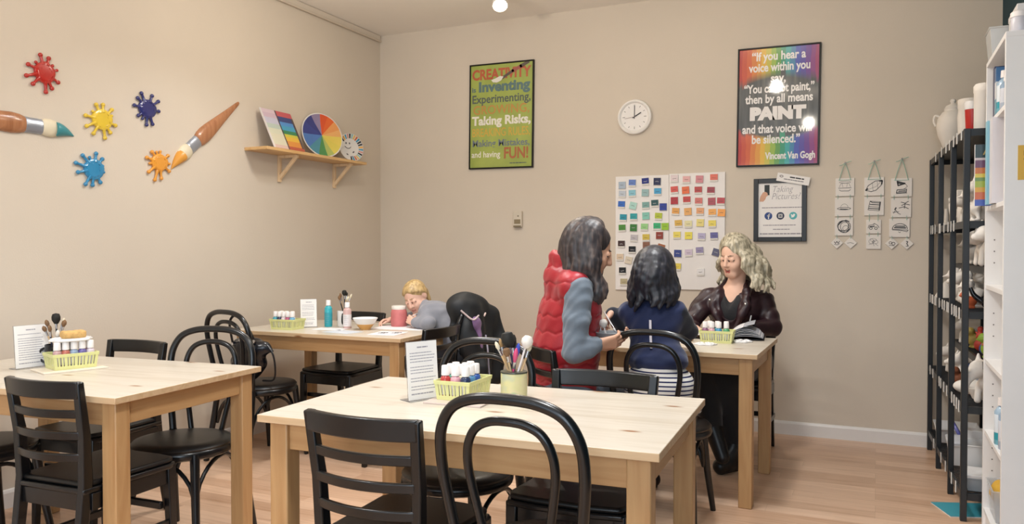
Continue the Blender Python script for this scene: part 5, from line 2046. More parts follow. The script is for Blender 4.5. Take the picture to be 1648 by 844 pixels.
S.cone(rsh, lsh, 0.034, 0.034, 0.04)
S.cone(neck0, head - face * 0.02, 0.036, 0.036, 0.02)
for sh, el, wr in ((rsh, rel, rwr), (lsh, lel, lwr)):
    S.chain([sh, el, wr], [0.034, 0.027, 0.020], 0.02)
for hp, q_ in ((hipR, 1), (hipL, -1)):
    kn = hp + F_t * 0.27 + V3(0, 0, -0.02)
    S.chain([hp, kn, kn + V3(0.02, 0, -0.27)], [0.062, 0.045, 0.032], 0.03)
    S.cone(kn + V3(0.02, 0, -0.30), kn + V3(0.02, 0, -0.30) + F_t * 0.11, 0.030, 0.024, 0.02)
hp_ = add_head(S, head, face, headup, 0.84)
add_hand(S, rwr, [-0.35, -0.65, -0.05], [0.4, 0, -0.8], 1, 0.72, (0.5, 0.7, 0.5), 0.05, 0.5)
add_hand(S, lwr, [-0.80, 0.30, 0.25], [-0.1, 0.6, -0.1], -1, 0.74, (0.5, 0.7, 0.5), 0.05, 0.7)
S.mesh('body', SK, r, 1)
S = Soft(0.0045)
S.k = 0.04
S.cone(bum + V3(0, 0, 0.03), waist, 0.105, 0.098, 0.05)
S.cone(waist, chest, 0.094, 0.086, 0.05)
S.cone(chest + R_t * 0.035, chest - R_t * 0.035, 0.080, 0.080, 0.05)
S.cone(rsh, lsh, 0.047, 0.049, 0.06)
S.cone(neck0 - V3(-0.02, 0, 0.01), neck0 + V3(-0.012, 0, 0.012), 0.052, 0.046, 0.03)
for sh, el, wr in ((rsh, rel, rwr), (lsh, lel, lwr)):
    S.chain([sh, el], [0.042, 0.037], 0.04)
    S.chain([el, el + (wr - el) * 0.85], [0.042, 0.032], 0.02)
S.mesh('grey_top', fabric('grey_child_fleece', '83848c', 0.85), r, 2, wrinkle(0.0040, 44, 9))
S = Soft(0.0055)
S.k = 0.03
S.cone(hipR, hipL, 0.085, 0.085, 0.05)
for hp in (hipR, hipL):
    kn = hp + F_t * 0.27 + V3(0, 0, -0.02)
    S.chain([hp, kn, kn + V3(0.02, 0, -0.25)], [0.074, 0.056, 0.045], 0.03)
S.mesh('dark_leggings', fabric('dark_leggings', '26262c', 0.85), r, 1)
S = Soft(0.0036)
rng = random.Random(3)
A = frame(face, headup)
S.ell(hp_(0, -0.022, 0.036), V3(0.082, 0.100, 0.090) * 0.84, A, 0.01)
S.ell(hp_(0, 0.100, -0.014), V3(0.062, 0.060, 0.106) * 0.84, A, 0.004, -1, True)
for q_ in (-1, 1):       # hair pulled back over the temples to a low tail
    for i in range(8):
        raw = [(q_ * 0.006, 0.066 - 0.014 * i, 0.10), (q_ * (0.040 + 0.003 * i), 0.055 - 0.014 * i, 0.075 - 0.004 * i), (q_ * 0.070, 0.020 - 0.012 * i, 0.050 - 0.010 * i), (q_ * 0.072, -0.045, 0.022 - 0.008 * i), (q_ * 0.028, -0.105, -0.010)]
        pts = []
        for x_, y_, z_ in smooth_path(raw, 4):
            v_ = V3(x_, y_ + 0.014, z_ - 0.028)
            v_ = v_ / max(1e-6, math.sqrt((v_[0] / 0.078) ** 2 + (v_[1] / 0.098) ** 2 + (v_[2] / 0.088) ** 2))
            pts.append(hp_(v_[0], v_[1] - 0.014, v_[2] + 0.028))
        S.chain(pts, [0.0075] * len(pts), 0.006, 0)
tail = [hp_(0, -0.108, -0.01), hp_(0, -0.130, -0.03), hp_(0.0, -0.125, -0.08), hp_(0.0, -0.11, -0.13)]
S.chain(smooth_path([tuple(p_) for p_ in tail], 4), [0.020 - 0.001 * i for i in range(13)], 0.01, 0)
S.mesh('tied_back_hair', hair_mat('blond_child_hair', [(0.25, '8a7048'), (0.5, 'b89a68'), (0.75, 'd4b886')], 0.4), r, 1)

# ------------------------------------------------------------------ things on the tables
TZ = 0.7302
basket_m = mat('yellow_green_plastic', 'd9d996', 0.35, var=0.03)
cap_m = mat('white_cap_plastic', 'efe9e6', 0.35, var=0.02)
clear_m = mat('clear_bottle_plastic', 'd8dcdc', 0.2, var=0.01)
lab_m = mat('pale_bottle_label', 'd7d3d2', 0.5)


def make_basket():
    r = thing('storage_basket', 'x', 'basket', group='yellow paint baskets')
    L_, D_, H_ = 0.172, 0.128, 0.063
    tb = 0.90

    def ring(f, z, t_=0.0):
        return [(-L_ / 2 * f + t_, -D_ / 2 * f + t_, z), (L_ / 2 * f - t_, -D_ / 2 * f + t_, z), (L_ / 2 * f - t_, D_ / 2 * f - t_, z), (-L_ / 2 * f + t_, D_ / 2 * f - t_, z)]
    m = MB()
    m.box(-L_ / 2 * tb, -D_ / 2 * tb, 0, L_ / 2 * tb, D_ / 2 * tb, 0.002)
    m.build('base', basket_m, r)

    def band(name, z0, z1, out):
        m = MB()
        f0, f1 = tb + (1 - tb) * z0 / H_, tb + (1 - tb) * z1 / H_
        a, b, c, d = ring(f0 + out, z0), ring(f1 + out, z1), ring(f1 + out, z1, 0.0028 + out * 0.05), ring(f0 + out, z0, 0.0028)
        m.loft([a, b, c, d], closed=True, cap=False)
        return m.build(name, basket_m, r, bevel=0.0008)
    band('lower_band', 0.0, 0.014, 0)
    band('rim', 0.050, H_, 0.02)
    # pierced sides: upright bars with open slots between
    for sd in range(4):
        m = MB()
        Ls = L_ if sd % 2 == 0 else D_
        off = (D_ if sd % 2 == 0 else L_) / 2
        m.M = Matrix.Rotation(sd * pi / 2, 4, 'Z')
        n = 13 if sd % 2 == 0 else 10
        for i in range(n):
            u = (i + 0.5) / n - 0.5
            wide = 0.0105 if i % 3 == 0 else 0.0055
            f0, f1 = tb + (1 - tb) * 0.012 / H_, tb + (1 - tb) * 0.052 / H_
            x0, x1 = u * Ls * f0, u * Ls * f1
            m.loft([[(x0 - wide / 2, -off * f0 + 0.0003, 0.012), (x0 + wide / 2, -off * f0 + 0.0003, 0.012), (x0 + wide / 2, -off * f0 + 0.0026, 0.012), (x0 - wide / 2, -off * f0 + 0.0026, 0.012)],
                    [(x1 - wide / 2, -off * f1 + 0.0003, 0.052), (x1 + wide / 2, -off * f1 + 0.0003, 0.052), (x1 + wide / 2, -off * f1 + 0.0026, 0.052), (x1 - wide / 2, -off * f1 + 0.0026, 0.052)]])
        m.build('slotted_side', basket_m, r)
    return r


def make_bottle():
    r = thing('paint_bottle', 'x', 'bottle', group='paint bottles in the baskets')
    b = MB().lathe([(0, 0), (0.0155, 0), (0.0165, 0.003), (0.0165, 0.062), (0.0145, 0.070), (0.0095, 0.074), (0.0095, 0.078), (0, 0.078)], 20).build('bottle_body', clear_m, r)
    MB().lathe([(0, 0.0755), (0.0135, 0.0755), (0.0138, 0.078), (0.0128, 0.104), (0.0115, 0.107), (0, 0.1075)], 20).build('cap', cap_m, r)
    MB().lathe([(0.0168, 0.014), (0.0172, 0.014), (0.0172, 0.052), (0.0168, 0.052)], 20).build('bottle_label', lab_m, r)
    return r


BASK, BOT = make_basket(), make_bottle()
ubk, ubt = [], []


def bottle(loc, hexc, label, grp):
    first = not ubt
    o = place(BOT, ubt, loc, rng.uniform(0, 6), label, grp)
    body = [c for c in o.children if c.name.startswith('bottle_body')][0]
    body.data = body.data.copy()
    body.data.materials[0] = col(hexc, 0.25)
    return o


def stocked(x, y, a, z, where, bottles):
    """basket of paint bottles; bottles: (column, row, hex, colour name)"""
    place(BASK, ubk, (x, y, z), a, 'yellow-green plastic basket of paint bottles %s' % where, 'yellow paint baskets')
    ca, sa = cos(a), sin(a)
    for c_, q_, h_, nm in bottles:
        lx, ly = c_, q_
        bottle((x + ca * lx - sa * ly, y + sa * lx + ca * ly, z + 0.0021), h_, '%s paint bottle with a white cap in the basket %s' % (nm, where), 'paint bottles in the basket ' + where)


rng = random.Random(17)
g3 = [-0.050, -0.0165, 0.017, 0.0505]
# middle table: basket with its long side along the depth of the table
stocked(-1.232, 2.288, radians(92), TZ + 0.006, 'on the middle table', [
    (-0.058, 0.036, 'b8403c', 'red'), (-0.058, 0.0, 'dba0a8', 'pale pink'), (-0.058, -0.036, '2c3858', 'dark navy'),
    (-0.021, 0.036, '4a9a80', 'green'), (-0.021, 0.0, 'e0d6b0', 'cream'), (-0.021, -0.036, '5d8fb8', 'light blue'),
    (0.017, 0.036, 'c99ab8', 'lilac'), (0.017, 0.0, '6fb0b8', 'aqua'), (0.017, -0.036, '3d5fa8', 'blue'), (0.054, 0.0, 'd8a85a', 'amber')])
stocked(-2.997, 2.180, radians(72), TZ + 0.006, 'by the left wall', [
    (-0.062, -0.034, 'c09a98', 'dusty pink'), (-0.031, -0.034, 'b86a5a', 'terracotta'), (0.0, -0.034, '8fa0b8', 'grey-blue'), (0.031, -0.034, '6a5f9a', 'purple'), (0.062, -0.034, 'cfc0c8', 'pale mauve'),
    (-0.05, 0.004, '5f98a0', 'teal'), (0.0, 0.004, 'c8b070', 'mustard'), (0.05, 0.004, '8a4a5a', 'maroon')])
stocked(-3.262, 3.800, radians(4), TZ, 'on the corner table', [
    (-0.06, -0.036, '4aa0b0', 'turquoise'), (-0.03, -0.036, '303a58', 'navy'), (0.0, -0.036, 'd8c8cc', 'pale rose'), (0.03, -0.036, 'b85a7a', 'magenta'), (0.06, -0.036, '6fa8c8', 'sky blue'),
    (-0.045, 0.004, 'a8c8b0', 'mint'), (-0.008, 0.004, 'c06a70', 'coral'), (0.035, 0.004, 'd0d4dc', 'silver-grey')])
stocked(-0.760, 4.222, radians(3), TZ, 'beside the open book', [
    (-0.058, -0.034, '8a5f7a', 'plum'), (-0.024, -0.034, 'd8a8b0', 'pink'), (0.012, -0.034, '4a90b8', 'bright blue'), (0.050, -0.034, '5aa070', 'leaf green'),
    (-0.04, 0.006, 'c8b8b0', 'beige'), (0.0, 0.006, '4a9a9a', 'deep teal'), (0.045, 0.006, 'dca8a0', 'salmon')])


def table_sheet(name, label, cat, x, y, w, d, a, m, z=TZ, h=0.0012, group=None, bevel=0):
    o = MB().box(-w / 2, -d / 2, 0, w / 2, d / 2, h).build(name, m, None, (x, y, z), (0, 0, a), bevel=bevel)
    return tag(o, label, cat, group)


table_sheet('ceramic_tile', 'flat pale tile under the yellow basket on the middle table', 'tile', -1.215, 2.27, 0.20, 0.21, radians(3), mat('pale_pink_tile', 'd9c6bd', 0.4), h=0.0055, bevel=0.001)
table_sheet('ceramic_tile', 'flat cream tile under the yellow basket by the left wall', 'tile', -2.985, 2.165, 0.24, 0.17, radians(72), mat('cream_tile', 'e2d6c4', 0.4), h=0.0055, bevel=0.001)

acrylic = mat('clear_acrylic', 'eef0f2', 0.08, var=0.0, trans=0.9, spec=0.5)


def menu_card(label, x, y, a, w, h, seed, z=TZ):
    """upright price sheet in a clear stand; a is the direction of its foot"""
    r = thing('menu_stand', label, 'sign', (x, y, z), a, group='upright sheets in clear stands')
    ln = Matrix.Rotation(radians(-5), 4, 'X')
    m = MB()
    m.M = ln
    m.box(-w / 2, -0.0005, 0.004, w / 2, 0.0012, h)
    m.build('sheet', paper, r)
    m = MB()
    m.box(-w / 2 - 0.002, -0.012, 0, w / 2 + 0.002, 0.05, 0.002)
    m.build('foot', acrylic, r)
    m = MB()
    m.M = ln
    m.box(-w / 2 - 0.002, 0.0014, 0.002, w / 2 + 0.002, 0.0032, h + 0.002)
    m.build('back_panel', acrylic, r)
    rg = random.Random(seed)
    m = MB()
    m.M = ln @ Matrix(((1, 0, 0, 0), (0, 0, -1, -0.0001), (0, 1, 0, 0), (0, 0, 0, 1)))
    scribble_lines(m, -w * 0.15, w * 0.2, [h - 0.018], 0.0042, rg)
    ys = []
    y_ = h - 0.036
    while y_ > 0.03:
        ys.append(y_)
        y_ -= 0.0095 if rg.random() < 0.75 else 0.017
    scribble_lines(m, -w * 0.40, w * 0.42, ys, 0.0026, rg)
    scribble_lines(m, -w * 0.40, w * 0.36, [0.022], 0.004, rg)
    m.build('print_lines', mat('sheet_print', '9c99a2', 0.6), r)
    return r


menu_card('upright white price sheet on the middle table', -1.336, 2.212, radians(66), 0.118, 0.19, 1)
menu_card('upright white price sheet on the table by the left wall', -3.160, 2.13, radians(84), 0.135, 0.176, 2)
menu_card('upright white price sheet on the corner table', -3.205, 3.93, radians(48), 0.098, 0.175, 3)

bristle_k = mat('black_bristle', '15130f', 0.7, var=0.3, scale=60)
bristle_b = mat('brown_bristle', '7a5a3c', 0.7, var=0.25, scale=60)
bristle_w = mat('white_sponge_head', 'e6ded4', 0.8, var=0.06, scale=60)
wood_h = wood('brush_stick', 'cfa878', 'dcbc90', 2, 0.4, False)


def paint_brush(name, label, base, top, sm, hm, kind, grp, hr=0.009, hl=0.035):
    """base and top are in world metres; the head sits at the top"""
    B, Tt = Vector(base), Vector(top)
    r = thing(name, label, 'paintbrush', base, group=grp)
    d = Tt - B
    L_ = d.length
    q_ = d.to_track_quat('Z', 'Y')
    e = q_ @ Vector((0, 0, 1))
    MB().lathe([(0, 0), (0.0022, 0), (0.0034, L_ * 0.3), (0.0036, L_ - hl - 0.015), (0.003, L_ - hl - 0.002), (0, L_ - hl)], 10, (0, 0, 0), q_).build('handle', sm, r)
    if kind != 'dauber':
        MB().lathe([(0, L_ - hl - 0.020), (0.0042, L_ - hl - 0.020), (0.005, L_ - hl + 0.002), (0, L_ - hl + 0.003)], 10, (0, 0, 0), q_).build('ferrule', steel, r)
    z0 = L_ - hl
    if kind == 'round':
        pr = [(0, z0), (hr * 0.5, z0), (hr, z0 + hl * 0.4), (hr * 0.85, z0 + hl * 0.75), (hr * 0.3, z0 + hl * 0.97), (0, z0 + hl)]
    elif kind == 'mop':
        pr = [(0, z0), (hr * 0.45, z0), (hr * 0.95, z0 + hl * 0.35), (hr, z0 + hl * 0.65), (hr * 0.75, z0 + hl * 0.92), (0, z0 + hl)]
    else:
        pr = [(0, z0 - 0.004), (hr * 0.5, z0), (hr, z0 + hl * 0.35), (hr, z0 + hl * 0.65), (hr * 0.6, z0 + hl * 0.95), (0, z0 + hl)]
    MB().lathe(pr, 14, (0, 0, 0), q_).build('brush_head', hm, r)
    return r


def bunch(x, y, z, rad, where, grp, rows):
    """rows: label word, lean dx, dy, top z, stick mat, head mat, kind, head radius, head length"""
    n = len(rows)
    for i, (lb, dx, dy, zt__, sm, hm, kd, hr, hl) in enumerate(rows):
        a = 2 * pi * i / n
        b = (x - dx * 0.25 + rad * 0.45 * cos(a), y - dy * 0.25 + rad * 0.45 * sin(a), z + 0.006)
        t_ = (x + dx, y + dy, zt__)
        paint_brush('paintbrush', '%s %s' % (lb, where), b, t_, sm, hm, kd, grp, hr, hl)


# --- brush tin on the middle table
def tin_print():
    m = bpy.data.materials.new('printed_tin')
    m.use_nodes = True
    nt = m.node_tree
    b = nt.nodes['Principled BSDF']
    b.inputs['Roughness'].default_value = 0.35
    tc = nt.nodes.new('ShaderNodeTexCoord')
    n = nt.nodes.new('ShaderNodeTexNoise')
    n.inputs['Scale'].default_value = 16
    n.inputs['Detail'].default_value = 2
    nt.links.new(tc.outputs['Object'], n.inputs['Vector'])
    r_ = ramp_node(nt, [(0.3, 'b8bfa8'), (0.45, 'd6cf98'), (0.58, 'dccfa4'), (0.66, 'b4c498'), (0.76, '93a08e')])
    nt.links.new(n.outputs['Fac'], r_.inputs['Fac'])
    nt.links.new(r_.outputs['Color'], b.inputs['Base Color'])
    return m


cx, cy = -1.062, 2.316
r = thing('brush_tin', 'pale yellow printed tin holding paintbrushes on the middle table', 'tin', (cx, cy, TZ))
MB().lathe([(0, 0), (0.0425, 0), (0.043, 0.002), (0.043, 0.094), (0.0425, 0.0945), (0.0415, 0.094), (0.0415, 0.004), (0, 0.004)], 36).build('tin_body', tin_print(), r)
MB().lathe([(0.0412, 0.0925), (0.0438, 0.0925), (0.0442, 0.095), (0.0438, 0.0972), (0.0412, 0.0972)], 36).build('tin_rim', mat('dark_tin_rim', '5c6058', 0.3, metal=0.8), r)
MB().lathe([(0.043, 0.001), (0.0442, 0.001), (0.0442, 0.0035), (0.043, 0.0035)], 36).build('base_seam', steel, r)
navy_s, pink_s, blue_s, white_s = col('2a2c4a'), col('d8507c'), col('3a4fb8'), col('e4dcd8')
rgt = V3(_r.x, _r.y, 0)
up_ = V3(-_r.y, _r.x, 0)


def lean_xy(a, b):
    v = rgt * a + up_ * b
    return float(v[0]), float(v[1])


rows = []
for lb, a, b, zt__, sm, hm, kd, hr, hl in [
    ('thick black mop brush in the printed tin, tallest of the bunch,', -0.024, 0.0, 0.955, navy_s, bristle_k, 'mop', 0.022, 0.052),
    ('second black brush behind the tallest mop in the printed tin', -0.008, 0.02, 0.945, wood_h, bristle_k, 'mop', 0.014, 0.045),
    ('wooden brush with pale tip leaning furthest left in the printed tin', -0.060, 0.004, 0.922, wood_h, mat('cream_bristle', 'dbcfb4'), 'round', 0.007, 0.03),
    ('brush with brown bristles low at the front of the printed tin', -0.026, -0.03, 0.905, wood_h, bristle_b, 'mop', 0.012, 0.028),
    ('thin wooden brush with tan bristles in the printed tin', -0.046, 0.02, 0.93, wood_h, mat('tan_bristle', '9b7a4e', 0.7), 'round', 0.007, 0.03),
    ('pink handled brush in the printed tin', 0.008, -0.02, 0.905, pink_s, pink_s, 'round', 0.008, 0.05),
    ('bright blue handled brush in the printed tin', 0.016, 0.004, 0.918, blue_s, blue_s, 'round', 0.008, 0.05),
    ('silver tipped brush standing upright in the printed tin', 0.0, 0.028, 0.925, col('3a3c46'), steel, 'round', 0.005, 0.03),
    ('white round sponge dauber in the printed tin', 0.048, 0.0, 0.942, white_s, bristle_w, 'dauber', 0.019, 0.040),
    ('pale wooden brush beside the white dauber in the printed tin', 0.055, 0.022, 0.915, wood_h, mat('cream_bristle', 'dbcfb4'), 'round', 0.008, 0.03)]:
    dx, dy = lean_xy(a, b)
    rows.append((lb, dx, dy, zt__, sm, hm, kd, hr, hl))
bunch(cx, cy, TZ, 0.03, 'on the middle table', 'brushes in the printed tin', rows)


def mug(name, label, x, y, z, R, H, mm, hm, ha, cat='mug'):
    r = thing(name, label, cat, (x, y, z))
    MB().lathe([(0, 0), (R * 0.9, 0), (R, 0.006), (R, H), (R - 0.0015, H + 0.001), (R - 0.004, H), (R - 0.004, 0.008), (0, 0.008)], 32).build('mug_body', mm, r)
    pts = []
    for i in range(13):
        t_ = -pi / 2 + pi * i / 12
        rr_ = R - 0.003 + 0.028 * cos(t_)
        pts.append((rr_ * cos(ha), rr_ * sin(ha), H * 0.52 + H * 0.32 * sin(t_)))
    MB().tube(pts, 0.005, 10).build('mug_handle', hm, r)
    return r


# --- black mug of brushes on the left wall table, palette and sponge on its basket
blk_glaze = mat('black_glaze', '17181c', 0.15)
mug('brush_mug', 'black mug of brushes behind the basket by the left wall', -3.112, 2.195, TZ, 0.041, 0.092, blk_glaze, blk_glaze, radians(212))
rows = []
for lb, a, b, zt__, sm, hm, kd, hr, hl in [
    ('black foam headed brush, tallest in the black mug', 0.002, 0.0, 0.953, col('20262c'), bristle_k, 'mop', 0.017, 0.045),
    ('brown brush leaning left in the black mug', -0.040, 0.0, 0.925, wood_h, bristle_b, 'round', 0.009, 0.03),
    ('short brown brush leaning left in the black mug', -0.046, -0.01, 0.900, wood_h, bristle_b, 'round', 0.009, 0.026),
    ('brown brush leaning right in the black mug', 0.040, 0.0, 0.925, wood_h, bristle_b, 'round', 0.010, 0.03),
    ('pale tipped brush leaning right in the black mug', 0.030, 0.012, 0.932, col('c8bcb0'), mat('cream_bristle', 'dbcfb4'), 'round', 0.006, 0.03),
    ('dark handled brush at the front of the black mug', -0.014, -0.02, 0.905, col('23283c'), bristle_b, 'round', 0.008, 0.03),
    ('white brush at the front of the black mug', 0.022, -0.02, 0.885, white_s, bristle_w, 'round', 0.008, 0.03)]:
    dx, dy = lean_xy(a, b)
    rows.append((lb, dx, dy, zt__, sm, hm, kd, hr, hl))
bunch(-3.112, 2.195, TZ, 0.028, 'by the left wall', 'brushes in the black mug', rows)
zb = TZ + 0.006 + 0.0021 + 0.1078
r = thing('paint_palette', 'white paint palette lying on top of the bottles by the left wall', 'palette', (-2.997, 2.180, zb), radians(72))
pal_out = [(0.080 * cos(2 * pi * k / 28) * (1 + 0.05 * cos(6 * 2 * pi * k / 28)), 0.058 * sin(2 * pi * k / 28) * (1 + 0.05 * cos(6 * 2 * pi * k / 28))) for k in range(28)]
MB().prism(pal_out, 0, 0.008).build('palette_plate', mat('white_glazed_ceramic', 'e9e6e4', 0.2, var=0.02), r, bevel=0.003)
MB().lathe([(0.068, 0.007), (0.072, 0.012), (0.076, 0.012), (0.078, 0.007)], 28).build('rim', mat('white_glazed_ceramic', 'e9e6e4', 0.2), r).scale = (1, 0.70, 1)
S = Soft(0.003)
S.rbox((0, 0, 0.016), (0.034, 0.016, 0.004), 0.012)
o = S.mesh('sponge', mat('yellow_sponge', 'cfa668', 0.95, var=0.15, scale=60, bump=0.6, bscale=260), None, 1, wrinkle(0.0012, 160))
o.location = (-2.99, 2.185, zb + 0.0085)
o.rotation_euler = (0, 0, radians(66))
tag(o, 'yellow sponge on the white palette by the left wall', 'sponge')


# --- corner table
def squeeze_bottle(label, x, y, H, R, body, lab, z=TZ):
    r = thing('squeeze_bottle', label, 'bottle', (x, y, z))
    hs = H * 0.70
    MB().lathe([(0, 0), (R * 0.95, 0), (R, 0.004), (R, hs), (R * 0.8, hs + 0.010), (R * 0.48, hs + 0.016), (R * 0.48, hs + 0.022), (0, hs + 0.022)], 28).build('bottle_body', body, r)
    MB().lathe([(0, hs + 0.018), (R * 0.62, hs + 0.018), (R * 0.60, H), (R * 0.54, H + 0.002), (0, H + 0.002)], 24).build('cap', cap_m, r)
    MB().lathe([(R + 0.0002, hs * 0.12), (R + 0.0007, hs * 0.12), (R + 0.0007, hs * 0.78), (R + 0.0002, hs * 0.78)], 28).build('bottle_label', lab, r)
    m = MB()
    for k_ in range(5):
        zz = hs * (0.25 + 0.11 * k_)
        for j in range(3 + k_ % 2):
            aa = -1.75 + 0.28 * j
            p0 = (cos(aa) * (R + 0.001), sin(aa) * (R + 0.001), zz)
            p1 = (cos(aa + 0.2) * (R + 0.001), sin(aa + 0.2) * (R + 0.001), zz)
            m.tube([p0, p1], 0.0009, 5)
    m.build('label_print', mat('label_print_grey', '8f9aa2', 0.5), r)
    return r


squeeze_bottle('teal squeeze bottle with a white top on the corner table', -3.125, 4.02, 0.165, 0.024, col('3aa8b4', 0.25), col('2f9aa8', 0.4))
squeeze_bottle('white labelled squeeze bottle beside the mug of brushes on the corner table', -2.955, 3.985, 0.158, 0.025, col('c9a7a2', 0.25), col('e2dcdc', 0.4))
mug('brush_mug', 'white mug with a black handle holding brushes on the corner table', -3.045, 4.07, TZ, 0.040, 0.098, mat('white_glazed_ceramic', 'e9e6e4', 0.2), blk_glaze, radians(-62))
rows = []
for lb, a, b, zt__, sm, hm, kd, hr, hl in [
    ('black foam brush, tallest in the white mug', 0.004, 0.0, 0.960, col('23262c'), bristle_k, 'mop', 0.015, 0.036),
    ('black handled brush leaning left in the white mug', -0.030, -0.006, 0.925, col('1d1e22'), bristle_b, 'round', 0.009, 0.03),
    ('brown brush leaning left in the white mug', -0.024, 0.01, 0.94, wood_h, bristle_b, 'round', 0.008, 0.03),
    ('pale brush leaning right in the white mug', 0.030, 0.0, 0.92, col('cdb496'), mat('cream_bristle', 'dbcfb4'), 'round', 0.010, 0.03),
    ('cream tipped brush leaning furthest right in the white mug', 0.050, 0.004, 0.935, wood_h, mat('cream_bristle', 'dbcfb4'), 'round', 0.007, 0.03),
    ('dark tipped brush in the middle of the white mug', 0.018, 0.016, 0.945, wood_h, bristle_k, 'round', 0.007, 0.025)]:
    dx, dy = lean_xy(a, b)
    rows.append((lb, dx, dy, zt__, sm, hm, kd, hr, hl))
bunch(-3.045, 4.07, TZ, 0.028, 'on the corner table', 'brushes in the white mug', rows)
r = thing('mixing_bowl', 'white bowl with an orange base beside the bottles on the corner table', 'bowl', (-2.815, 3.975, TZ))
MB().lathe([(0.035, 0.020), (0.052, 0.042), (0.072, 0.070), (0.0745, 0.071), (0.0755, 0.069), (0.058, 0.040), (0.042, 0.018)], 36).build('bowl_body', mat('white_glazed_ceramic', 'e9e6e4', 0.2), r)
MB().lathe([(0, 0), (0.032, 0), (0.034, 0.008), (0.0445, 0.019), (0.0545, 0.034), (0.053, 0.034), (0.036, 0.019), (0, 0.016)], 36).build('orange_base', mat('orange_glaze', 'd9a561', 0.3), r)['label'] = 'orange glazed base of the bowl'
r = thing('painted_jar', 'pink painted jar with a white neck in front of the blond child', 'jar', (-2.735, 4.225, TZ))
MB().lathe([(0, 0), (0.047, 0), (0.050, 0.004), (0.052, 0.03), (0.0515, 0.085), (0.046, 0.104), (0.043, 0.108), (0, 0.108)], 36).build('jar_body', mat('pink_underglaze', 'c4706f', 0.55, var=0.08, scale=18), r)
MB().lathe([(0.041, 0.106), (0.0445, 0.108), (0.0455, 0.112), (0.0455, 0.128), (0.044, 0.130), (0.0415, 0.129), (0.0405, 0.110)], 36).build('neck', bisque, r)
wp = mat('white_work_paper', 'e6e2e4', 0.6, var=0.02)
table_sheet('paper_sheet', 'white paper under the hands of the blond child', 'paper', -2.66, 4.16, 0.34, 0.25, radians(6), wp)
table_sheet('paper_sheet', 'bluish paper sheet in front of the bottles on the corner table', 'paper', -2.85, 3.80, 0.20, 0.14, radians(-8), mat('bluish_paper', 'c3cad3', 0.6))
table_sheet('paper_sheet', 'small white paper beside the upright sheet on the corner table', 'paper', -3.02, 3.90, 0.19, 0.12, radians(10), wp)
r = thing('drawing_sheet', 'white sheet with two grey drawings at the edge of the corner table', 'drawing', (-2.565, 3.845, TZ), radians(8))
MB().box(-0.085, -0.10, 0, 0.085, 0.10, 0.0012).build('sheet', wp, r)
for xx, yy, hh in ((-0.035, 0.01, 0.04), (0.04, 0.035, 0.05)):
    m = MB()
    m.M = T((xx, yy, 0.0009))
    for pts, w_ in sketch('rose'):
        stroke(m, [(p_[0] * 0.09, p_[1] * 0.14) for p_ in pts], 0.006 * w_)
    m.build('grey_drawing', mat('grey_wash', '7d8288', 0.6), r)
paint_brush('paintbrush', 'pale brush in the raised hand of the blond child', (-2.615, 4.170, 0.795), (-2.530, 4.150, 0.838), col('d8d4d4'), steel, 'round', None, 0.004, 0.02)

# --- table by the back wall
r = thing('open_book', 'open book with fanned pages in front of the blonde woman', 'book', (-0.755, 4.44, TZ), radians(6))


def page(name, mm, length, lift, end_lift, side, dth=0.24, th=0.002):
    m = MB()
    rings = []
    for i in range(13):
        u = i / 12
        x = side * length * u
        z = 0.004 + lift * sin(pi * min(1, u * 0.9)) * 0.6 + end_lift * u ** 1.5
        rings.append([(x, -dth / 2 + 0.02 * u, z), (x, dth / 2 + 0.02 * u, z), (x, dth / 2 + 0.02 * u, z + th), (x, -dth / 2 + 0.02 * u, z + th)])
    m.loft(rings)
    return m.build(name, mm, r)


pg = mat('book_page', 'e3e2e4', 0.5, var=0.02)
pgk = mat('book_dark_page', '35363c', 0.4)
page('cover', mat('book_cover_black', '1d1e22', 0.35), 0.205, 0.0, 0.0, 1)
page('cover', mat('book_cover_black', '1d1e22', 0.35), 0.205, 0.0, 0.0, -1)
for i in range(5):
    page('page', pg if i % 2 else mat('book_grey_page', 'a9abb2', 0.5), 0.20 - 0.006 * i, 0.030 + 0.012 * i, 0.004 + 0.004 * i, 1, th=0.0015)
page('page', mat('book_grey_page', 'a9abb2', 0.5), 0.155, 0.05, 0.075, 1)
page('page', pg, 0.20, 0.030, 0.0, -1, th=0.010)
page('page', pg, 0.195, 0.045, 0.004, -1, th=0.003)
page('page', pg, 0.12, 0.05, 0.06, 1, th=0.002)
table_sheet('paper_sheet', 'white paper beside the girl in the navy jumper on the table by the back wall', 'paper', -0.985, 4.18, 0.16, 0.21, radians(22), wp)
table_sheet('paper_sheet', 'white paper by the hand of the blonde woman', 'paper', -0.945, 4.45, 0.15, 0.14, radians(-14), wp, h=0.0016)
paint_brush('pencil', 'blue pencil lying on the papers by the blonde woman', (-1.0, 4.33, TZ + 0.006), (-0.89, 4.40, TZ + 0.007), col('3f5f9a'), col('2c3c5a'), 'round', None, 0.003, 0.012)
paint_brush('pen', 'dark pen in the hand of the blonde woman', (-0.945, 4.405, 0.742), (-1.005, 4.455, 0.815), col('22242a'), col('8a8c92'), 'round', None, 0.003, 0.014)
S = Soft(0.003)
S.rbox((0, 0, 0.018), (0.030, 0.016, 0.004), 0.013)
o = S.mesh('sponge', mat('peach_sponge', 'd1a577', 0.95, var=0.15, scale=60, bump=0.6, bscale=260), None, 1, wrinkle(0.0012, 160))
o.location = (-0.925, 4.205, TZ)
o.rotation_euler = (0, 0, radians(20))
tag(o, 'peach coloured sponge beside the girl in the navy jumper', 'sponge')
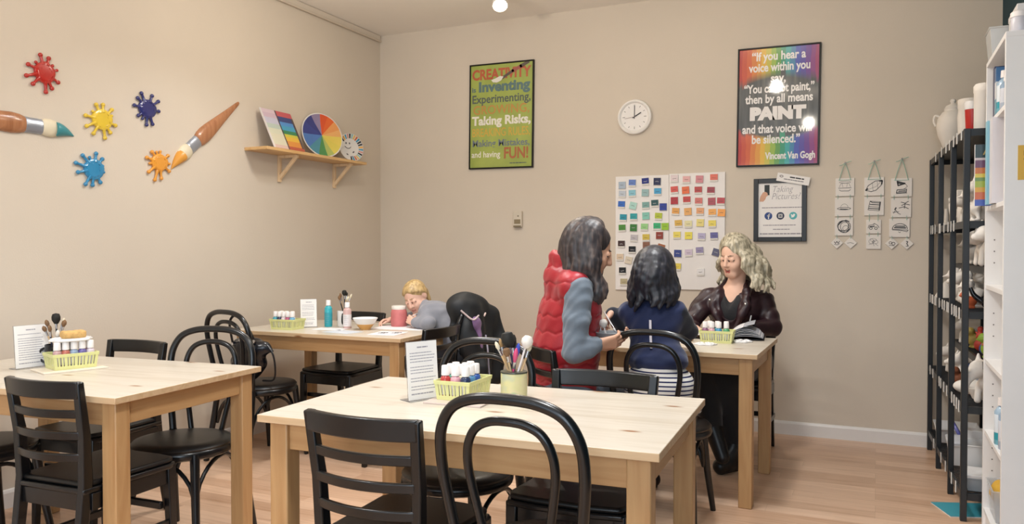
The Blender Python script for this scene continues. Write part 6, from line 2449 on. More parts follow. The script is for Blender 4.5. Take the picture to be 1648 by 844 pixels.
for x, y, a, lb in ((-0.795, 4.075, 0.3, 'white flower shaped palette in front of the basket by the open book'), (-0.640, 4.275, 1.1, 'white flower shaped palette beside the fanned pages of the open book')):
    r = thing('paint_palette', lb, 'palette', (x, y, TZ), a, group='white palettes on the table by the back wall')
    MB().prism([(0.056 * cos(2 * pi * k / 36) * (1 + 0.10 * cos(6 * 2 * pi * k / 36)), 0.045 * sin(2 * pi * k / 36) * (1 + 0.10 * cos(6 * 2 * pi * k / 36))) for k in range(36)], 0, 0.007).build('palette_plate', mat('white_glazed_ceramic', 'e9e6e4', 0.2), r, bevel=0.002)
    for k in range(6):
        MB().lathe([(0.008, 0.0065), (0.011, 0.0105), (0.0135, 0.0105), (0.0148, 0.0065)], 14, (0.034 * cos(k * pi / 3), 0.028 * sin(k * pi / 3), 0)).build('well', mat('white_glazed_ceramic', 'e9e6e4', 0.2), r)

# --- what the woman and the girl hold
bx, by, bz = -1.062, 3.335, 0.792
r = thing('clay_bowl', 'grey clay bowl held by the woman in the red vest', 'bowl', (bx, by, bz))
MB().lathe([(0, 0), (0.03, 0), (0.045, 0.012), (0.062, 0.045), (0.066, 0.062), (0.064, 0.064), (0.060, 0.060), (0.042, 0.016), (0, 0.008)], 36).build('bowl_body', mat('grey_wet_clay', '74777a', 0.55, var=0.1), r)
paint_brush('paintbrush', 'white sponge dauber standing in the grey clay bowl', (bx - 0.01, by - 0.005, bz + 0.012), (bx - 0.038, by + 0.0, bz + 0.118), white_s, bristle_w, 'dauber', None, 0.019, 0.036)
paint_brush('paintbrush', 'white brush in the hand of the girl in the navy jumper', (-1.135, 3.462, 0.935), (-1.058, 3.395, 0.852), col('ded8d4'), col('d8d2ce'), 'round', None, 0.005, 0.025)

# --- jacket over the child's chair
r = thing('winter_jacket', 'dark hooded jacket hanging over the chair behind the blond child', 'jacket', (-2.262, 4.285, 0.0))
r.scale = (1, 0.86, 1)
S = Soft(0.006)
S.k = 0.05
S.ell((0.0, 0.0, 0.86), (0.075, 0.20, 0.085))
S.ell((-0.03, -0.06, 0.87), (0.085, 0.14, 0.075))
S.ell((0.045, 0.01, 0.68), (0.060, 0.225, 0.22))
S.ell((0.065, 0.06, 0.50), (0.060, 0.20, 0.16))
S.ell((-0.05, 0.02, 0.72), (0.04, 0.19, 0.14))
S.chain([(0.07, 0.17, 0.80), (0.10, 0.20, 0.62), (0.11, 0.19, 0.42)], [0.06, 0.055, 0.05])
S.chain([(0.075, -0.12, 0.66), (0.10, -0.13, 0.52), (0.10, -0.10, 0.40)], [0.055, 0.05, 0.045])
S.mesh('jacket_shell', mat('dark_jacket_nylon', '15191d', 0.6, var=0.2, scale=8, bump=0.2, bscale=80), r, 2, lambda co: 0.009 * np.sin(46 * co[:, 1] + 3.0 * np.sin(6 * co[:, 2])) * np.clip((0.93 - co[:, 2]) * 6, 0.15, 1) + wrinkle(0.006, 22, 3)(co))
S = Soft(0.005)
S.k = 0.02
S.ell((0.085, -0.10, 0.77), (0.030, 0.045, 0.045))
S.ell((0.105, -0.10, 0.66), (0.026, 0.028, 0.085))
S.ell((0.112, -0.13, 0.53), (0.024, 0.036, 0.075))
S.mesh('purple_lining', fabric('purple_fleece', '7d5f86', 0.9), r, 1, wrinkle(0.003, 40))['label'] = 'purple lining showing at the open front'
for pts, nm, hx in (([(0.03, -0.20, 0.855), (0.09, -0.16, 0.80), (0.12, -0.13, 0.825)], 'drawcord', 'c9b6b4'), ([(0.115, -0.02, 0.83), (0.125, -0.06, 0.818)], 'cord_end', 'd2bdb6'), ([(0.125, -0.04, 0.70), (0.145, -0.055, 0.62), (0.14, -0.03, 0.52), (0.15, -0.035, 0.44)], 'drawcord', 'a9a4b4')):
    MB().tube(smooth_path(pts, 5), 0.0055, 8).build(nm, col(hx, 0.6), r)

# --- handbag on the chair at the corner table
r = thing('handbag', 'shiny black handbag hanging on the bentwood chair before the corner table', 'bag', (-3.235, 3.455, -0.13))
r.scale = (1.22, 1.1, 1.22)
S = Soft(0.005)
S.k = 0.03
S.ell((0.0, 0.0, 0.645), (0.105, 0.058, 0.050))
S.ell((-0.02, 0.01, 0.575), (0.098, 0.055, 0.062))
S.ell((-0.03, 0.01, 0.53), (0.075, 0.048, 0.045))
S.cone((0.09, 0.005, 0.65), (0.125, 0.01, 0.635), 0.02, 0.01)
bag = S.mesh('bag_body', mat('glossy_black_leather', '12141b', 0.22, var=0.2, bump=0.15, bscale=60), r, 1, wrinkle(0.005, 40, 1))
MB().tube(smooth_path([(0.10, 0.0, 0.66), (0.135, 0.0, 0.62), (0.14, 0.01, 0.55), (0.12, 0.02, 0.50), (0.05, 0.03, 0.49)], 6), 0.0045, 8).build('strap', mat('bag_strap', '15161a', 0.4), r)
MB().tube(smooth_path([(-0.08, -0.03, 0.66), (-0.06, -0.075, 0.76), (-0.02, -0.085, 0.80), (0.03, -0.075, 0.77), (0.06, -0.03, 0.67)], 6), 0.006, 8).build('handle', mat('bag_strap', '15161a', 0.4), r)
for xx, zz in ((-0.075, 0.66), (-0.02, 0.685), (0.055, 0.68)):
    MB().lathe([(0.007, -0.002), (0.010, -0.002), (0.010, 0.002), (0.007, 0.002)], 12, (xx, -0.045, zz), Vector((0, -1, 0.4)).to_track_quat('Z', 'Y')).build('buckle', steel, r)

# ------------------------------------------------------------------ black wire rack by the right wall
rack_m = mat('black_steel_rack', '191c1f', 0.4, var=0.1)
RX0, RX1 = 0.283, 0.585
RA = 0.046
RC = Vector((0.283, 5.413, 0.0))


def on_rack(x, y, z):
    """the rack stands slightly askew to the wall"""
    v = Matrix.Rotation(RA, 4, 'Z') @ (Vector((x, y, z)) - RC) + RC
    return v


PY = [5.40, 4.96, 4.47, 4.05]
RT = 1.755
SHELF_Z = [0.125, 0.515, 0.940, 1.345]
HALF_Z = [0.715, 1.140]
r = thing('wire_rack', 'black steel rack of white unpainted pottery along the right wall', 'shelf unit', on_rack(0, 0, 0), RA)
for y in PY:
    for x in (RX0, RX1 - 0.026):
        MB().box(x, y - 0.013, 0, x + 0.026, y + 0.013, RT).build('post', rack_m, r, bevel=0.002)


def wire_shelf(z, x0, x1, y0, y1, solid=False):
    m = MB()
    for x in (x0, x1 - 0.012):
        m.box(x, y0, z - 0.032, x + 0.012, y1, z)
    for y in (y0, y1 - 0.012):
        m.box(x0 + 0.012, y, z - 0.032, x1 - 0.012, y + 0.012, z)
    if solid:
        m.box(x0 + 0.012, y0 + 0.012, z - 0.006, x1 - 0.012, y1 - 0.012, z - 0.001)
    else:
        n = int((y1 - y0) / 0.028)
        for i in range(1, n):
            y = y0 + (y1 - y0) * i / n
            m.box(x0 + 0.012, y - 0.0025, z - 0.006, x1 - 0.012, y + 0.0025, z - 0.001)
    return m.build('shelf', rack_m, r)


for z in SHELF_Z:
    wire_shelf(z, RX0 + 0.004, RX1 - 0.004, PY[3], PY[0])
wire_shelf(RT, RX0 + 0.004, RX1 - 0.004, PY[3], PY[0], True)
for z in HALF_Z:
    wire_shelf(z, 0.37, RX1 - 0.004, PY[3], 5.05)
tag_m = mat('white_price_tag', 'dedbd6', 0.5)
rng = random.Random(8)
for z, ys in [(RT, [4.14, 4.26, 4.40, 4.53, 4.68, 4.86, 5.10]), (1.345, [4.36, 4.45, 4.56, 4.72, 4.88, 4.93, 5.10, 5.24, 5.32]), (0.940, [4.16, 4.25, 4.31, 4.38, 4.52, 4.58, 4.68, 4.74, 4.90, 5.04, 5.10, 5.18, 5.24, 5.32]), (0.515, [4.13, 4.20, 4.27, 4.36, 4.56, 4.68, 4.78, 4.86, 5.16, 5.28]), (0.125, [4.2, 4.34, 4.56, 4.76, 5.08])]:
    for y in ys:
        y += rng.uniform(-0.015, 0.015)
        MB().box(RX0 + 0.0005, y - 0.011, z - 0.040, RX0 + 0.003, y + 0.011, z + 0.012).build('price_tag', tag_m, r)

GRP = 'unpainted pottery on the rack'


def pot(name, label, cat, loc, prof, m=bisque, extra=None, n=28):
    r_ = thing(name, label, cat, on_rack(loc[0] - 0.012, loc[1], loc[2]), group=GRP)
    MB().lathe(prof, n).build('pot_body', m, r_)
    if extra:
        extra(r_)
    return r_


def figure(name, label, loc, rz, shapes, m=bisque, vox=0.004, cat='figurine', wob=0.0):
    S = Soft(vox)
    S.k = 0.012
    for s_ in shapes:
        if s_[0] == 'e':
            S.ell(s_[1], s_[2])
        elif s_[0] == 'b':
            S.rbox(s_[1], s_[2], s_[3])
        else:
            S.chain(s_[1], s_[2])
    o = S.mesh(name, m, None, 1, wrinkle(wob, 120) if wob else None)
    me = o.data
    z0 = min(v.co.z for v in me.vertices)
    xs = [cos(rz) * v.co.x - sin(rz) * v.co.y for v in me.vertices]
    lx = max(loc[0] - 0.02, RX0 + 0.012 - min(xs))
    lx = min(lx, RX1 + 0.03 - max(xs))
    if loc[1] > 4.04:
        o.location = on_rack(lx, loc[1], loc[2] - z0)
    else:
        o.location = (loc[0], loc[1], loc[2] - z0)
    o.rotation_euler = (0, 0, rz)
    return tag(o, label, cat, GRP)


def cup_prof(R, H, f=0.85, t_=0.004):
    return [(0, 0), (R * f, 0), (R * f + 0.002, 0.003), (R, H), (R - t_ * 0.5, H + 0.001), (R - t_, H), (R * f - t_, 0.006), (0, 0.006)]


def dog(s):
    return [('e', (0, 0, 0.06 * s), (0.035 * s, 0.06 * s, 0.035 * s)), ('e', (0, 0.06 * s, 0.11 * s), (0.03 * s, 0.035 * s, 0.03 * s)), ('c', [(0, 0.07 * s, 0.10 * s), (0, 0.105 * s, 0.095 * s)], [0.02 * s, 0.012 * s]),
            ('c', [(0.02 * s, 0.045 * s, 0.05 * s), (0.02 * s, 0.05 * s, 0)], 0.011 * s), ('c', [(-0.02 * s, 0.045 * s, 0.05 * s), (-0.02 * s, 0.05 * s, 0)], 0.011 * s), ('c', [(0.022 * s, -0.04 * s, 0.05 * s), (0.025 * s, -0.045 * s, 0)], 0.013 * s), ('c', [(-0.022 * s, -0.04 * s, 0.05 * s), (-0.025 * s, -0.045 * s, 0)], 0.013 * s),
            ('c', [(0.018 * s, 0.05 * s, 0.13 * s), (0.024 * s, 0.045 * s, 0.155 * s)], [0.011 * s, 0.004 * s]), ('c', [(-0.018 * s, 0.05 * s, 0.13 * s), (-0.024 * s, 0.045 * s, 0.155 * s)], [0.011 * s, 0.004 * s]), ('c', [(0, -0.055 * s, 0.07 * s), (0.01 * s, -0.085 * s, 0.10 * s)], [0.010 * s, 0.005 * s])]


def bird(s):
    return [('e', (0, 0, 0.05 * s), (0.035 * s, 0.055 * s, 0.045 * s)), ('e', (0, 0.04 * s, 0.105 * s), (0.026 * s, 0.028 * s, 0.026 * s)), ('c', [(0, 0.06 * s, 0.10 * s), (0, 0.085 * s, 0.095 * s)], [0.009 * s, 0.003 * s]), ('c', [(0, -0.04 * s, 0.06 * s), (0, -0.10 * s, 0.085 * s)], [0.02 * s, 0.006 * s]), ('b', (0, 0, 0.005 * s), (0.025 * s, 0.03 * s, 0.002 * s), 0.005 * s)]


def snowman(s):
    return [('e', (0, 0, 0.05 * s), (0.05 * s, 0.05 * s, 0.05 * s)), ('e', (0, 0, 0.125 * s), (0.036 * s, 0.036 * s, 0.036 * s)), ('e', (0, 0, 0.18 * s), (0.026 * s, 0.026 * s, 0.026 * s)), ('c', [(0.03 * s, 0, 0.13 * s), (0.065 * s, 0, 0.15 * s)], 0.008 * s), ('c', [(-0.03 * s, 0, 0.13 * s), (-0.065 * s, 0, 0.15 * s)], 0.008 * s)]


def dragon(s):
    sh = dog(s)
    sh += [('c', [(0.02 * s, 0, 0.09 * s), (0.07 * s, -0.03 * s, 0.15 * s), (0.09 * s, -0.05 * s, 0.11 * s)], [0.012 * s, 0.010 * s, 0.006 * s]), ('c', [(-0.02 * s, 0, 0.09 * s), (-0.07 * s, -0.03 * s, 0.15 * s), (-0.09 * s, -0.05 * s, 0.11 * s)], [0.012 * s, 0.010 * s, 0.006 * s])]
    return sh


def starfig(s):
    sh = [('e', (0, 0, 0.07 * s), (0.03 * s, 0.018 * s, 0.03 * s))]
    for k in range(5):
        a = pi / 2 + 2 * pi * k / 5
        sh.append(('c', [(0, 0, 0.07 * s), (0.07 * s * cos(a), 0, 0.07 * s + 0.07 * s * sin(a))], [0.022 * s, 0.007 * s]))
    sh.append(('b', (0, 0, 0.006 * s), (0.03 * s, 0.02 * s, 0.002 * s), 0.005 * s))
    return sh


# top of the rack
def lid(r_):
    MB().lathe([(0, 0.262), (0.040, 0.262), (0.046, 0.270), (0.036, 0.288), (0.014, 0.298), (0.011, 0.304), (0.017, 0.314), (0.012, 0.324), (0, 0.327)], 28).build('lid', bisque, r_)
    for s_ in (-1, 1):
        MB().tube(smooth_path([(s_ * 0.062, 0, 0.225), (s_ * 0.090, 0, 0.235), (s_ * 0.098, 0, 0.205), (s_ * 0.088, 0, 0.175)], 5), 0.006, 8).build('handle', bisque, r_)


pot('lidded_urn', 'large white lidded urn on top of the black rack', 'urn', (0.392, 5.20, RT), [(0, 0), (0.048, 0), (0.050, 0.008), (0.040, 0.018), (0.050, 0.05), (0.078, 0.12), (0.086, 0.165), (0.080, 0.215), (0.056, 0.25), (0.044, 0.258), (0.046, 0.266), (0, 0.266)], extra=lid)
r2 = thing('tumbler', 'red tumbler with a white top on the black rack', 'cup', on_rack(0.372, 4.44, RT), group=GRP)
MB().lathe([(0, 0), (0.026, 0), (0.028, 0.003), (0.034, 0.14), (0.034, 0.145), (0, 0.145)], 28).build('cup_body', col('b8261f', 0.3), r2)
MB().lathe([(0, 0.143), (0.035, 0.143), (0.037, 0.175), (0.035, 0.182), (0, 0.184)], 28).build('cup_top', mat('white_glazed_ceramic', 'e9e6e4', 0.2), r2)
pot('white_vase', 'white banded vase behind the red tumbler on the black rack', 'vase', (0.409, 4.72, RT), [(0, 0), (0.04, 0), (0.052, 0.05), (0.056, 0.15), (0.052, 0.19), (0.055, 0.195), (0.055, 0.235), (0.052, 0.24), (0.048, 0.236), (0.045, 0.15), (0, 0.02)])
pot('white_canister', 'tall white canister beside the bookcase on top of the black rack', 'canister', (0.395, 4.17, RT), [(0, 0), (0.042, 0), (0.045, 0.004), (0.045, 0.175), (0.047, 0.178), (0.047, 0.205), (0.040, 0.215), (0, 0.218)])
# second shelf from the top
z = 1.345
for y, x, h_, lb in ((5.22, 0.345, 0.095, 'tall thin white bud vase at the far end of the black rack'), (5.08, 0.350, 0.10, 'thin white bud vase, second from the far end of the black rack')):
    pot('bud_vase', lb, 'vase', (x, y, z), [(0, 0), (0.013, 0), (0.014, 0.004), (0.012, h_ * 0.6), (0.010, h_), (0.008, h_), (0, h_ * 0.5)], n=18)


def flaplid(r_):
    MB().box(-0.062, -0.062, 0.135, 0.062, 0.062, 0.178).build('lid', bisque, r_, bevel=0.004)
    for s_ in (-1, 1):
        MB().tube(smooth_path([(s_ * 0.05, 0, 0.11), (s_ * 0.085, 0, 0.10), (s_ * 0.08, 0, 0.05), (s_ * 0.052, 0, 0.04)], 5), 0.007, 8).build('handle', bisque, r_)


pot('square_lidded_jar', 'white jar with a square lid on the second shelf of the black rack', 'jar', (0.41, 4.70, z), [(0, 0), (0.045, 0), (0.056, 0.03), (0.058, 0.08), (0.046, 0.125), (0.044, 0.137), (0, 0.137)], extra=flaplid)
figure('animal_figurine', 'white dragon figurine near the posts on the second shelf of the black rack', (0.40, 4.90, z), 2.6, dragon(0.9))
figure('animal_figurine', 'large white dragon figurine beside the bookcase on the second shelf', (0.42, 4.22, z), 2.2, dragon(1.25))
figure('star_figurine', 'white star figurine in front of the large dragon', (0.365, 4.14, z), -1.2, starfig(0.8))
figure('animal_figurine', 'white bird figurine between the square jar and the large dragon', (0.43, 4.46, z), 2.0, bird(1.3))
figure('coloured_figurine', 'small red figurine behind the star on the second shelf', (0.53, 4.36, z), 2.0, snowman(0.95), col('b8422f', 0.4))
# upper half shelf
z = 1.140
figure('animal_figurine', 'white horse figurine on the upper half shelf of the rack', (0.45, 4.28, z), 1.9, dog(1.1))
figure('animal_figurine', 'white dog figurine near the bookcase on the upper half shelf', (0.45, 4.12, z), 2.3, dog(1.25))
figure('animal_figurine', 'pink figurine on the upper half shelf of the rack', (0.45, 4.50, z), 2.0, snowman(0.75), col('c99a98', 0.6))
figure('animal_figurine', 'white bird figurine at the far end of the upper half shelf', (0.45, 4.75, z), 2.0, bird(1.0))
# middle shelf
z = 0.940
pot('cone_ornament', 'white cone shaped ornament at the far end of the middle shelf', 'ornament', (0.365, 5.18, z), [(0, 0), (0.060, 0), (0.058, 0.01), (0.03, 0.06), (0.012, 0.09), (0, 0.10)])
figure('animal_figurine', 'white owl figurine beside the cone ornament on the middle shelf', (0.37, 4.86, z), 1.8, bird(1.35))
figure('animal_figurine', 'white sitting dog with a yellow patch on the middle shelf', (0.37, 4.70, z), 1.8, dog(1.05))
figure('snow_figurine', 'white snowman figurine behind the sitting dog on the middle shelf', (0.48, 4.75, z), 1.8, snowman(0.95))
figure('snow_figurine', 'white snowman figurine in the centre of the middle shelf', (0.38, 4.45, z), 1.8, snowman(0.85))
figure('animal_figurine', 'white round bird figurine at the front of the middle shelf', (0.37, 4.33, z), 2.0, bird(1.0))
figure('coloured_figurine', 'small orange and red figurine at the shelf edge under the white birds', (0.36, 4.26, z), 2.0, bird(0.6), col('c2603a', 0.5))


def spout(r_):
    MB().tube(smooth_path([(-0.05, 0, 0.04), (-0.085, 0, 0.07), (-0.10, 0, 0.105)], 5), [0.014 - 0.0006 * i for i in range(11)], 10).build('spout', blk_glaze, r_)
    MB().tube(smooth_path([(0.045, 0, 0.09), (0.085, 0, 0.10), (0.09, 0, 0.05), (0.05, 0, 0.03)], 5), 0.007, 8).build('handle', blk_glaze, r_)
    MB().lathe([(0, 0.10), (0.03, 0.10), (0.026, 0.112), (0.008, 0.118), (0.01, 0.128), (0, 0.134)], 20).build('lid', blk_glaze, r_)


pot('teapot', 'black teapot on the middle shelf of the rack', 'teapot', (0.44, 4.14, z), [(0, 0), (0.035, 0), (0.055, 0.025), (0.060, 0.055), (0.048, 0.09), (0.032, 0.102), (0, 0.102)], blk_glaze, spout)
figure('animal_figurine', 'white cat figurine behind the black teapot', (0.56, 4.20, z), 2.0, dog(1.2))
# lower half shelf: painted toys and their hanging loops
z = 0.715
for y, h_, nm, fn, s_ in [(4.20, '8fb23a', 'lime green', bird, 0.9), (4.34, '3f5fa8', 'blue', snowman, 0.62), (4.12, 'd2703a', 'orange', bird, 0.75), (4.50, 'c23f30', 'red', snowman, 0.6), (4.62, 'b8a050', 'mustard', bird, 0.8), (4.84, 'd8d2ca', 'plain white', dog, 0.8)]:
    figure('coloured_figurine', '%s figurine on the lower half shelf of the rack' % nm, (0.445, y, z), 2.0, fn(s_), col(h_, 0.5))
# lower shelf
z = 0.515
figure('animal_figurine', 'white rabbit figurine at the far end of the lower shelf', (0.37, 5.12, z), 1.8, dog(1.0))
pot('white_mug', 'white mug at the far end of the lower shelf', 'mug', (0.40, 4.93, z), cup_prof(0.042, 0.10))
r2 = pot('paint_tube_bottle', 'blue and green bottle on the lower shelf of the rack', 'bottle', (0.40, 4.55, z), [(0, 0), (0.020, 0), (0.022, 0.004), (0.022, 0.10), (0.012, 0.112), (0.012, 0.13), (0, 0.13)], banded('blue_green_bottle', [(0, '1f6a5a'), (0.45, '2f6fa0'), (0.8, '2c4c8a')]))
pot('grey_bottle', 'grey bottle next to the blue and green one on the lower shelf', 'bottle', (0.41, 4.42, z), [(0, 0), (0.018, 0), (0.020, 0.004), (0.020, 0.09), (0.010, 0.10), (0.010, 0.118), (0, 0.118)], col('a9acb4', 0.4))
figure('animal_figurine', 'rust brown figurine on the lower shelf of the rack', (0.36, 4.60, z), 2.0, bird(0.8), col('8a4f30', 0.6))
figure('animal_figurine', 'white whale figurine at the front of the lower shelf', (0.37, 4.40, z), 1.5, [('e', (0, 0, 0.035), (0.045, 0.075, 0.036)), ('c', [(0, -0.06, 0.04), (0, -0.10, 0.07)], [0.02, 0.012]), ('c', [(-0.03, -0.11, 0.085), (0.03, -0.11, 0.085)], 0.010)])
figure('animal_figurine', 'large white elephant figurine beside the bookcase on the lower shelf', (0.43, 4.16, z), 2.2, dog(1.35) + [('c', [(0, 0.10, 0.13), (0, 0.15, 0.09), (0, 0.155, 0.04)], [0.02, 0.014, 0.010])])
pot('white_bowl', 'white bowl behind the brown figurine on the lower shelf', 'bowl', (0.50, 4.72, z), cup_prof(0.062, 0.055, 0.55))
# more blanks filling the gaps
for nm, lb, ct, x, y, z_, pr in [
    ('white_mug', 'white mug behind the bud vases on the second shelf of the rack', 'mug', 0.47, 5.0, 1.345, cup_prof(0.04, 0.09)),
    ('white_vase', 'bulbous white vase behind the bird on the second shelf of the rack', 'vase', 0.50, 4.56, 1.345, [(0, 0), (0.03, 0), (0.055, 0.05), (0.05, 0.10), (0.022, 0.14), (0.03, 0.16), (0.026, 0.16), (0, 0.02)]),
    ('white_bowl', 'white bowl at the back of the second shelf, behind the star', 'bowl', 0.50, 4.14, 1.345, cup_prof(0.065, 0.06, 0.5)),
    ('white_vase', 'narrow white vase at the back of the middle shelf, behind the owl', 'vase', 0.48, 4.95, 0.94, [(0, 0), (0.03, 0), (0.042, 0.06), (0.025, 0.12), (0.03, 0.15), (0.026, 0.15), (0, 0.02)]),
    ('white_bowl', 'white bowl behind the central snowman on the middle shelf', 'bowl', 0.49, 4.52, 0.94, cup_prof(0.06, 0.06, 0.5)),
    ('white_mug', 'white mug behind the whale on the lower shelf', 'mug', 0.50, 4.36, 0.515, cup_prof(0.045, 0.10)),
    ('white_pitcher', 'white pitcher at the back of the lower shelf near the far end', 'pitcher', 0.49, 5.0, 0.515, [(0, 0), (0.04, 0), (0.055, 0.04), (0.05, 0.10), (0.036, 0.14), (0.045, 0.17), (0.041, 0.17), (0, 0.03)]),
    ('white_bowl', 'stackable white bowl beside the whale on the lower shelf', 'bowl', 0.40, 4.28, 0.515, cup_prof(0.05, 0.05, 0.55))]:
    pot(nm, lb, ct, (x, y, z_), pr)
figure('animal_figurine', 'white sheep figurine between the brown figurine and the mug on the lower shelf', (0.37, 4.76, 0.515), 1.7, dog(1.0))
figure('animal_figurine', 'white cat figurine at the front of the second shelf, beside the square jar', (0.36, 4.58, 1.345), 1.9, dog(0.95))
# bottom shelf
z = 0.125
plast = mat('translucent_white_tub', 'dcdad8', 0.3, var=0.02)


def tub(label, x, y, zz, w_, d_, h_, m_=plast, lidm=None):
    r_ = thing('plastic_tub', label, 'tub', on_rack(x - 0.01, y, zz) if y > 4.04 else (x, y, zz), group='tubs and boxes low on the rack')
    def rg(f, zq, t_=0):
        return [(-w_ / 2 * f + t_, -d_ / 2 * f + t_, zq), (w_ / 2 * f - t_, -d_ / 2 * f + t_, zq), (w_ / 2 * f - t_, d_ / 2 * f - t_, zq), (-w_ / 2 * f + t_, d_ / 2 * f - t_, zq)]
    MB().loft([rg(0.88, 0), rg(1.0, h_), rg(1.04, h_), rg(1.04, h_ + 0.006), rg(0.98, h_ + 0.006), rg(0.86, 0.004)]).build('tub_body', m_, r_, bevel=0.003)
    if lidm:
        MB().loft([rg(1.02, h_ + 0.004), rg(1.05, h_ + 0.006), rg(1.05, h_ + 0.018), rg(0.95, h_ + 0.024)]).build('lid', lidm, r_, bevel=0.003)
    return r_


tub('white tub at the far end of the bottom shelf of the rack', 0.42, 5.16, z, 0.22, 0.26, 0.075)
tub('white tub with a grey lid beside the bookcase on the bottom shelf', 0.43, 4.16, z, 0.22, 0.15, 0.055, mat('grey_tub', '9ca3a8', 0.35), plast)
tub('stacked white tub behind the lidded tub on the bottom shelf', 0.45, 4.36, z, 0.2, 0.16, 0.16)
tub('low white tub in the middle of the bottom shelf', 0.41, 4.62, z, 0.20, 0.18, 0.10, plast, mat('tub_lid_pale', 'cfd2d8', 0.35))
r2 = thing('ring_tray', 'round tray with a blue rim standing on the bottom shelf', 'tray', on_rack(0.385, 4.86, z + 0.095), rot=(0, radians(62), 0), group='tubs and boxes low on the rack')
MB().lathe([(0, -0.004), (0.08, -0.004), (0.08, 0.004), (0, 0.004)], 32).build('tray_plate', plast, r2)
MB().lathe([(0.078, -0.008), (0.092, -0.008), (0.094, 0), (0.092, 0.008), (0.078, 0.008)], 32).build('tray_rim', col('474a96', 0.35), r2)
r2 = thing('cardboard_box', 'white box with a blue stripe on the bottom shelf', 'box', on_rack(0.425, 4.50, z), group='tubs and boxes low on the rack')
MB().box(-0.07, -0.04, 0, 0.07, 0.04, 0.20).build('box_body', mat('white_card', 'dddad8', 0.6), r2, bevel=0.003)
MB().box(-0.0706, -0.0406, 0.145, 0.0706, 0.0406, 0.155).build('stripe', col('3f4690', 0.5), r2)
r2 = thing('booklet', 'teal booklet on the floor under the black rack', 'booklet', (0.400, 4.22, 0.0), radians(20))
MB().box(-0.13, -0.10, 0, 0.13, 0.10, 0.004).build('pages', paper, r2)
MB().box(-0.131, -0.101, 0.004, 0.131, 0.101, 0.0055).build('cover', col('3f98a8', 0.35), r2)

# ------------------------------------------------------------------ white bookcase
BX0, BX1, BY0, BY1, BZ = 0.428, 0.658, 3.45, 4.03, 2.03
case_m = mat('white_melamine', 'ebe9e7', 0.4, var=0.015)
r = thing('bookcase', 'white bookcase at the right edge of the photo, yellow notice on its side', 'bookcase', (0, 0, 0))
MB().box(BX0, BY0, 0, BX1, BY0 + 0.022, BZ - 0.02).build('side_panel', case_m, r, bevel=0.001)
MB().box(BX0, BY1 - 0.022, 0, BX1, BY1, BZ - 0.02).build('side_panel', case_m, r, bevel=0.001)
MB().box(BX0, BY0, BZ - 0.0199, BX1, BY1, BZ).build('top_board', case_m, r, bevel=0.001)
MB().box(BX1 - 0.006, BY0 + 0.022, 0.0, BX1, BY1 - 0.022, BZ - 0.02).build('back_board', case_m, r)
BS = [0.085, 0.430, 0.740, 1.065, 1.405, 1.768]
for z in BS:
    MB().box(BX0 + 0.004, BY0 + 0.0222, z - 0.019, BX1 - 0.006, BY1 - 0.0222, z).build('shelf_board', case_m, r, bevel=0.001)
MB().box(BX0 + 0.012, BY0 + 0.022, 0, BX0 + 0.03, BY1 - 0.022, 0.066).build('plinth', case_m, r)
m = MB()
for z in [0.2, 0.25, 0.3, 0.35, 0.53, 0.58, 0.63, 0.84, 0.89, 0.94, 1.16, 1.21, 1.26, 1.5, 1.6]:
    m.lathe([(0, 0), (0.003, 0), (0.003, 0.0012), (0, 0.0012)], 8, (BX0 + 0.035, BY1 - 0.0232, z), Vector((0, 1, 0)).to_track_quat('Z', 'Y'))
o = m.build('peg_holes', mat('peg_hole_grey', '6f6b68', 0.6), r)
BG = 'things on the white bookcase'


def book(label, x0, y0, z0, w_, d_, h_, hexes, spine=None, name='book'):
    r_ = thing(name, label, 'book', (x0, y0, z0), group=BG)
    MB().box(0.002, 0.0015, 0.002, w_ - 0.003, d_ - 0.0015, h_ - 0.002).build('pages', paper, r_)
    cm = banded('cover_' + label[:18].replace(' ', '_'), hexes, 'Z', 0.35, 0.4) if isinstance(hexes, list) else col(hexes, 0.35)
    MB().box(0, 0, 0, w_, 0.0015, h_).build('cover', cm, r_)
    MB().box(0, d_ - 0.0015, 0, w_, d_, h_).build('cover', cm, r_)
    MB().box(-0.0015, 0, 0, 0, d_, h_).build('spine', spine or cm, r_)
    return r_


bk = book('tall book with a rainbow striped cover sticking out of the bookcase', 0.378, 3.915, 1.4055, 0.21, 0.014, 0.262, [(0, '3f55a8'), (0.10, 'c8643a'), (0.22, 'd8a03c'), (0.30, '9fae3c'), (0.40, '6f8f4a'), (0.46, 'd8c04a'), (0.52, 'c8702f'), (0.62, '6a3a5a'), (0.74, 'c8b8b8'), (0.78, '1f3436'), (0.99, '1a2a2c')], paper)
text_mesh('A', 0.048, col('b89a5a', 0.4), 'lettering', bk, Matrix(((1, 0, 0, 0.045), (0, 0, -1, -0.0003), (0, 1, 0, 0.232), (0, 0, 0, 1))), 0.0005)
bk = book('pale cyan folder leaning out of the second shelf of the bookcase', 0.410, 3.80, 1.4055, 0.20, 0.05, 0.345, '8fc4d4', None, 'folder')
book('white folder beside the cyan folder in the bookcase', 0.418, 3.70, 1.4055, 0.20, 0.085, 0.345, 'dcd8dc', None, 'folder')
book('dark blue book on the top shelf of the bookcase', 0.442, 3.86, 1.7685, 0.18, 0.05, 0.215, '27345e')
book('white and blue book on the top shelf of the bookcase', 0.440, 3.80, 1.7685, 0.18, 0.04, 0.20, [(0, '4f9ab0'), (0.35, 'd9dde2'), (0.7, '3f6fa0')])


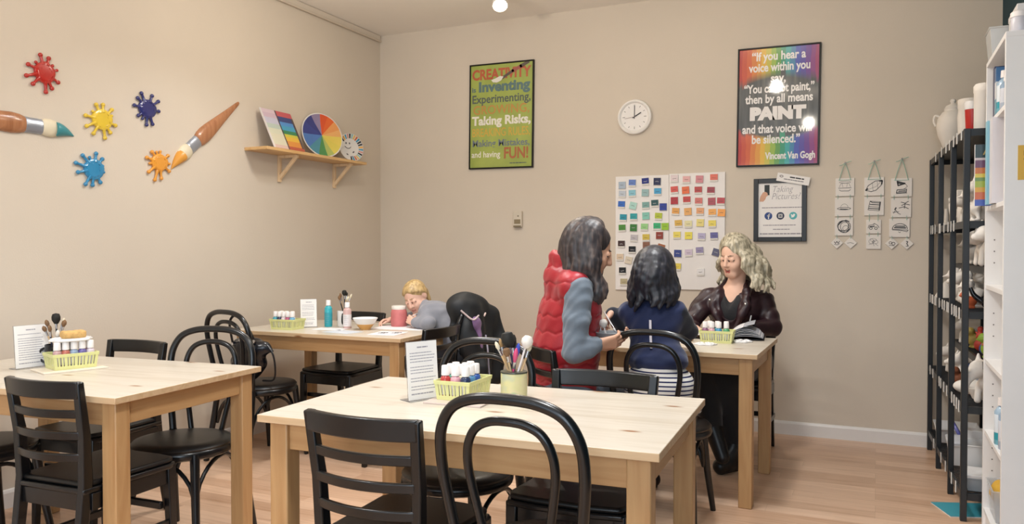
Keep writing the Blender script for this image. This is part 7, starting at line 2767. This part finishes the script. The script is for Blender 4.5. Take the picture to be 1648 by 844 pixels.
def craft_bottle(label, x, y, z, H, R, body, capm):
    r_ = thing('craft_bottle', label, 'bottle', (x, y, z), group=BG)
    MB().lathe([(0, 0), (R * 0.95, 0), (R, 0.004), (R, H * 0.70), (R * 0.6, H * 0.79), (R * 0.42, H * 0.81), (R * 0.42, H * 0.86), (0, H * 0.86)], 24).build('bottle_body', body, r_)
    MB().lathe([(0, H * 0.83), (R * 0.55, H * 0.83), (R * 0.5, H), (0, H)], 20).build('cap', capm, r_)
    return r_


teal_lab = banded('teal_white_label', [(0, '6fa8b8'), (0.12, '2f98a8'), (0.3, 'd5dde4'), (0.75, '9ab4c8')])
pale_lab = banded('pale_blue_label', [(0, 'a8b4c4'), (0.2, 'd0d4dc'), (0.7, '8fa8c0')])
craft_bottle('teal and white bottle on the top shelf of the bookcase', 0.462, 3.73, 1.7685, 0.17, 0.03, teal_lab, cap_m)
craft_bottle('small pale blue bottle in front on the top shelf of the bookcase', 0.458, 3.62, 1.7685, 0.13, 0.028, pale_lab, cap_m)
craft_bottle('pale blue bottle alone on the fourth shelf of the bookcase', 0.475, 3.56, 1.0655, 0.19, 0.03, pale_lab, cap_m)
craft_bottle('light blue bottle on the third shelf from the floor', 0.475, 3.54, 0.7405, 0.17, 0.03, pale_lab, cap_m)
craft_bottle('teal labelled bottle on the second shelf from the floor', 0.462, 3.72, 0.4305, 0.19, 0.027, teal_lab, cap_m)
craft_bottle('grey labelled bottle beside the teal labelled one, near the floor', 0.468, 3.63, 0.4305, 0.19, 0.029, pale_lab, cap_m)
r2 = tub('clear tub of odds and ends on the lowest shelf of the bookcase', 0.532, 3.885, 0.0855, 0.18, 0.22, 0.13, mat('clear_tub_plastic', 'd6d9dc', 0.15, var=0.01, alpha=0.45))
r2['group'] = BG
figure('sponge', 'yellow sponge in the clear tub on the lowest shelf', (0.49, 3.91, 0.135), 0.4, [('e', (0, 0, 0.04), (0.045, 0.055, 0.045)), ('e', (0.01, 0.03, 0.06), (0.03, 0.03, 0.03))], mat('yellow_foam', 'cfa23c', 0.9, bump=0.4, bscale=200), cat='sponge')
craft_bottle('bottle with a black cap in the clear tub on the lowest shelf', 0.50, 3.835, 0.0905, 0.20, 0.026, col('8f98a0', 0.3), blk_glaze)
r2 = tub('clear bin on top of the bookcase', 0.50, 3.92, BZ + 0.0005, 0.16, 0.15, 0.11, mat('milky_bin_plastic', 'd2d4d4', 0.2, alpha=0.75))
r2['group'] = BG
MB().lathe([(0, 0), (0.025, 0), (0.025, 0.07), (0.012, 0.08), (0, 0.08)], 16).build('bottle', col('5fb0b4', 0.3), None, (0.47, 3.92, BZ + 0.005))
tag(bpy.data.objects['bottle'], 'teal bottle inside the clear bin on top of the bookcase', 'bottle', BG)
r2 = thing('cardboard_box', 'white box on top of the bookcase behind the jars', 'box', (0.57, 3.72, BZ + 0.0005), group=BG)
MB().box(-0.085, -0.11, 0, 0.085, 0.11, 0.125).build('box_body', mat('white_card', 'dddad8', 0.6), r2, bevel=0.003)
MB().box(-0.087, -0.112, 0.115, 0.087, 0.112, 0.140).build('lid', mat('white_card', 'dddad8', 0.6), r2, bevel=0.003)
for y, x, lb in ((3.50, 0.478, 'white jar at the front corner on top of the bookcase'), (3.52, 0.56, 'white jar further back on top of the bookcase')):
    r2 = thing('plastic_jar', lb, 'jar', (x, y, BZ + 0.0005), group=BG)
    MB().lathe([(0, 0), (0.028, 0), (0.030, 0.003), (0.030, 0.055), (0.026, 0.06), (0, 0.06)], 24).build('jar_body', mat('frosted_jar', 'cfcdd4', 0.3), r2)
    MB().lathe([(0, 0.058), (0.031, 0.058), (0.031, 0.075), (0.028, 0.078), (0, 0.078)], 24).build('lid', cap_m, r2)
r2 = thing('yellow_notice', 'yellow paper notice on the side of the white bookcase', 'sign', (0.47, BY0 - 0.0003, 1.477))
MB().box(0, -0.0008, 0, 0.17, 0, 0.128).build('sheet', col('d8ae4a', 0.6), r2)
for s_, z_ in (('D', 0.098), ('C', 0.076)):
    text_mesh(s_, 0.026, col('8a6a34', 0.6), 'lettering', r2, Matrix(((1, 0, 0, 0.026), (0, 0, -1, -0.0009), (0, 1, 0, z_), (0, 0, 0, 1))), 0.0002)
